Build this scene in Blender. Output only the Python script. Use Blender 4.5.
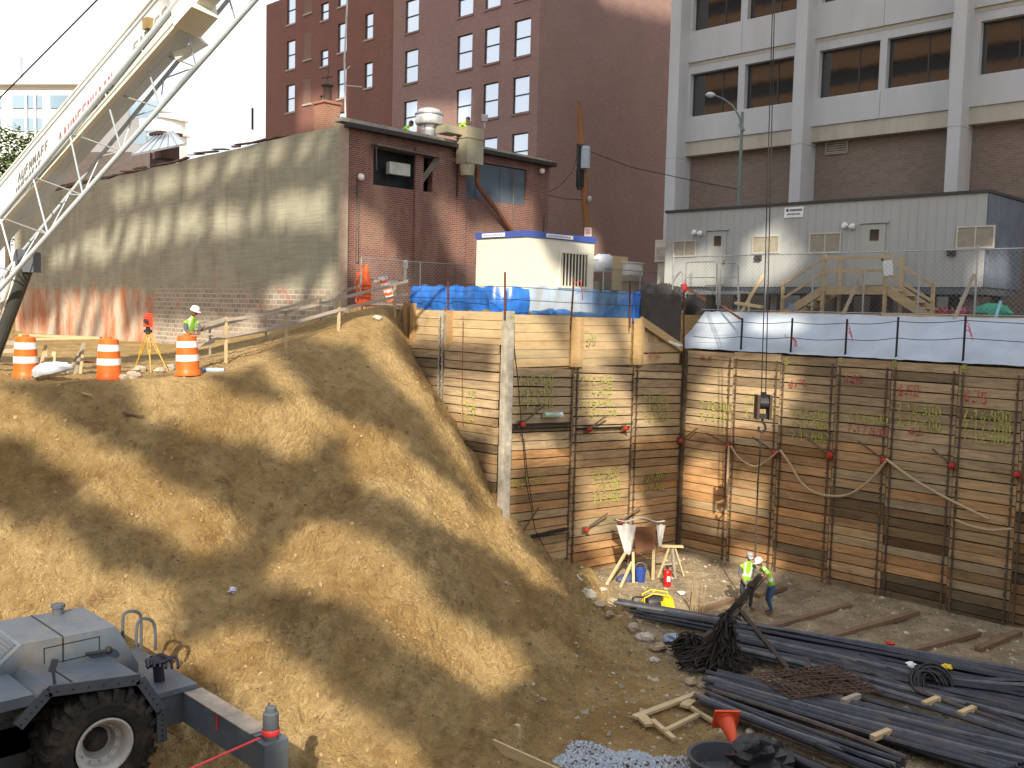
import bpy, math, random
import numpy as np
from mathutils import Vector, Matrix, Euler
for o in list(bpy.data.objects): bpy.data.objects.remove(o)
SC = bpy.context.scene
R = math.radians
# ------------------------------------------------------------------ camera
# the camera is the origin; +X runs to the right-hand vanishing point, +Y to the left-hand one
FPX = 980.0
PITCH, ROLL = 4.3, 0.025
F0 = Vector((1, 1, 0)).normalized(); R0 = Vector((1, -1, 0)).normalized(); Z0 = Vector((0, 0, 1))
CF = F0*math.cos(R(PITCH)) - Z0*math.sin(R(PITCH))
U0 = F0*math.sin(R(PITCH)) + Z0*math.cos(R(PITCH))
CR = R0*math.cos(ROLL) + U0*math.sin(ROLL)
CU = U0*math.cos(ROLL) - R0*math.sin(ROLL)
cd = bpy.data.cameras.new('camera'); cam = bpy.data.objects.new('camera', cd); SC.collection.objects.link(cam)
cam.matrix_world = Matrix(((CR.x, CU.x, -CF.x, 0), (CR.y, CU.y, -CF.y, 0), (CR.z, CU.z, -CF.z, 0), (0, 0, 0, 1)))
cd.sensor_width = 36; cd.lens = 36*FPX/1024; cd.clip_start = 0.1; cd.clip_end = 3000
SC.camera = cam
# ------------------------------------------------------------------ light
SUN_EL, SUN_AZ = 32.0, 2.0          # azimuth: degrees the sun stands to the left of straight behind the camera
a_ = math.atan2(-1, -1) - R(SUN_AZ)
SUND = Vector((math.cos(a_)*math.cos(R(SUN_EL)), math.sin(a_)*math.cos(R(SUN_EL)), math.sin(R(SUN_EL))))  # towards the sun
sl = bpy.data.lights.new('sun', 'SUN'); so = bpy.data.objects.new('sun', sl); SC.collection.objects.link(so)
so.rotation_euler = (-SUND).to_track_quat('-Z', 'Y').to_euler(); so.location = (0, 0, 60)
sl.energy = 5.0; sl.angle = R(0.5); sl.color = (1.0, 0.89, 0.71)
w = bpy.data.worlds.new('World'); SC.world = w; w.use_nodes = True
nt = w.node_tree; nt.nodes.clear()
sky = nt.nodes.new('ShaderNodeTexSky'); sky.sky_type = 'NISHITA'; sky.sun_disc = False
sky.sun_elevation = R(SUN_EL); sky.sun_rotation = math.atan2(SUND.x, SUND.y)
sky.air_density = 1.0; sky.dust_density = 2.0; sky.ozone_density = 1.0
tc = nt.nodes.new('ShaderNodeTexCoord'); nz = nt.nodes.new('ShaderNodeTexNoise'); nz.inputs['Scale'].default_value = 2.2
nz.inputs['Detail'].default_value = 6
rp = nt.nodes.new('ShaderNodeValToRGB'); rp.color_ramp.elements[0].position = 0.30; rp.color_ramp.elements[1].position = 0.62
rp.color_ramp.elements[0].color = (0.45,)*3+(1,); rp.color_ramp.elements[1].color = (0.95,)*3+(1,)
mx = nt.nodes.new('ShaderNodeMix'); mx.data_type = 'RGBA'
mx.inputs[7].default_value = (8.3, 8.5, 8.9, 1)     # thin bright cloud
bg = nt.nodes.new('ShaderNodeBackground'); bg.inputs[1].default_value = 0.11
wo = nt.nodes.new('ShaderNodeOutputWorld')
L = nt.links.new
L(tc.outputs['Generated'], nz.inputs['Vector']); L(nz.outputs['Fac'], rp.inputs['Fac']); L(rp.outputs['Color'], mx.inputs[0])
L(sky.outputs['Color'], mx.inputs[6]); L(mx.outputs[2], bg.inputs[0]); L(bg.outputs[0], wo.inputs[0])
SC.view_settings.view_transform = 'Standard'; SC.view_settings.look = 'None'
SC.view_settings.exposure = 0.64; SC.view_settings.gamma = 1
SC.render.engine = 'CYCLES'
SC.cycles.max_bounces = 6; SC.cycles.diffuse_bounces = 4

# ------------------------------------------------------------------ helpers
def ray(px, py):
    return CF + CR*((px-512)/FPX) - CU*((py-384)/FPX)
def P(px, py, d):
    """point seen at pixel px,py whose forward (level) distance is d metres"""
    r = ray(px, py); return r*(d/r.dot(F0))
def PX(px, py, X): r = ray(px, py); return r*(X/r.x)
def PY(px, py, Y): r = ray(px, py); return r*(Y/r.y)
def PZ(px, py, Z): r = ray(px, py); return r*(Z/r.z)
rnd = random.Random(7)
MATS = {}
def V(*a): return Vector(a)

class MB:
    def __init__(s): s.v = []; s.f = []; s.c = []; s.mi = []; s.col = (1, 1, 1); s.m = 0
    def add(s, vs, fs):
        n = len(s.v); s.v += [tuple(v) for v in vs]
        for f in fs: s.f.append(tuple(n+i for i in f)); s.c.append(s.col); s.mi.append(s.m)
    def box(s, lo, hi):
        x0, y0, z0 = lo; x1, y1, z1 = hi
        s.add([(x0,y0,z0),(x1,y0,z0),(x1,y1,z0),(x0,y1,z0),(x0,y0,z1),(x1,y0,z1),(x1,y1,z1),(x0,y1,z1)],
              [(0,3,2,1),(4,5,6,7),(0,1,5,4),(1,2,6,5),(2,3,7,6),(3,0,4,7)])
    def obox(s, c, ax, ay, az):
        """box from centre and three half-axis vectors"""
        c = Vector(c); vs = []
        for k in (-1, 1):
            for i, j in ((-1,-1),(1,-1),(1,1),(-1,1)): vs.append(c+ax*i+ay*j+az*k)
        s.add(vs, [(0,3,2,1),(4,5,6,7),(0,1,5,4),(1,2,6,5),(2,3,7,6),(3,0,4,7)])
    def bar(s, a, b, w, h, up=None):
        """rectangular bar a->b; w wide sideways, h along up"""
        a = Vector(a); b = Vector(b); d = b-a; l = d.length
        if l < 1e-6: return
        d /= l; up = Vector(up) if up is not None else (Z0 if abs(d.z) < .95 else Vector((1, 0, 0)))
        sd = d.cross(up).normalized(); u = sd.cross(d).normalized()
        s.obox((a+b)/2, d*(l/2), sd*(w/2), u*(h/2))
    def tube(s, pts, r, n=8, closed=False, caps=True):
        pts = [Vector(p) for p in pts]; m = len(pts)
        rs = r if isinstance(r, (list, tuple)) else [r]*m
        prev = None; vs = []; fs = []
        for i, p in enumerate(pts):
            if closed: t = pts[(i+1) % m]-pts[i-1]
            else: t = pts[min(i+1, m-1)]-pts[max(i-1, 0)]
            t.normalize()
            if prev is None:
                u = t.cross(Z0 if abs(t.z) < .9 else Vector((1, 0, 0))).normalized()
            else: u = (prev - t*prev.dot(t)).normalized()
            prev = u; v = t.cross(u)
            for k in range(n):
                a = 2*math.pi*k/n; vs.append(p+(u*math.cos(a)+v*math.sin(a))*rs[i])
        for i in range(m if closed else m-1):
            for k in range(n):
                a = i*n+k; b = i*n+(k+1) % n; c = ((i+1) % m)*n+(k+1) % n; e = ((i+1) % m)*n+k
                fs.append((a, b, c, e))
        if caps and not closed:
            fs.append(tuple(range(n))[::-1]); fs.append(tuple((m-1)*n+k for k in range(n)))
        s.add(vs, fs)
    def lathe(s, prof, base, axis=Z0, n=24):
        """profile [(r, t)] turned about axis from base"""
        axis = Vector(axis).normalized(); base = Vector(base)
        u = axis.cross(Z0 if abs(axis.z) < .9 else Vector((1, 0, 0))).normalized(); v = axis.cross(u)
        vs = []; fs = []
        for r, t in prof:
            for k in range(n):
                a = 2*math.pi*k/n; vs.append(base+axis*t+(u*math.cos(a)+v*math.sin(a))*r)
        for i in range(len(prof)-1):
            for k in range(n):
                fs.append((i*n+k, i*n+(k+1) % n, (i+1)*n+(k+1) % n, (i+1)*n+k))
        s.add(vs, fs)
    def prism(s, poly, off):
        """poly: list of 3-D points of a flat outline; off: vector to the other face"""
        n = len(poly); off = Vector(off); a = [Vector(p) for p in poly]; b = [p+off for p in a]
        fs = [tuple(range(n))[::-1], tuple(range(n, 2*n))]
        for i in range(n): j = (i+1) % n; fs.append((i, j, n+j, n+i))
        s.add(a+b, fs)
    def ball(s, c, r, n=10, m=7, sq=(1, 1, 1), rn=0, rg=None):
        c = Vector(c); vs = []; fs = []
        for i in range(m+1):
            th = math.pi*i/m
            for k in range(n):
                ph = 2*math.pi*k/n; q = 1+(rg.uniform(-rn, rn) if rg else 0)
                if i in (0, m): q = 1
                vs.append(c+Vector((math.sin(th)*math.cos(ph)*r*sq[0]*q, math.sin(th)*math.sin(ph)*r*sq[1]*q, math.cos(th)*r*sq[2]*q)))
        for i in range(m):
            for k in range(n): fs.append((i*n+k, (i+1)*n+k, (i+1)*n+(k+1) % n, i*n+(k+1) % n))
        s.add(vs, fs)
    def empty(s): return not s.v

def worldpos(o):
    p = Vector(o.location)
    while o.parent: o = o.parent; p += Vector(o.location)
    return p
def obj(name, m, mat, parent=None, smooth=False, base=None):
    """link the collected geometry (world coordinates) as ONE mesh object"""
    v = np.array([tuple(x) for x in m.v], dtype=float)
    if parent is not None: org = worldpos(parent)
    elif base is not None: org = Vector(base)
    else:
        lo = v.min(0); hi = v.max(0); org = Vector(((lo[0]+hi[0])/2, (lo[1]+hi[1])/2, lo[2]))
    v -= np.array(org)
    me = bpy.data.meshes.new(name); me.from_pydata(v.tolist(), [], m.f)
    mats = mat if isinstance(mat, (list, tuple)) else [mat]
    for q in mats: me.materials.append(q)
    if len(mats) > 1: me.polygons.foreach_set('material_index', m.mi)
    if any(c != (1, 1, 1) for c in m.c):
        ca = me.color_attributes.new('tone', 'FLOAT_COLOR', 'CORNER'); arr = []
        for f, c in zip(m.f, m.c): arr += [c[0], c[1], c[2], 1.0]*len(f)
        ca.data.foreach_set('color', arr)
    if smooth:
        me.polygons.foreach_set('use_smooth', [True]*len(me.polygons))
        try: me.set_sharp_from_angle(angle=R(40))
        except Exception: pass
    me.update()
    o = bpy.data.objects.new(name, me); SC.collection.objects.link(o)
    if parent is not None: o.parent = parent; o.location = (0, 0, 0)
    else: o.location = org
    return o
def thing(name, label, cat, loc, group=None):
    o = bpy.data.objects.new(name, None); SC.collection.objects.link(o); o.location = loc
    o.empty_display_size = .2; o['label'] = label; o['category'] = cat
    if group: o['group'] = group
    return o
def tag(o, label, cat, group=None, kind=None):
    o['label'] = label; o['category'] = cat
    if group: o['group'] = group
    if kind: o['kind'] = kind
    return o
def struct(o): o['kind'] = 'structure'; return o
def copy_thing(src, loc, label=None):
    c = src.copy(); SC.collection.objects.link(c); c.location = loc
    if label: c['label'] = label
    for ch in list(src.children):
        d = ch.copy(); SC.collection.objects.link(d); d.parent = c
        for g in list(ch.children):
            e = g.copy(); SC.collection.objects.link(e); e.parent = d
    return c

# ------------------------------------------------------------------ materials
def srgb(h):
    h = h.lstrip('#'); r = [int(h[i:i+2], 16)/255 for i in (0, 2, 4)]
    return tuple(((c/12.92) if c <= .04045 else ((c+.055)/1.055)**2.4) for c in r)
def nodes(name):
    m = bpy.data.materials.new(name); m.use_nodes = True; t = m.node_tree
    b = t.nodes['Principled BSDF']; return m, t, b
def mixn(t, fac, a, b, mode='MIX'):
    n = t.nodes.new('ShaderNodeMix'); n.data_type = 'RGBA'; n.blend_type = mode
    for i, x in ((0, fac), (6, a), (7, b)):
        if isinstance(x, bpy.types.NodeSocket): t.links.new(x, n.inputs[i])
        elif i == 0: n.inputs[0].default_value = x
        else: n.inputs[i].default_value = tuple(x[:3])+(1,)
    return n.outputs[2]
def ramp(t, s, p0, p1, c0=(0, 0, 0), c1=(1, 1, 1)):
    r = t.nodes.new('ShaderNodeValToRGB'); t.links.new(s, r.inputs[0])
    e = r.color_ramp.elements; e[0].position = p0; e[1].position = p1
    e[0].color = tuple(c0)+(1,); e[1].color = tuple(c1)+(1,); return r.outputs[0]
def noise(t, vec, sc, det=4, rough=.55, w=0):
    n = t.nodes.new('ShaderNodeTexNoise'); n.inputs['Scale'].default_value = sc; n.inputs['Detail'].default_value = det
    n.inputs['Roughness'].default_value = rough; t.links.new(vec, n.inputs['Vector']); return n.outputs['Fac']
def mapping(t, scale=(1, 1, 1), loc=(0, 0, 0)):
    g = t.nodes.new('ShaderNodeNewGeometry'); m = t.nodes.new('ShaderNodeMapping')
    m.inputs['Scale'].default_value = scale; m.inputs['Location'].default_value = loc
    t.links.new(g.outputs['Position'], m.inputs['Vector']); return m.outputs[0]
def bump(t, b, h, st, dist=.02):
    n = t.nodes.new('ShaderNodeBump'); n.inputs['Strength'].default_value = st; n.inputs['Distance'].default_value = dist
    t.links.new(h, n.inputs['Height']); t.links.new(n.outputs[0], b.inputs['Normal'])
def plain(name, col, rough=.6, var=.25, sc=3.0, metal=0, bmp=0, dirt=None, dirtamt=.4, tone=False, stretch=(1, 1, 1), spec=.4):
    """painted or raw surface with blotchy variation and optional dirt"""
    if name in MATS: return MATS[name]
    m, t, b = nodes(name); vec = mapping(t, stretch)
    n1 = noise(t, vec, sc, 5, .6)
    c = mixn(t, ramp(t, n1, .3, .75), [x*(1-var) for x in col], [min(1, x*(1+var*.7)) for x in col])
    if dirt:
        n2 = noise(t, vec, sc*.45, 7, .7)
        c = mixn(t, ramp(t, n2, .5, .72, (0, 0, 0), (dirtamt,)*3), c, dirt)
    if tone:
        a = t.nodes.new('ShaderNodeVertexColor'); a.layer_name = 'tone'; c = mixn(t, 1, c, a.outputs[0], 'MULTIPLY')
    t.links.new(c, b.inputs['Base Color']); b.inputs['Roughness'].default_value = rough; b.inputs['Metallic'].default_value = metal
    b.inputs['Specular IOR Level'].default_value = spec
    if bmp: bump(t, b, noise(t, vec, sc*8, 4), bmp)
    MATS[name] = m; return m
def brickm(name, c1, c2, mortar, bw=.21, bh=.075, ms=.012, stain=None, stainamt=.4):
    if name in MATS: return MATS[name]
    m, t, b = nodes(name)
    g = t.nodes.new('ShaderNodeNewGeometry'); sp = t.nodes.new('ShaderNodeSeparateXYZ'); t.links.new(g.outputs['Position'], sp.inputs[0])
    ad = t.nodes.new('ShaderNodeMath'); ad.operation = 'ADD'; t.links.new(sp.outputs[0], ad.inputs[0]); t.links.new(sp.outputs[1], ad.inputs[1])
    cb = t.nodes.new('ShaderNodeCombineXYZ'); t.links.new(ad.outputs[0], cb.inputs[0]); t.links.new(sp.outputs[2], cb.inputs[1])
    br = t.nodes.new('ShaderNodeTexBrick'); t.links.new(cb.outputs[0], br.inputs['Vector'])
    br.inputs['Scale'].default_value = 1; br.inputs['Brick Width'].default_value = bw; br.inputs['Row Height'].default_value = bh
    br.inputs['Mortar Size'].default_value = ms; br.inputs['Mortar Smooth'].default_value = .2; br.inputs['Bias'].default_value = 0
    br.inputs['Color1'].default_value = c1+(1,); br.inputs['Color2'].default_value = c2+(1,); br.inputs['Mortar'].default_value = mortar+(1,)
    c = br.outputs['Color']
    n = noise(t, mapping(t), .35, 6, .65)
    c = mixn(t, ramp(t, n, .35, .7, (0, 0, 0), (.35,)*3), c, [x*.55 for x in c1])
    if stain:
        n = noise(t, mapping(t, (1, 1, .3)), .6, 7, .7); c = mixn(t, ramp(t, n, .5, .65, (0, 0, 0), (stainamt,)*3), c, stain)
    t.links.new(c, b.inputs['Base Color']); b.inputs['Roughness'].default_value = .85
    bump(t, b, br.outputs['Fac'], -.4, .01)
    MATS[name] = m; return m
def glassm(name, col, rough=.05, spec=1.0):
    if name in MATS: return MATS[name]
    m, t, b = nodes(name); b.inputs['Base Color'].default_value = tuple(col)+(1,); b.inputs['Roughness'].default_value = rough
    b.inputs['Specular IOR Level'].default_value = spec; b.inputs['IOR'].default_value = 1.8
    bump(t, b, noise(t, mapping(t), .8, 2), .03, .05)
    MATS[name] = m; return m
def woodm(name, base, var=.35, tone=True, sc=1.0):
    """sawn timber with grain along the board (levels of Z), per-board tone from the mesh"""
    if name in MATS: return MATS[name]
    m, t, b = nodes(name)
    v = mapping(t, (1.2*sc, 1.2*sc, 14*sc)); n1 = noise(t, v, 1.5, 6, .65)
    v2 = mapping(t, (.5, .5, 1.1)); n2 = noise(t, v2, 1.2, 5, .7)
    c = mixn(t, ramp(t, n1, .3, .75), [x*(1-var) for x in base], [x*(1+var*.6) for x in base])
    c = mixn(t, ramp(t, n2, .52, .72, (0, 0, 0), (.5,)*3), c, [x*.4 for x in base])
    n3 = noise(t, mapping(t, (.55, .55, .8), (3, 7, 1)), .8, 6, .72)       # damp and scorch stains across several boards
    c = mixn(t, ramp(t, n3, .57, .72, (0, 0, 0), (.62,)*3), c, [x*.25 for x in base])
    if tone:
        a = t.nodes.new('ShaderNodeVertexColor'); a.layer_name = 'tone'; c = mixn(t, 1, c, a.outputs[0], 'MULTIPLY')
    t.links.new(c, b.inputs['Base Color']); b.inputs['Roughness'].default_value = .85; b.inputs['Specular IOR Level'].default_value = .25
    bump(t, b, n1, .35, .012)
    MATS[name] = m; return m
# ------------------------------------------------------------------ the ground: one height field with the pit cut into it
def fract(x, y, seed=0):
    h = np.sin(x*127.1+y*311.7+seed*74.7)*43758.5453
    return h-np.floor(h)
def vnoise(x, y, seed=0):
    xi = np.floor(x); yi = np.floor(y); fx = x-xi; fy = y-yi
    fx = fx*fx*(3-2*fx); fy = fy*fy*(3-2*fy)
    a = fract(xi, yi, seed); b = fract(xi+1, yi, seed); c = fract(xi, yi+1, seed); d = fract(xi+1, yi+1, seed)
    return (a*(1-fx)+b*fx)*(1-fy)+(c*(1-fx)+d*fx)*fy-.5
def fbm(x, y, oct=4, seed=0, ridged=False):
    s = 0; a = 1; 
    for k in range(oct):
        n = vnoise(x, y, seed+k); s = s+(a*(.5-2*np.abs(n)) if ridged else a*n)
        x, y = x*1.97*.8+y*1.97*.6, -x*1.97*.6+y*1.97*.8; a *= .52
    return s
FLOOR = -8.35
ctl = []
for t in [(0,380,23.3),(60,380,23.5),(120,380,23.6),(165,378,24.0),(205,376,24.3),(240,374,24.6),(285,380,25.0),(320,395,25.4),
          (20,360,31),(100,358,32),(170,352,33),(215,352,31),(262,350,28.8),(300,343,28.7),(335,331,29.2),(365,316,30.0),(385,306,30.8),
          (300,362,26.6),(350,352,27.8),(385,330,29.6),
          # steep cut below the left bench
          (0,470,21.4),(60,470,21.6),(120,470,21.9),(180,460,22.5),(240,450,23.2),(290,430,24.2),
          (0,560,19.9),(60,560,20.0),(120,560,20.3),(180,550,20.9),(235,545,21.4),
          (20,640,18.9),(120,640,18.9),(190,640,19.0),(225,600,20.0),
          # the gully
          (332,424,25.6),(300,490,23.9),(262,560,22.0),(232,620,20.3),(205,690,18.4),
          # crest and near flank of the spur
          (372,372,27.3),(395,400,27.2),(352,426,25.0),(400,462,25.2),(440,500,25.2),(490,545,25.0),(540,585,24.9),(590,625,24.6),(640,665,24.0),
          (400,520,22.7),(350,520,22.2),(330,580,20.2),(400,580,20.5),(460,600,21.2),(520,640,21.6),(585,682,21.0),
          (300,650,18.5),(380,650,18.8),(460,670,19.8),(545,700,19.5),(610,738,19.6),
          (270,720,17.2),(340,740,17.2),(420,745,17.5),(510,750,17.7),(640,705,21.9),(600,735,20.6),(565,762,19.3),(660,690,22.7)]:
    ctl.append(tuple(P(*t)))
for x, y in ((408,345),(416,360),(426,377),(435,397),(446,417),(456,436),(468,455),(480,474)): ctl.append(tuple(PX(x, y, 19.75)))
for x, y in ((508,522),(527,541),(545,560)): ctl.append(tuple(PY(x, y, 20.05)))
ctl += [(20.9,60,-2.1),(20.9,45,-2.0),(20.9,38,-1.7),(20.9,31,-.55),(12,50,-2.1),(0,40,-2.0),(-10,40,-2),(5,60,-2.1),(-12,60,-2.1),(-14,28,-1.9),
        (-6,13,-8.2),(0,14,-8.3),(4,9,-8.4),(8,8,-8.6),(14,6,-9.2),(20,8,-9.6),(24,14,-9.8),(26,18,-9.3),(22.5,18.5,-8.3),(19,12,-9.5),(28,19.3,-10),(25.5,19.6,-9.5),(28,4,-10),(14,-4,-10),(-6,4,-9),(27,27,0),(20.5,27,-.1)]
cap_pts = [P(*t) for t in [(-60,380,23.3),(0,380,23.3),(60,380,23.5),(120,380,23.6),(165,378,24.0),(205,376,24.3),(240,372,24.7),(285,366,25.6),
          (20,360,31),(100,358,32),(170,352,33),(215,352,31),(262,350,28.8),(300,343,28.7),(335,331,29.2),(365,316,30.0),(385,306,30.8),(405,304,31.3)]]
cap_pts = [tuple(p) for p in cap_pts]+[(20.9,60,-2.1),(20.9,45,-2.0),(20.9,38,-1.7),(20.9,31,-.55),(12,50,-2.1),(0,40,-2.0),(-10,40,-2),(5,60,-2.1),(-12,60,-2.1),(-14,28,-1.9),(20.5,27,-.1),(20.5,24.5,-.1),(19,21,0.1),(27,27,0),(0,0,-1.6),(20,0,-1)]
for t in [(0,340,25.2),(100,340,25.4),(200,335,26.2),(270,325,27.6),(330,300,29.5),(395,285,32.5)]: ctl.append(tuple(P(*t)))
ctl = np.array([c for c in ctl if not (c[2] > -2.15 and c[2] < -1.2 and (c[0]+c[1])*.7071 > 27) and not (c[0] in (20.9, 12, 0, -10, 5, -12) and c[2] > -2.2)])
cap_pts = np.array(cap_pts)

def tps_fit(c, lam=.02):
    n = len(c); d = np.hypot(c[:, None, 0]-c[None, :, 0], c[:, None, 1]-c[None, :, 1])
    K = np.where(d > 0, d*d*np.log(d+1e-9), 0)+lam*np.eye(n)*n*.2; Pm = np.c_[np.ones(n), c[:, :2]]
    A = np.zeros((n+3, n+3)); A[:n, :n] = K; A[:n, n:] = Pm; A[n:, :n] = Pm.T
    return np.linalg.solve(A, np.r_[c[:, 2], 0, 0, 0])
TW = tps_fit(ctl); CW = tps_fit(cap_pts)
def tps(x, y, TW=None, ctl=None):
    out = TW[-3]+TW[-2]*x+TW[-1]*y
    for (cx, cy, _), wt in zip(ctl, TW[:-3]):
        d2 = (x-cx)**2+(y-cy)**2+1e-9; out = out+wt*.5*d2*np.log(d2)
    return out
def upper(x, y):
    """street level outside the pit"""
    z = np.where(x > 28.7, np.clip(-1.62+(x-28.85)*.80, -1.62, 0.0), 0.0)
    z = np.where((y > 20.2) & (x < 28.8), np.clip(-.45+(y-20.3)*.6, -.45, 0.0), z)
    return z
def height(x, y, detail=True):
    x = np.asarray(x, float); y = np.asarray(y, float)
    xc = np.clip(x, -14, 28); yc = np.clip(y, -4, 60)
    h1 = tps(xc, yc, TW, ctl); h2 = tps(xc, yc, CW, cap_pts)
    if detail: h1 = h1+.35*fbm(x*.7, y*.7, 2, 77)
    k = .30; e = np.clip(.5+.5*(h2-h1)/k, 0, 1); h = h2*(1-e)+h1*e-k*e*(1-e)
    if detail:
        sl = np.clip((-h-1.9)/1.2, 0, 1)                # rough on the cut and the pile, smooth on the bench
        h = h+(.04+.28*sl)*fbm(x*.75, y*.75, 3, 3, True)+(.04+.20*sl)*fbm(x*2.1, y*2.1, 4, 11)
        patch = np.clip(.5+1.6*fbm(x*.5, y*.5, 3, 41), 0, 1)          # crumbled patches between smoother slipped ones
        h = h+(.015+.17*sl*patch)*fbm(x*4.2, y*4.2, 3, 23, True)+(.01+.08*sl*(.4+patch))*fbm(x*8.5, y*8.5, 3, 29)
        cn_ = fbm(x*.9+.4*fbm(x*2, y*2, 2, 3), y*.9, 3, 55); h = h-.13*sl*np.exp(-np.abs(cn_)/.035)*np.clip(.5+2*fbm(x*.35, y*.35, 2, 66), 0, 1)   # cracks
        u = (x-y)*.7071; dd = (x+y)*.7071                # bucket and slip marks running down the cut
        h = h+.10*sl*fbm(u*1.5+.3*fbm(x, y, 2, 9), dd*.28, 3, 31, True)+.035*sl*fbm(u*5.0, dd*.8, 2, 37, True)
    f = FLOOR+(.09*fbm(x*.6, y*.6, 4, 5)+.05*fbm(x*3.1, y*3.1, 3, 8) if detail else 0)
    # smooth union of the floor with the banks
    k = .35; e = np.clip(.5+.5*(h-f)/k, 0, 1); h = f*(1-e)+h*e+k*e*(1-e)
    d = (x+y)*.7071
    h = np.where(d < 2.6, np.maximum(h, -1.72+0*h), h)
    out = ((x > 28.78) | ((y > 20.22) & (x > 19.95) & ((y < 26) | (x > 21.05))))
    past = (x > 19.95) & (x < 28.78) & (y > 24.9) & False
    h = np.where(out, upper(x, y), h)
    far = (x > 19.95) & (y > 30)
    return h
def axis(segs):
    a = []
    for lo, hi, st in segs: a += list(np.arange(lo, hi-1e-9, st))
    return np.array(a+[segs[-1][1]])
ax_ = axis([(-900,-100,100),(-100,-20,10),(-20,-12,1),(-12,2,.4),(2,6,.12),(6,22.4,.06),(22.4,28.7,.12),(28.7,28.9,.05),(28.9,31,.35),(31,60,3),(60,100,10),(100,900,100)])
ay_ = axis([(-900,-100,100),(-100,-20,10),(-20,0,1),(0,6,.4),(6,26,.06),(26,30,.12),(30,60,.5),(60,100,5),(100,900,100)])
GX, GY = np.meshgrid(ax_, ay_, indexing='ij'); GZ = height(GX, GY)
def build_ground():
    nx, ny = GX.shape
    v = np.stack([GX, GY, GZ], -1).reshape(-1, 3)
    i, j = np.meshgrid(np.arange(nx-1), np.arange(ny-1), indexing='ij'); a = (i*ny+j).ravel()
    f = np.stack([a, a+ny, a+ny+1, a+1], -1)
    me = bpy.data.meshes.new('ground'); me.vertices.add(len(v)); me.vertices.foreach_set('co', v.ravel())
    me.loops.add(f.size); me.loops.foreach_set('vertex_index', f.ravel()); me.polygons.add(len(f))
    me.polygons.foreach_set('loop_start', np.arange(0, f.size, 4)); me.polygons.foreach_set('loop_total', np.full(len(f), 4))
    me.polygons.foreach_set('use_smooth', [True]*len(f)); me.update(calc_edges=True); me.validate()
    o = bpy.data.objects.new('ground', me); SC.collection.objects.link(o); struct(o); return o
def hz(x, y): return float(height(np.array([x]), np.array([y]))[0])
def dirtmat():
    m, t, b = nodes('dirt')
    v = mapping(t); n1 = noise(t, v, .45, 6, .65); n2 = noise(t, v, 3.2, 6, .7); n3 = noise(t, v, 22, 4, .7)
    c = mixn(t, ramp(t, n1, .35, .65), (.48, .305, .115), (.77, .55, .26))
    c = mixn(t, ramp(t, n2, .42, .75, (0, 0, 0), (.6,)*3), c, (.22, .12, .05))
    n4 = noise(t, mapping(t, (1, 1, 1), (9, 4, 2)), 1.1, 7, .75)
    c = mixn(t, ramp(t, n4, .56, .70, (0, 0, 0), (.6,)*3), c, (.21, .105, .042))          # orange clay
    c = mixn(t, ramp(t, n3, .55, .80, (0, 0, 0), (.55,)*3), c, (.52, .43, .30))
    # the trodden floor is greyer and paler, by height
    g = t.nodes.new('ShaderNodeNewGeometry'); s = t.nodes.new('ShaderNodeSeparateXYZ'); t.links.new(g.outputs['Position'], s.inputs[0])
    mr = t.nodes.new('ShaderNodeMapRange'); mr.inputs[1].default_value = -8.0; mr.inputs[2].default_value = -8.25
    t.links.new(s.outputs[2], mr.inputs[0])
    fl = mixn(t, ramp(t, noise(t, v, 1.3, 7, .7), .4, .62), (.42, .32, .20), (.70, .56, .37))
    fl = mixn(t, ramp(t, noise(t, v, .5, 5, .6), .5, .66, (0, 0, 0), (.35,)*3), fl, (.29, .26, .22))
    # the paler floor lies only on the right of the toe of the pile
    l1 = t.nodes.new('ShaderNodeMath'); l1.operation = 'MULTIPLY_ADD'; t.links.new(s.outputs[1], l1.inputs[0]); l1.inputs[1].default_value = -.697; t.links.new(s.outputs[0], l1.inputs[2])
    l2 = t.nodes.new('ShaderNodeMath'); l2.operation = 'MULTIPLY_ADD'; t.links.new(n1, l2.inputs[0]); l2.inputs[1].default_value = 2.0; t.links.new(l1.outputs[0], l2.inputs[2])
    l3 = t.nodes.new('ShaderNodeMapRange'); l3.inputs[1].default_value = 10.0; l3.inputs[2].default_value = 11.0; t.links.new(l2.outputs[0], l3.inputs[0])
    l4 = t.nodes.new('ShaderNodeMath'); l4.operation = 'MULTIPLY'; t.links.new(l3.outputs[0], l4.inputs[0]); t.links.new(mr.outputs[0], l4.inputs[1])
    c = mixn(t, l4.outputs[0], c, fl)
    t.links.new(c, b.inputs['Base Color']); b.inputs['Roughness'].default_value = .95; b.inputs['Specular IOR Level'].default_value = .15
    ad = t.nodes.new('ShaderNodeMath'); ad.operation = 'ADD'; t.links.new(n2, ad.inputs[0]); t.links.new(n3, ad.inputs[1])
    vo = t.nodes.new('ShaderNodeTexVoronoi'); vo.inputs['Scale'].default_value = 9; vo.inputs['Randomness'].default_value = 1; t.links.new(v, vo.inputs['Vector'])
    n6 = noise(t, v, 60, 3, .7); m1 = t.nodes.new('ShaderNodeMath'); m1.operation = 'MULTIPLY_ADD'; t.links.new(vo.outputs['Distance'], m1.inputs[0]); m1.inputs[1].default_value = -.55; t.links.new(ad.outputs[0], m1.inputs[2])
    m2 = t.nodes.new('ShaderNodeMath'); m2.operation = 'MULTIPLY_ADD'; t.links.new(n6, m2.inputs[0]); m2.inputs[1].default_value = .35; t.links.new(m1.outputs[0], m2.inputs[2])
    bump(t, b, m2.outputs[0], 1.0, .22)
    return m
ground = build_ground(); DIRT = dirtmat(); ground.data.materials.append(DIRT)
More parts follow.
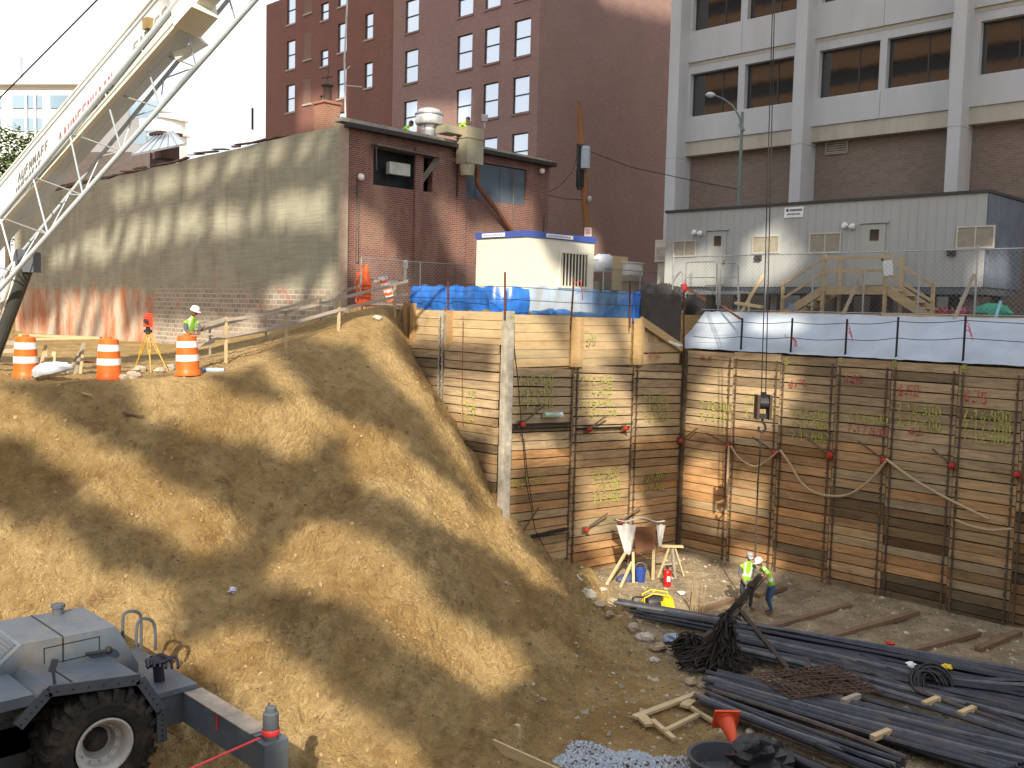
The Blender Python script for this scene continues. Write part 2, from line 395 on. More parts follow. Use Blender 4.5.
# ------------------------------------------------------------------ soldier piles and timber lagging
WOOD = woodm('lagging timber', (.47, .335, .19), .42); NEWWOOD = woodm('new timber', (.50, .37, .21), .2)
STEEL = plain('pile steel', (.115, .085, .06), .75, .4, 4, .2, .2, (.30, .14, .06), .6)
CHALKY = plain('pile scaled', (.40, .37, .31), .85, .35, 5, 0, .4, (.2, .15, .1), .6)
RUST = plain('rusty steel', (.20, .085, .045), .8, .35, 6, .2, .2)
RED = plain('red paint', (.50, .035, .02), .55, .3, 6)
BLACK = plain('black steel', (.02, .02, .022), .5, .3, 6)
def spraym(name, col):
    m, t, b = nodes(name); b.inputs['Base Color'].default_value = col+(1,); b.inputs['Roughness'].default_value = .85
    n = noise(t, mapping(t), 7, 5, .7); t.links.new(ramp(t, n, .40, .62, (.08,)*3, (.85,)*3), b.inputs['Alpha']); return m
SPRAYY = spraym('yellow spray paint', (.46, .50, .11)); SPRAYR = spraym('red spray paint', (.55, .13, .11))
def tonef(lo=.72, hi=1.15, warm=.10):
    q = rnd.uniform(lo, hi); w_ = rnd.uniform(-warm, warm); return (q*(1+w_), q, q*(1-w_))
def lagbay(parent, axis_, const, a0, a1, ztop, zbot, out, hp=.29, tilt=0.0, lo=.78, scorch=None):
    """horizontal boards between two piles. axis_ 'x' or 'y' = direction the boards run; out = sign of the facing normal"""
    m = MB(); z = ztop; th = .09
    while z > zbot:
        h = hp*rnd.uniform(.92, 1.08)
        m.col = tonef(lo, 1.12)
        fz = (ztop-z)/max(.1, ztop-zbot)
        if fz < .34: q = sum(m.col)/3; m.col = (q*1.02, q*1.05, q*1.12)                   # weathered grey-tan upper third
        elif rnd.random() < .55: m.col = (m.col[0]*1.06, m.col[1]*.89, m.col[2]*.76)
        if rnd.random() < .10: m.col = tuple(c*.62 for c in m.col)
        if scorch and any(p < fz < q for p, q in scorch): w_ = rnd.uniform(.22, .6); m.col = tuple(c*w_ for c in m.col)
        j = rnd.uniform(-.022, .022); g = rnd.uniform(.020, .045); tl = tilt+rnd.uniform(-.01, .01)
        c0 = const+out*j
        p0, p1 = c0, c0-out*th; zz0 = z-h+g; zz1 = z
        n = 6; vs = []
        for k in range(n+1):
            t_ = a0+(a1-a0)*k/n; dz = tl*(k/n-.5)*abs(a1-a0)*.15; w_ = rnd.uniform(-.004, .004)
            for (pp, zz) in ((p0, zz0+w_), (p0, zz1+w_), (p1, zz1), (p1, zz0)):
                vs.append((t_, pp, zz+dz) if axis_ == 'x' else (pp, t_, zz+dz))
        fs = []
        for k in range(n):
            for q in range(4):
                a = k*4+q; b = k*4+(q+1) % 4; fs.append((a, b, b+4, a+4))
        fs += [(3, 2, 1, 0), (n*4, n*4+1, n*4+2, n*4+3)]
        m.add(vs, fs); z -= h
    # dark earth behind the gaps
    m.col = (.10, .08, .07)
    bk = const-out*(th+.02)
    if axis_ == 'x': m.box((min(a0, a1), min(bk, bk-out*.05), zbot-.1), (max(a0, a1), max(bk, bk-out*.05), ztop-.03))
    else: m.box((min(bk, bk-out*.05), min(a0, a1), zbot-.1), (max(bk, bk-out*.05), max(a0, a1), ztop-.03))
    return obj('lagging_boards', m, WOOD, parent)
def pile(parent, axis_, const, a, zt, zb, out, w_=.26, mat=None, proud=.02):
    """wide-flange soldier pile: two flange edges show proud of the boards"""
    m = MB(); m.col = (1, 1, 1)
    f0, f1 = const+out*proud, const+out*(proud+.022)
    def bx(a0, a1, p0, p1, z0, z1):
        lo, hi = min(p0, p1), max(p0, p1)
        m.box((a0, lo, z0), (a1, hi, z1)) if axis_ == 'x' else m.box((lo, a0, z0), (hi, a1, z1))
    bx(a-w_/2, a-w_/2+.05, f0, f1, zb, zt); bx(a+w_/2-.05, a+w_/2, f0+out*.004, f1+out*.004, zb, zt); bx(a-.03, a+.03, const-out*.25, const-out*.02, zb, zt)
    z = zt-.3
    while z > zb:
        bx(a-w_/2-.02, a-w_/2+.06, f1+out*.003, f1+out*.02, z, z+.06); bx(a+w_/2-.06, a+w_/2+.02, f1+out*.003, f1+out*.02, z+.02, z+.08); z -= .265
    return obj('soldier_pile', m, [mat or STEEL], parent)
# stroke digits
STK = {'0':[[(0,0),(.6,0),(.6,1),(0,1),(0,0)]], '1':[[(.1,.8),(.35,1),(.35,0)]], '2':[[(0,.85),(.3,1),(.6,.8),(.55,.55),(0,0),(.65,0)]],
 '3':[[(0,1),(.6,1),(.25,.6),(.6,.35),(.4,0),(0,.05)]], '4':[[(.05,1),(0,.45),(.65,.45)],[(.5,.8),(.5,0)]], '5':[[(.6,1),(.05,1),(0,.55),(.5,.55),(.55,.15),(.3,0),(0,.05)]],
 '6':[[(.5,1),(.05,.5),(.1,0),(.5,0),(.55,.4),(.05,.4)]], '7':[[(0,1),(.6,1),(.2,0)]], '8':[[(.3,.5),(.05,.8),(.3,1),(.55,.8),(.3,.5),(.05,.2),(.3,0),(.6,.2),(.3,.5)]],
 '9':[[(.6,.6),(.1,.55),(.1,1),(.6,1),(.55,.3),(.4,0)]], '.':[[(.15,0),(.3,0),(.3,.12),(.15,.12),(.15,0)]], '-':[[(.05,.5),(.5,.5)]]}
def spray(parent, axis_, const, out, a, z, text, hgt, wd, mat, thick=.042):
    """hand-sprayed figures; a grows to the reader's right"""
    m = MB(); sgn = 1 if axis_ == 'x' else -1; n_ = Vector((0, out, 0)) if axis_ == 'x' else Vector((out, 0, 0))
    A = Vector((1, 0, 0)) if axis_ == 'x' else Vector((0, -1, 0)); org = Vector((a, const, z)) if axis_ == 'x' else Vector((const, a, z))
    x = 0
    for ch in text:
        if ch == ' ': x += wd*.6; continue
        wob = rnd.uniform(-.03, .03)
        for st in STK[ch]:
            pts = [org+A*(x+u*wd+rnd.uniform(-.01, .01))+Z0*(v*hgt+wob+rnd.uniform(-.01, .01))+n_*.045 for u, v in st]
            for p, q in zip(pts[:-1], pts[1:]):
                d = (q-p).normalized(); m.bar(p-d*thick*.4, q+d*thick*.4, thick*rnd.uniform(.8, 1.2), .003, n_)
        x += wd*(.45 if ch in '.' else 1.05)
    o = obj('sprayed_figures', m, mat, parent); return o

# --- right wall, X = 28.65, facing -X
XR = 28.65
rw = thing('lagging_wall', 'long timber lagging wall with steel soldier piles at the right side of the pit under the white sheet', 'wall', (XR, 14, FLOOR))
ry = [20.05] + [PX(px, 440, XR).y for px in (730.5, 777.5, 833, 888, 955, 1020)]
ry += [ry[-1]-1.9, ry[-1]-3.8, ry[-1]-5.7]
for n_, (y0, y1) in enumerate(zip(ry[:-1], ry[1:])):
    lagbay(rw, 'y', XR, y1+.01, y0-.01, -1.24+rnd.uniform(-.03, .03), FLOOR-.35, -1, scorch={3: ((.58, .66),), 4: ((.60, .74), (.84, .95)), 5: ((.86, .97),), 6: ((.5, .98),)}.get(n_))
for y in ry[1:]: pile(rw, 'y', XR, y, -1.42, FLOOR-.5, -1, .30)
mid_y = 20.1; XL = 19.8
# --- middle wall, Y = 20.1, facing -Y
mw = thing('lagging_wall', 'middle timber lagging wall between the light corner pile and the inner corner of the pit', 'wall', (24, mid_y, FLOOR))
mxs = [19.95, PY(573, 420, mid_y).x, PY(633, 420, mid_y).x, 28.55]
for x0, x1 in zip(mxs[:-1], mxs[1:]):
    lagbay(mw, 'x', mid_y, x0+.01, x1-.01, -1.72, FLOOR-.3, -1, .27, -.3)
for x in mxs[1:3]: pile(mw, 'x', mid_y, x, -1.72, FLOOR-.5, -1, .28)
# upper tier, set back 0.25 m
for (x0, x1, zt) in ((20.1, mxs[1]-.12, -.12), (mxs[1]+.2, mxs[2]-.1, -.16)):
    m = MB(); z = zt
    while z > -1.68:
        m.col = tonef(.8, 1.15, .04); h = .26; m.box((x0, mid_y+.12, max(z-h+.012, -1.7)), (x1, mid_y+.2, z)); z -= h
    m.col = (.1, .08, .07); m.box((x0, mid_y+.22, -1.7), (x1, mid_y+.26, zt-.02))
    obj('upper_boards', m, NEWWOOD, mw)
# the last bay steps down under a sloping board
m = MB(); zl = -.34; x0 = mxs[2]+.3
m.col = (1, .95, .85); m.bar((x0-.05, mid_y+.02, -.22), (28.5, mid_y+.02, -1.18), .08, .26)
xx = x0
while xx < 28.0:
    m.col = tonef(.75, 1.1, .04); k = (xx-x0)/(28.5-x0); zt = -.36-k*.96; m.box((xx, mid_y+.13, -1.0), (xx+.27, mid_y+.19, max(zt, -.99))); xx += .285
for z in (-.98, -1.36):
    m.col = tonef(.8, 1.1, .03); m.box((x0+.25, mid_y+.08, z-.33), (28.45, mid_y+.14, z))
m.col = (.1, .08, .07); m.box((x0, mid_y+.2, -1.7), (28.4, mid_y+.22, -1.1))
obj('upper_boards', m, NEWWOOD, mw)
m = MB(); m.col = (1.0, .92, .8)
for x in (mxs[1]-.14, mxs[2]-.06):
    m.box((x, mid_y-.16, -1.70), (x+.19, mid_y+.05, -.16)); 
m.col = (.85, .75, .62)
for x in (mxs[1]+.10, mxs[2]+.16): m.box((x, mid_y-.10, -1.70), (x+.17, mid_y+.08, -.2))
obj('timber_post', m, NEWWOOD, mw)
# --- left return, X = 19.8, facing -X
lw = thing('lagging_wall', 'short timber lagging wall at the left of the light corner pile, running down into the dirt pile', 'wall', (XL, 22.3, -6))
ly = [20.3, PX(442, 360, XL).y, 24.5]
for y0, y1 in zip(ly[:-1], ly[1:]):
    lagbay(lw, 'y', XL, y0+.12, y1-.10, -1.02, -7.2, -1, .27, .0, .8)
    m = MB(); z = -.06
    while z > -1.0:
        m.col = tonef(.85, 1.15, .03); m.box((XL+.10, y0+.1, max(z-.245, -1.01)), (XL+.17, y1-.1, z)); z -= .26
    m.col = (.1, .08, .07); m.box((XL+.2, y0+.1, -1.0), (XL+.23, y1-.1, -.1)); obj('upper_boards', m, NEWWOOD, lw)
pile(lw, 'y', XL, ly[1], -.10, -6, -1, .20, CHALKY, .05)
m = MB(); m.col = (.85, .72, .6)
for y in (ly[1]-.28, 24.35, 24.7): m.box((XL-.04, y-.08, -1.2), (XL+.1, y+.08, -.05 if y < 24 else .15))
obj('timber_post', m, NEWWOOD, lw)
# corner piles
m = MB(); m.box((XL-.16, 19.86, FLOOR-.3), (XL+.10, 19.89, -.02)); m.box((XL-.15, 20.10, FLOOR-.3), (XL+.09, 20.13, -.02)); m.box((XL-.04, 19.893, FLOOR-.3), (XL-.01, 20.095, -.02))
cp = obj('corner_pile', m, CHALKY); tag(cp, 'light scaled steel pile at the jutting timber corner, painted with a 1', 'pile')
spray(cp, 'x', 19.83, -1, XL-.12, -.36, '1', .26, .22, SPRAYY, .045)
m = MB(); m.box((28.50, 19.95, FLOOR-.3), (28.62, 19.98, -1.2)); m.box((28.50, 20.06, FLOOR-.3), (28.62, 20.085, -1.2)); m.box((28.54, 19.985, FLOOR-.3), (28.57, 20.055, -1.2))
z = -1.6
while z > FLOOR: m.box((28.48, 19.93, z), (28.63, 19.945, z+.05)); z -= .35
tag(obj('corner_pile', m, STEEL), 'dark steel pile in the inner corner of the two timber walls', 'pile')
# sprayed figures
for px, py, tx, hg in ((517,385,'7.12.300',.24),(517,397,'7.14.400',.24),(517,409,'7.15.450',.24),(580,384,'7.12.300',.22),(580,396,'7.14.400',.22),(580,408,'7.15.450',.22),(585,418,'7.14.400',.2),
                       (642,401,'7.15.600',.24),(642,412,'7.14.300',.22),(644,422,'7.12.300',.22),(510,488,'7.28.400',.24),(590,480,'7.28.400',.3),(592,493,'7.28.300',.3),(592,505,'7.15.400',.28),(640,482,'7.27.300',.22),(640,493,'7.25.300',.22),(580,342,'2.75',.24)):
    q = PY(px, py, mid_y); spray(mw, 'x', mid_y, -1, q.x, q.z, tx, hg, .22 if px < 590 else .2, SPRAYY)
q = PY(648, 358, mid_y); spray(mw, 'x', mid_y, -1, q.x, q.z, '25.5', .2, .2, SPRAYR)
q = PX(463, 398, XL)
for k in range(3): spray(lw, 'y', XL, -1, PX(462, 400, XL).y, PX(462, 398+k*11, XL).z, ('7.15', '14.4', '12.3')[k], .24, .2, SPRAYY)
for px, py, tx, hg, mt in ((701,408,'7.12.300',.26,'y'),(701,419,'7.13.40',.26,'y'),(745,404,'7.12.30',.26,'y'),(745,416,'7.14.40',.26,'y'),(792,415,'7.12.300',.24,'y'),(792,426,'7.17.300',.24,'y'),(792,437,'7.18.400',.24,'y'),
                       (848,420,'7.16.400',.24,'y'),(848,431,'7.17.500',.2,'r'),(898,412,'7.16.300',.26,'y'),(898,425,'7.17.600',.26,'y'),(964,418,'7.16.400',.27,'y'),(964,430,'7.17.300',.27,'y'),(964,440,'7.12.400',.27,'y'),
                       (790,386,'6.75',.2,'r'),(845,382,'6.25',.22,'r'),(899,394,'6.50',.28,'r'),(965,401,'6.75',.30,'r'),(910,434,'6.5',.2,'r'),(702,360,'6.5',.1,'r')):
    q = PX(px, py, XR); spray(rw, 'y', XR, -1, q.y, q.z, tx, hg, .185, SPRAYY if mt == 'y' else SPRAYR, .044)
for px, py, tx in ((785,363,'6'),(840,364,'7'),(893,367,'8'),(962,371,'9')):
    q = PX(px, py, XR); spray(rw, 'y', XR, -1, q.y, q.z, tx, .2, .2, SPRAYY, .05)
# ------------------------------------------------------------------ buildings
def wall_x(m, X, y0, y1, z0, z1, holes, th, out=-1):
    """wall in the plane X facing out*X with rectangular holes [(ya,yb,za,zb)]; built from a grid of boxes with no overlaps"""
    ys = sorted({y0, y1, *[h[0] for h in holes], *[h[1] for h in holes]}); zs = sorted({z0, z1, *[h[2] for h in holes], *[h[3] for h in holes]})
    for z_a, z_b in zip(zs[:-1], zs[1:]):
        run = None
        for ya, yb in zip(ys[:-1], ys[1:]):
            c = ((ya+yb)/2, (z_a+z_b)/2); hole = any(h[0] < c[0] < h[1] and h[2] < c[1] < h[3] for h in holes)
            if not hole: run = (run[0], yb) if run else (ya, yb)
            if (hole or yb == ys[-1]) and run:
                m.box((min(X, X-out*th), run[0], z_a), (max(X, X-out*th), run[1], z_b)); run = None
def sash(parent, X, ya, yb, za, zb, frame, glass, deep=.18, split=True, fw=.06, sill=None):
    """window facing -X set into a hole: frame part with pane and sill below it"""
    m = MB(); x0 = X+deep*.45; x1 = x0+.06
    m.box((x0, ya, za), (x1, ya+fw, zb)); m.box((x0, yb-fw, za), (x1, yb, zb)); m.box((x0, ya+fw, za), (x1, yb-fw, za+fw)); m.box((x0, ya+fw, zb-fw), (x1, yb-fw, zb))
    if split: zm = (za+zb)/2; m.box((x0-.02, ya+fw, zm-.03), (x1, yb-fw, zm+.03))
    f = obj('window', m, frame, parent)
    g = MB(); g.box((x0+.03, ya+fw*.5, za+fw*.5), (x0+.05, yb-fw*.5, zb-fw*.5)); obj('pane', g, glass, f)
    if sill: s = MB(); s.box((X-.06, ya-.08, za-.12), (X+.1, yb+.08, za-.003)); obj('sill', s, sill, f)
    return f
BRICK_T = brickm('tower brick', (.30, .165, .14), (.235, .12, .10), (.31, .25, .23), .22, .075, .011)
BRICK_T2 = brickm('old tower brick', (.23, .085, .06), (.17, .062, .045), (.20, .13, .11), .22, .075, .010)
BRICK_S = brickm('dark brick', (.19, .062, .045), (.10, .036, .03), (.27, .2, .17), .22, .078, .013, (.42, .30, .20), .3)
BRICK_B = brickm('brown brick', (.215, .165, .135), (.17, .125, .10), (.25, .2, .17), .3, .1, .01)
CONC = plain('precast concrete', (.47, .485, .50), .8, .08, 1.2, 0, .05, (.36, .34, .31), .35, stretch=(1, 1, .3))
CONC2 = plain('weathered precast', (.45, .42, .36), .8, .14, 1.5, 0, .05, (.27, .23, .18), .5, stretch=(1, 1, .2))
DKGLASS = glassm('dark office glass', (.012, .014, .016), .04, 1.0); SKYGLASS = glassm('sash glass', (.09, .11, .13), .03, 1.0)
SKYGLASS.node_tree.nodes['Principled BSDF'].inputs['Metallic'].default_value = .65
SKYGLASS.node_tree.nodes['Principled BSDF'].inputs['Base Color'].default_value = (.72, .78, .85, 1)
FRAME = plain('dark window frame', (.035, .03, .03), .5, .2); BRONZE = plain('bronze mullion', (.05, .04, .035), .5, .2)
STONE = plain('stone sill', (.38, .34, .30), .8, .15); WHITEP = plain('white paint', (.72, .72, .70), .6, .1)

# ---- office block, window plane X = 39.8, column faces X = 38.9
ob = thing('office_building', 'pale precast concrete office block with long dark window bands behind the grey trailer', 'building', (40, 15, 0))
cpx = [(668, 678, 690), (793, 804, 817), (949, 962, 975)]
XC = 38.55
cols = [(PX(a, 100, XC).y, PX(b, 100, XC).y, PX(c, 100, 39.3).y) for a, b, c in cpx]
cols = [(a, b) for a, b, c in cols]+[(8.9, 8.3), (2.0, 1.4)]
wpx = [[(692, 741), (747.5, 796)], [(821, 881), (888, 951)], [(980, 1040), (1048, 1120)]]
fl = 3.62
for i, (ya, yb) in enumerate(cols):
    m = MB(); m.box((XC, yb, 7.4), (40.6, ya, 24)); m.box((XC, yb, -.2), (40.6, ya, 7.385)); m.box((XC+.04, yb+.03, 7.38), (40.5, ya-.03, 7.41)); obj('column', m, CONC, ob)
for i in range(4):
    y1 = cols[i][1]; y0 = cols[i+1][0]
    ym = (y0+y1)/2
    if i < 3: wy = [(PX(b, 90, 39.62).y, PX(a, 90, 39.62).y) for a, b in wpx[i]]
    else: wy = [(ym+.14, y1-.32), (y0+.32, ym-.14)]
    wy = [(max(a, y0+.12), min(b, y1-.1)) for a, b in wy]; ym = (wy[0][0]+wy[1][1])/2
    sp = MB(); lb_ = MB(); holes = []
    for k in range(0, 4):
        zs = 9.38+fl*k; zh = 11.38+fl*k
        holes += [(a, b, zs, zh) for a, b in wy]
    wall_x(sp, 39.35, y0, y1, 8.2, 24, holes, .5)
    for k in range(0, 4):
        sp.box((39.25, y0, 11.9+fl*k), (39.347, ym-.008, 13.38+fl*k-.05)); sp.box((39.25, ym+.008, 11.9+fl*k), (39.347, y1, 13.38+fl*k-.05))
    sp.box((39.25, y0, 8.2), (39.347, ym-.008, 9.30)); sp.box((39.25, ym+.008, 8.2), (39.347, y1, 9.30))
    obj('spandrel', sp, CONC, ob)
    lb_.box((39.32, y0, 7.55), (39.9, y1, 8.197)); obj('ledge_band', lb_, CONC2, ob)
    for k in range(3): lb_ = MB(); lb_.box((39.33, y0, 11.74+fl*k), (39.349, y1, 11.897+fl*k)); obj('ledge_band', lb_, CONC2, ob)
    bk = MB(); bk.box((39.75, y0, -.2), (39.95, y1, 7.547)); obj('brick_panel', bk, BRICK_B, ob)
    for (a, b, zs, zh) in holes:
        f = MB(); x0 = 39.62
        f.box((x0, a, zs), (x0+.08, a+.05, zh)); f.box((x0, b-.05, zs), (x0+.08, b, zh)); f.box((x0, a+.05, zs), (x0+.08, b-.05, zs+.05)); f.box((x0, a+.05, zh-.05), (x0+.08, b-.05, zh))
        q = b-(b-a)*.63
        f.box((x0, q-.03, zs+.05), (x0+.08, q+.03, zh-.05)); fo = obj('window', f, BRONZE, ob)
        g = MB(); g.box((x0+.03, a+.02, zs+.02), (x0+.05, b-.02, zh-.02)); obj('pane', g, DKGLASS, fo)
m = MB(); m.box((40.7, 1.4, -.2), (58, cols[0][0]-.02, 23.9)); m.box((39.9, 1.42, 7.6), (40.69, cols[0][1], 7.9)); m.box((40.2, 1.42, -.2), (40.69, cols[0][1], 7.59)); obj('core', m, CONC2, ob)
v0 = PX(826, 155, 39.7); v1 = PX(847, 140, 39.7)
m = MB(); m.box((39.68, v1.y, v0.z), (39.745, v0.y, v0.z+.05)); m.box((39.68, v1.y, v1.z), (39.745, v0.y, v1.z+.05)); m.box((39.68, v0.y, v0.z), (39.745, v0.y+.05, v1.z+.05)); m.box((39.68, v1.y-.05, v0.z), (39.745, v1.y, v1.z+.05))
for k in range(5): zz = v0.z+.06+k*(v1.z-v0.z-.06)/5; m.box((39.66, v1.y+.003, zz), (39.74, v0.y-.003, zz+.05))
obj('wall_vent', m, plain('vent metal', (.35, .33, .3), .6), ob)

# ---- tall brick building: windowed face X = 40.7, blank face Y = 39.2
tb = thing('brick_building', 'tall red brick block with sash windows and a blank shaded side wall', 'building', (41, 45, -.5))
XT = 40.7; YT = 39.2
colsT = [PX(a, 60, XT).y for a in (404.7, 418, 457, 472, 484, 499, 513.6, 530)]
holesT = []; rows = [(14.56, 16.63), (11.35, 13.41), (8.15, 10.2), (17.75, 19.8), (20.95, 23.0)]
for k in range(4):
    yb, ya = colsT[2*k], colsT[2*k+1]
    off = -.06 if k == 0 else 0
    for (za, zb) in rows: holesT.append((ya, yb, za+off, zb+off))
YJ = PX(393, 60, XT).y
m = MB(); wall_x(m, XT, YT, YJ, -1, 26, holesT, .35); m.box((XT+.36, YT, -1), (XT+28, YT+.4, 26)); obj('wall', m, BRICK_T, tb)
m = MB(); m.box((XT+.6, YT+.5, -1), (XT+20, YJ-.1, 25.9)); obj('core', m, FRAME, tb)
CURT = plain('pale blind', (.75, .76, .74), .8, .1)
for h in holesT: sash(tb, XT, h[0], h[1], h[2], h[3], FRAME, SKYGLASS, .2, sill=BRICK_T)
# old wing
ow = thing('brick_building', 'older darker brick block with narrow and bricked-up windows, left of the tall block', 'building', (41, 62, -1))
YE = PX(266, 60, XT+.3).y; XO = XT+.3; holesO = []; blind = []
def colO(x0, x1, rws, lst):
    yb, ya = PX(x0, 60, XO).y, PX(x1, 60, XO).y
    for (p0, p1) in rws: lst.append((ya, yb, PX((x0+x1)/2, p1, XO).z, PX((x0+x1)/2, p0, XO).z))
colO(286.5, 295, ((-4,24),(40.5,69),(84.7,112)), holesO); colO(320.5, 328, ((3,20),(50,66),(95,110)), holesO)
colO(337.5, 346.5, ((-22,6),(23,52),(69,98),(112,128)), holesO); colO(364.6, 372.5, ((-34,-10),(13.5,39),(62.5,87.5)), holesO)
colO(304, 311.5, ((-15,13),(33,59),(79,103.5)), blind)
m = MB(); wall_x(m, XO, YJ+.01, YE, -1, 22, holesO, .35); m.box((XO+.36, YE-.4, -1), (XO+14, YE-.01, 22)); obj('wall', m, BRICK_T2, ow)
for (a, b, z0, z1) in blind:
    m = MB(); m.box((XO-.012, a, z0), (XO-.003, b, z1)); f = obj('blocked_window', m, brickm('infill brick', (.23, .12, .085), (.19, .095, .07), (.25, .17, .14)), ow)
    m = MB(); m.box((XO-.08, a-.08, z0-.14), (XO-.004, b+.08, z0-.015)); obj('sill', m, STONE, f)
for h in holesO: sash(ow, XO, h[0], h[1], h[2], h[3], FRAME, SKYGLASS, .2, sill=STONE)
m = MB(); m.box((XO+.6, YJ+.2, -1), (XO+12, YE-.5, 21.9)); obj('core', m, FRAME, ow)

# ---- low building: stuccoed side X = 20.9, brick front Y = 30
def stucco():
    m, t, b = nodes('stucco'); v = mapping(t, (1, 1, 1))
    c = mixn(t, ramp(t, noise(t, v, .7, 6, .6), .3, .7), (.235, .23, .175), (.34, .33, .25))
    vs = mapping(t, (1, 1.2, .22)); c = mixn(t, ramp(t, noise(t, vs, 1.3, 7, .7), .5, .68, (0, 0, 0), (.6,)*3), c, (.17, .165, .125))
    vh = mapping(t, (.5, .5, 9)); c = mixn(t, ramp(t, noise(t, vh, 1.5, 3, .5), .4, .7, (0, 0, 0), (.25,)*3), c, (.5, .48, .42))
    # bare blocks and rust towards the bottom
    g = t.nodes.new('ShaderNodeNewGeometry'); s = t.nodes.new('ShaderNodeSeparateXYZ'); t.links.new(g.outputs['Position'], s.inputs[0])
    ad = t.nodes.new('ShaderNodeMath'); ad.operation = 'MULTIPLY_ADD'; t.links.new(noise(t, v, .8, 5, .6), ad.inputs[0]); ad.inputs[1].default_value = 1.6; t.links.new(s.outputs[2], ad.inputs[2])
    mr = t.nodes.new('ShaderNodeMapRange'); mr.inputs[1].default_value = 1.55; mr.inputs[2].default_value = 1.15; t.links.new(ad.outputs[0], mr.inputs[0])
    cb = t.nodes.new('ShaderNodeCombineXYZ'); t.links.new(s.outputs[1], cb.inputs[0]); t.links.new(s.outputs[2], cb.inputs[1])
    br = t.nodes.new('ShaderNodeTexBrick'); t.links.new(cb.outputs[0], br.inputs['Vector']); br.inputs['Scale'].default_value = 1
    br.inputs['Brick Width'].default_value = .42; br.inputs['Row Height'].default_value = .2; br.inputs['Mortar Size'].default_value = .02
    br.inputs['Color1'].default_value = (.36, .30, .23, 1); br.inputs['Color2'].default_value = (.24, .20, .16, 1); br.inputs['Mortar'].default_value = (.47, .44, .38, 1)
    # rusty red patches at the far (left) end
    my = t.nodes.new('ShaderNodeMapRange'); my.inputs[1].default_value = 44.5; my.inputs[2].default_value = 45.5; t.links.new(s.outputs[1], my.inputs[0])
    ru = mixn(t, ramp(t, noise(t, mapping(t, (1, 1.2, .45)), .8, 6, .65), .4, .62), (.50, .42, .33), (.40, .15, .06))
    low = mixn(t, my.outputs[0], br.outputs[0], ru)
    c = mixn(t, mr.outputs[0], c, low)
    # red streaks along the break line
    m2 = t.nodes.new('ShaderNodeMapRange'); m2.inputs[1].default_value = 2.6; m2.inputs[2].default_value = 1.6; t.links.new(ad.outputs[0], m2.inputs[0])
    rr = t.nodes.new('ShaderNodeMath'); rr.operation = 'MULTIPLY'; t.links.new(m2.outputs[0], rr.inputs[0]); t.links.new(ramp(t, noise(t, v, 1.7, 5, .6), .55, .68, (0, 0, 0), (.55,)*3), rr.inputs[1])
    c = mixn(t, rr.outputs[0], c, (.45, .16, .11))
    t.links.new(c, b.inputs['Base Color']); b.inputs['Roughness'].default_value = .9; bump(t, b, noise(t, v, 9, 5), .4, .02)
    return m
STUC = stucco()
lb = thing('low_building', 'two-storey building with grey stuccoed side wall and dark brick front above the excavation', 'building', (25, 40, -1))
XS, YS = 20.9, 30.0; XE = 32.0; YF = 64.0; ZT = 6.55
# side wall, with the top edge a little ragged
m = MB()
ys = list(np.arange(YS, YF+.01, 1.0)); zt = [ZT-.02*i+rnd.uniform(-.03, .03)*(i > 0) for i in range(len(ys))]
m.prism([V(XS, YS, -2.6)]+[V(XS, y, z) for y, z in zip(ys, zt)]+[V(XS, YF, -2.6)], (.3, 0, 0)); obj('side_wall', m, STUC, lb)
m = MB(); m.box((XS-.02, YS-.10, -1), (XS+.32, YS+.02, ZT)); obj('corner_strip', m, plain('faded corner render', (.36, .28, .22), .85, .2), lb)
# front wall with the shuttered opening and the grey panel
a0 = PY(373, 186, YS); a1 = PY(433, 149, YS); b0 = PY(456, 199, YS); b1 = PY(527, 163, YS)
hx = [(a0.x, a1.x, 4.55, 5.95), (b0.x, b1.x, b0.z+.1, 6.05)]
m = MB(); xs = sorted({XS+.33, XE, a0.x, a1.x, b0.x, b1.x}); zs = sorted({-1, 6.45, *[h[2] for h in hx], *[h[3] for h in hx]})
for xa, xb in zip(xs[:-1], xs[1:]):
    for za, zb in zip(zs[:-1], zs[1:]):
        cx, cz = (xa+xb)/2, (za+zb)/2
        if not any(h[0] < cx < h[1] and h[2] < cz < h[3] for h in hx): m.box((xa, YS, za), (xb, YS+.3, zb))
for (xa, xb) in ((24.35, 24.75), (26.6, 27.0)): m.box((xa, YS-.09, -.5), (xb, YS-.003, 6.2))
m.box((XE-.3, YS+.31, -1), (XE, YF, 6.4)); obj('front_wall', m, BRICK_S, lb)
m = MB(); m.box((a0.x+.02, YS+.62, 4.3), (a1.x-.02, YS+.66, 6.1)); o = obj('recess_panel', m, plain('recess shade dark', (.03, .036, .045), .7), lb)  # back of the opening coloured near-black for the shade inside it
m = MB(); m.bar((a0.x-.15, YS-.05, 5.98), (a1.x+.1, YS-.05, 5.9), .7, .06); m.bar((a0.x-.1, YS-.3, 5.94), (a0.x+.15, YS-.02, 5.1), .04, .06); m.bar((a1.x, YS-.3, 5.86), (a1.x-.6, YS-.02, 4.9), .04, .2); obj('awning', m, plain('grey canopy', (.11, .10, .09), .7), lb)
m = MB(); m.box((a0.x+.75, YS-.02, 5.05), (a0.x+1.75, YS+.2, 5.5)); obj('light_box', m, plain('pale lamp glass', (.45, .47, .45), .5), lb)
PANEL = plain('blue grey panel', (.10, .13, .165), .6, .2, 1.2)
m = MB(); xm = (b0.x+b1.x)/2
for (xa, xb) in ((b0.x+.02, xm-.01-.9), (xm-.87, xm+.5), (xm+.53, b1.x-.02)): m.box((xa, YS+.1, b0.z+.12), (xb, YS+.16, 6.03))
obj('grey_panel', m, PANEL, lb)
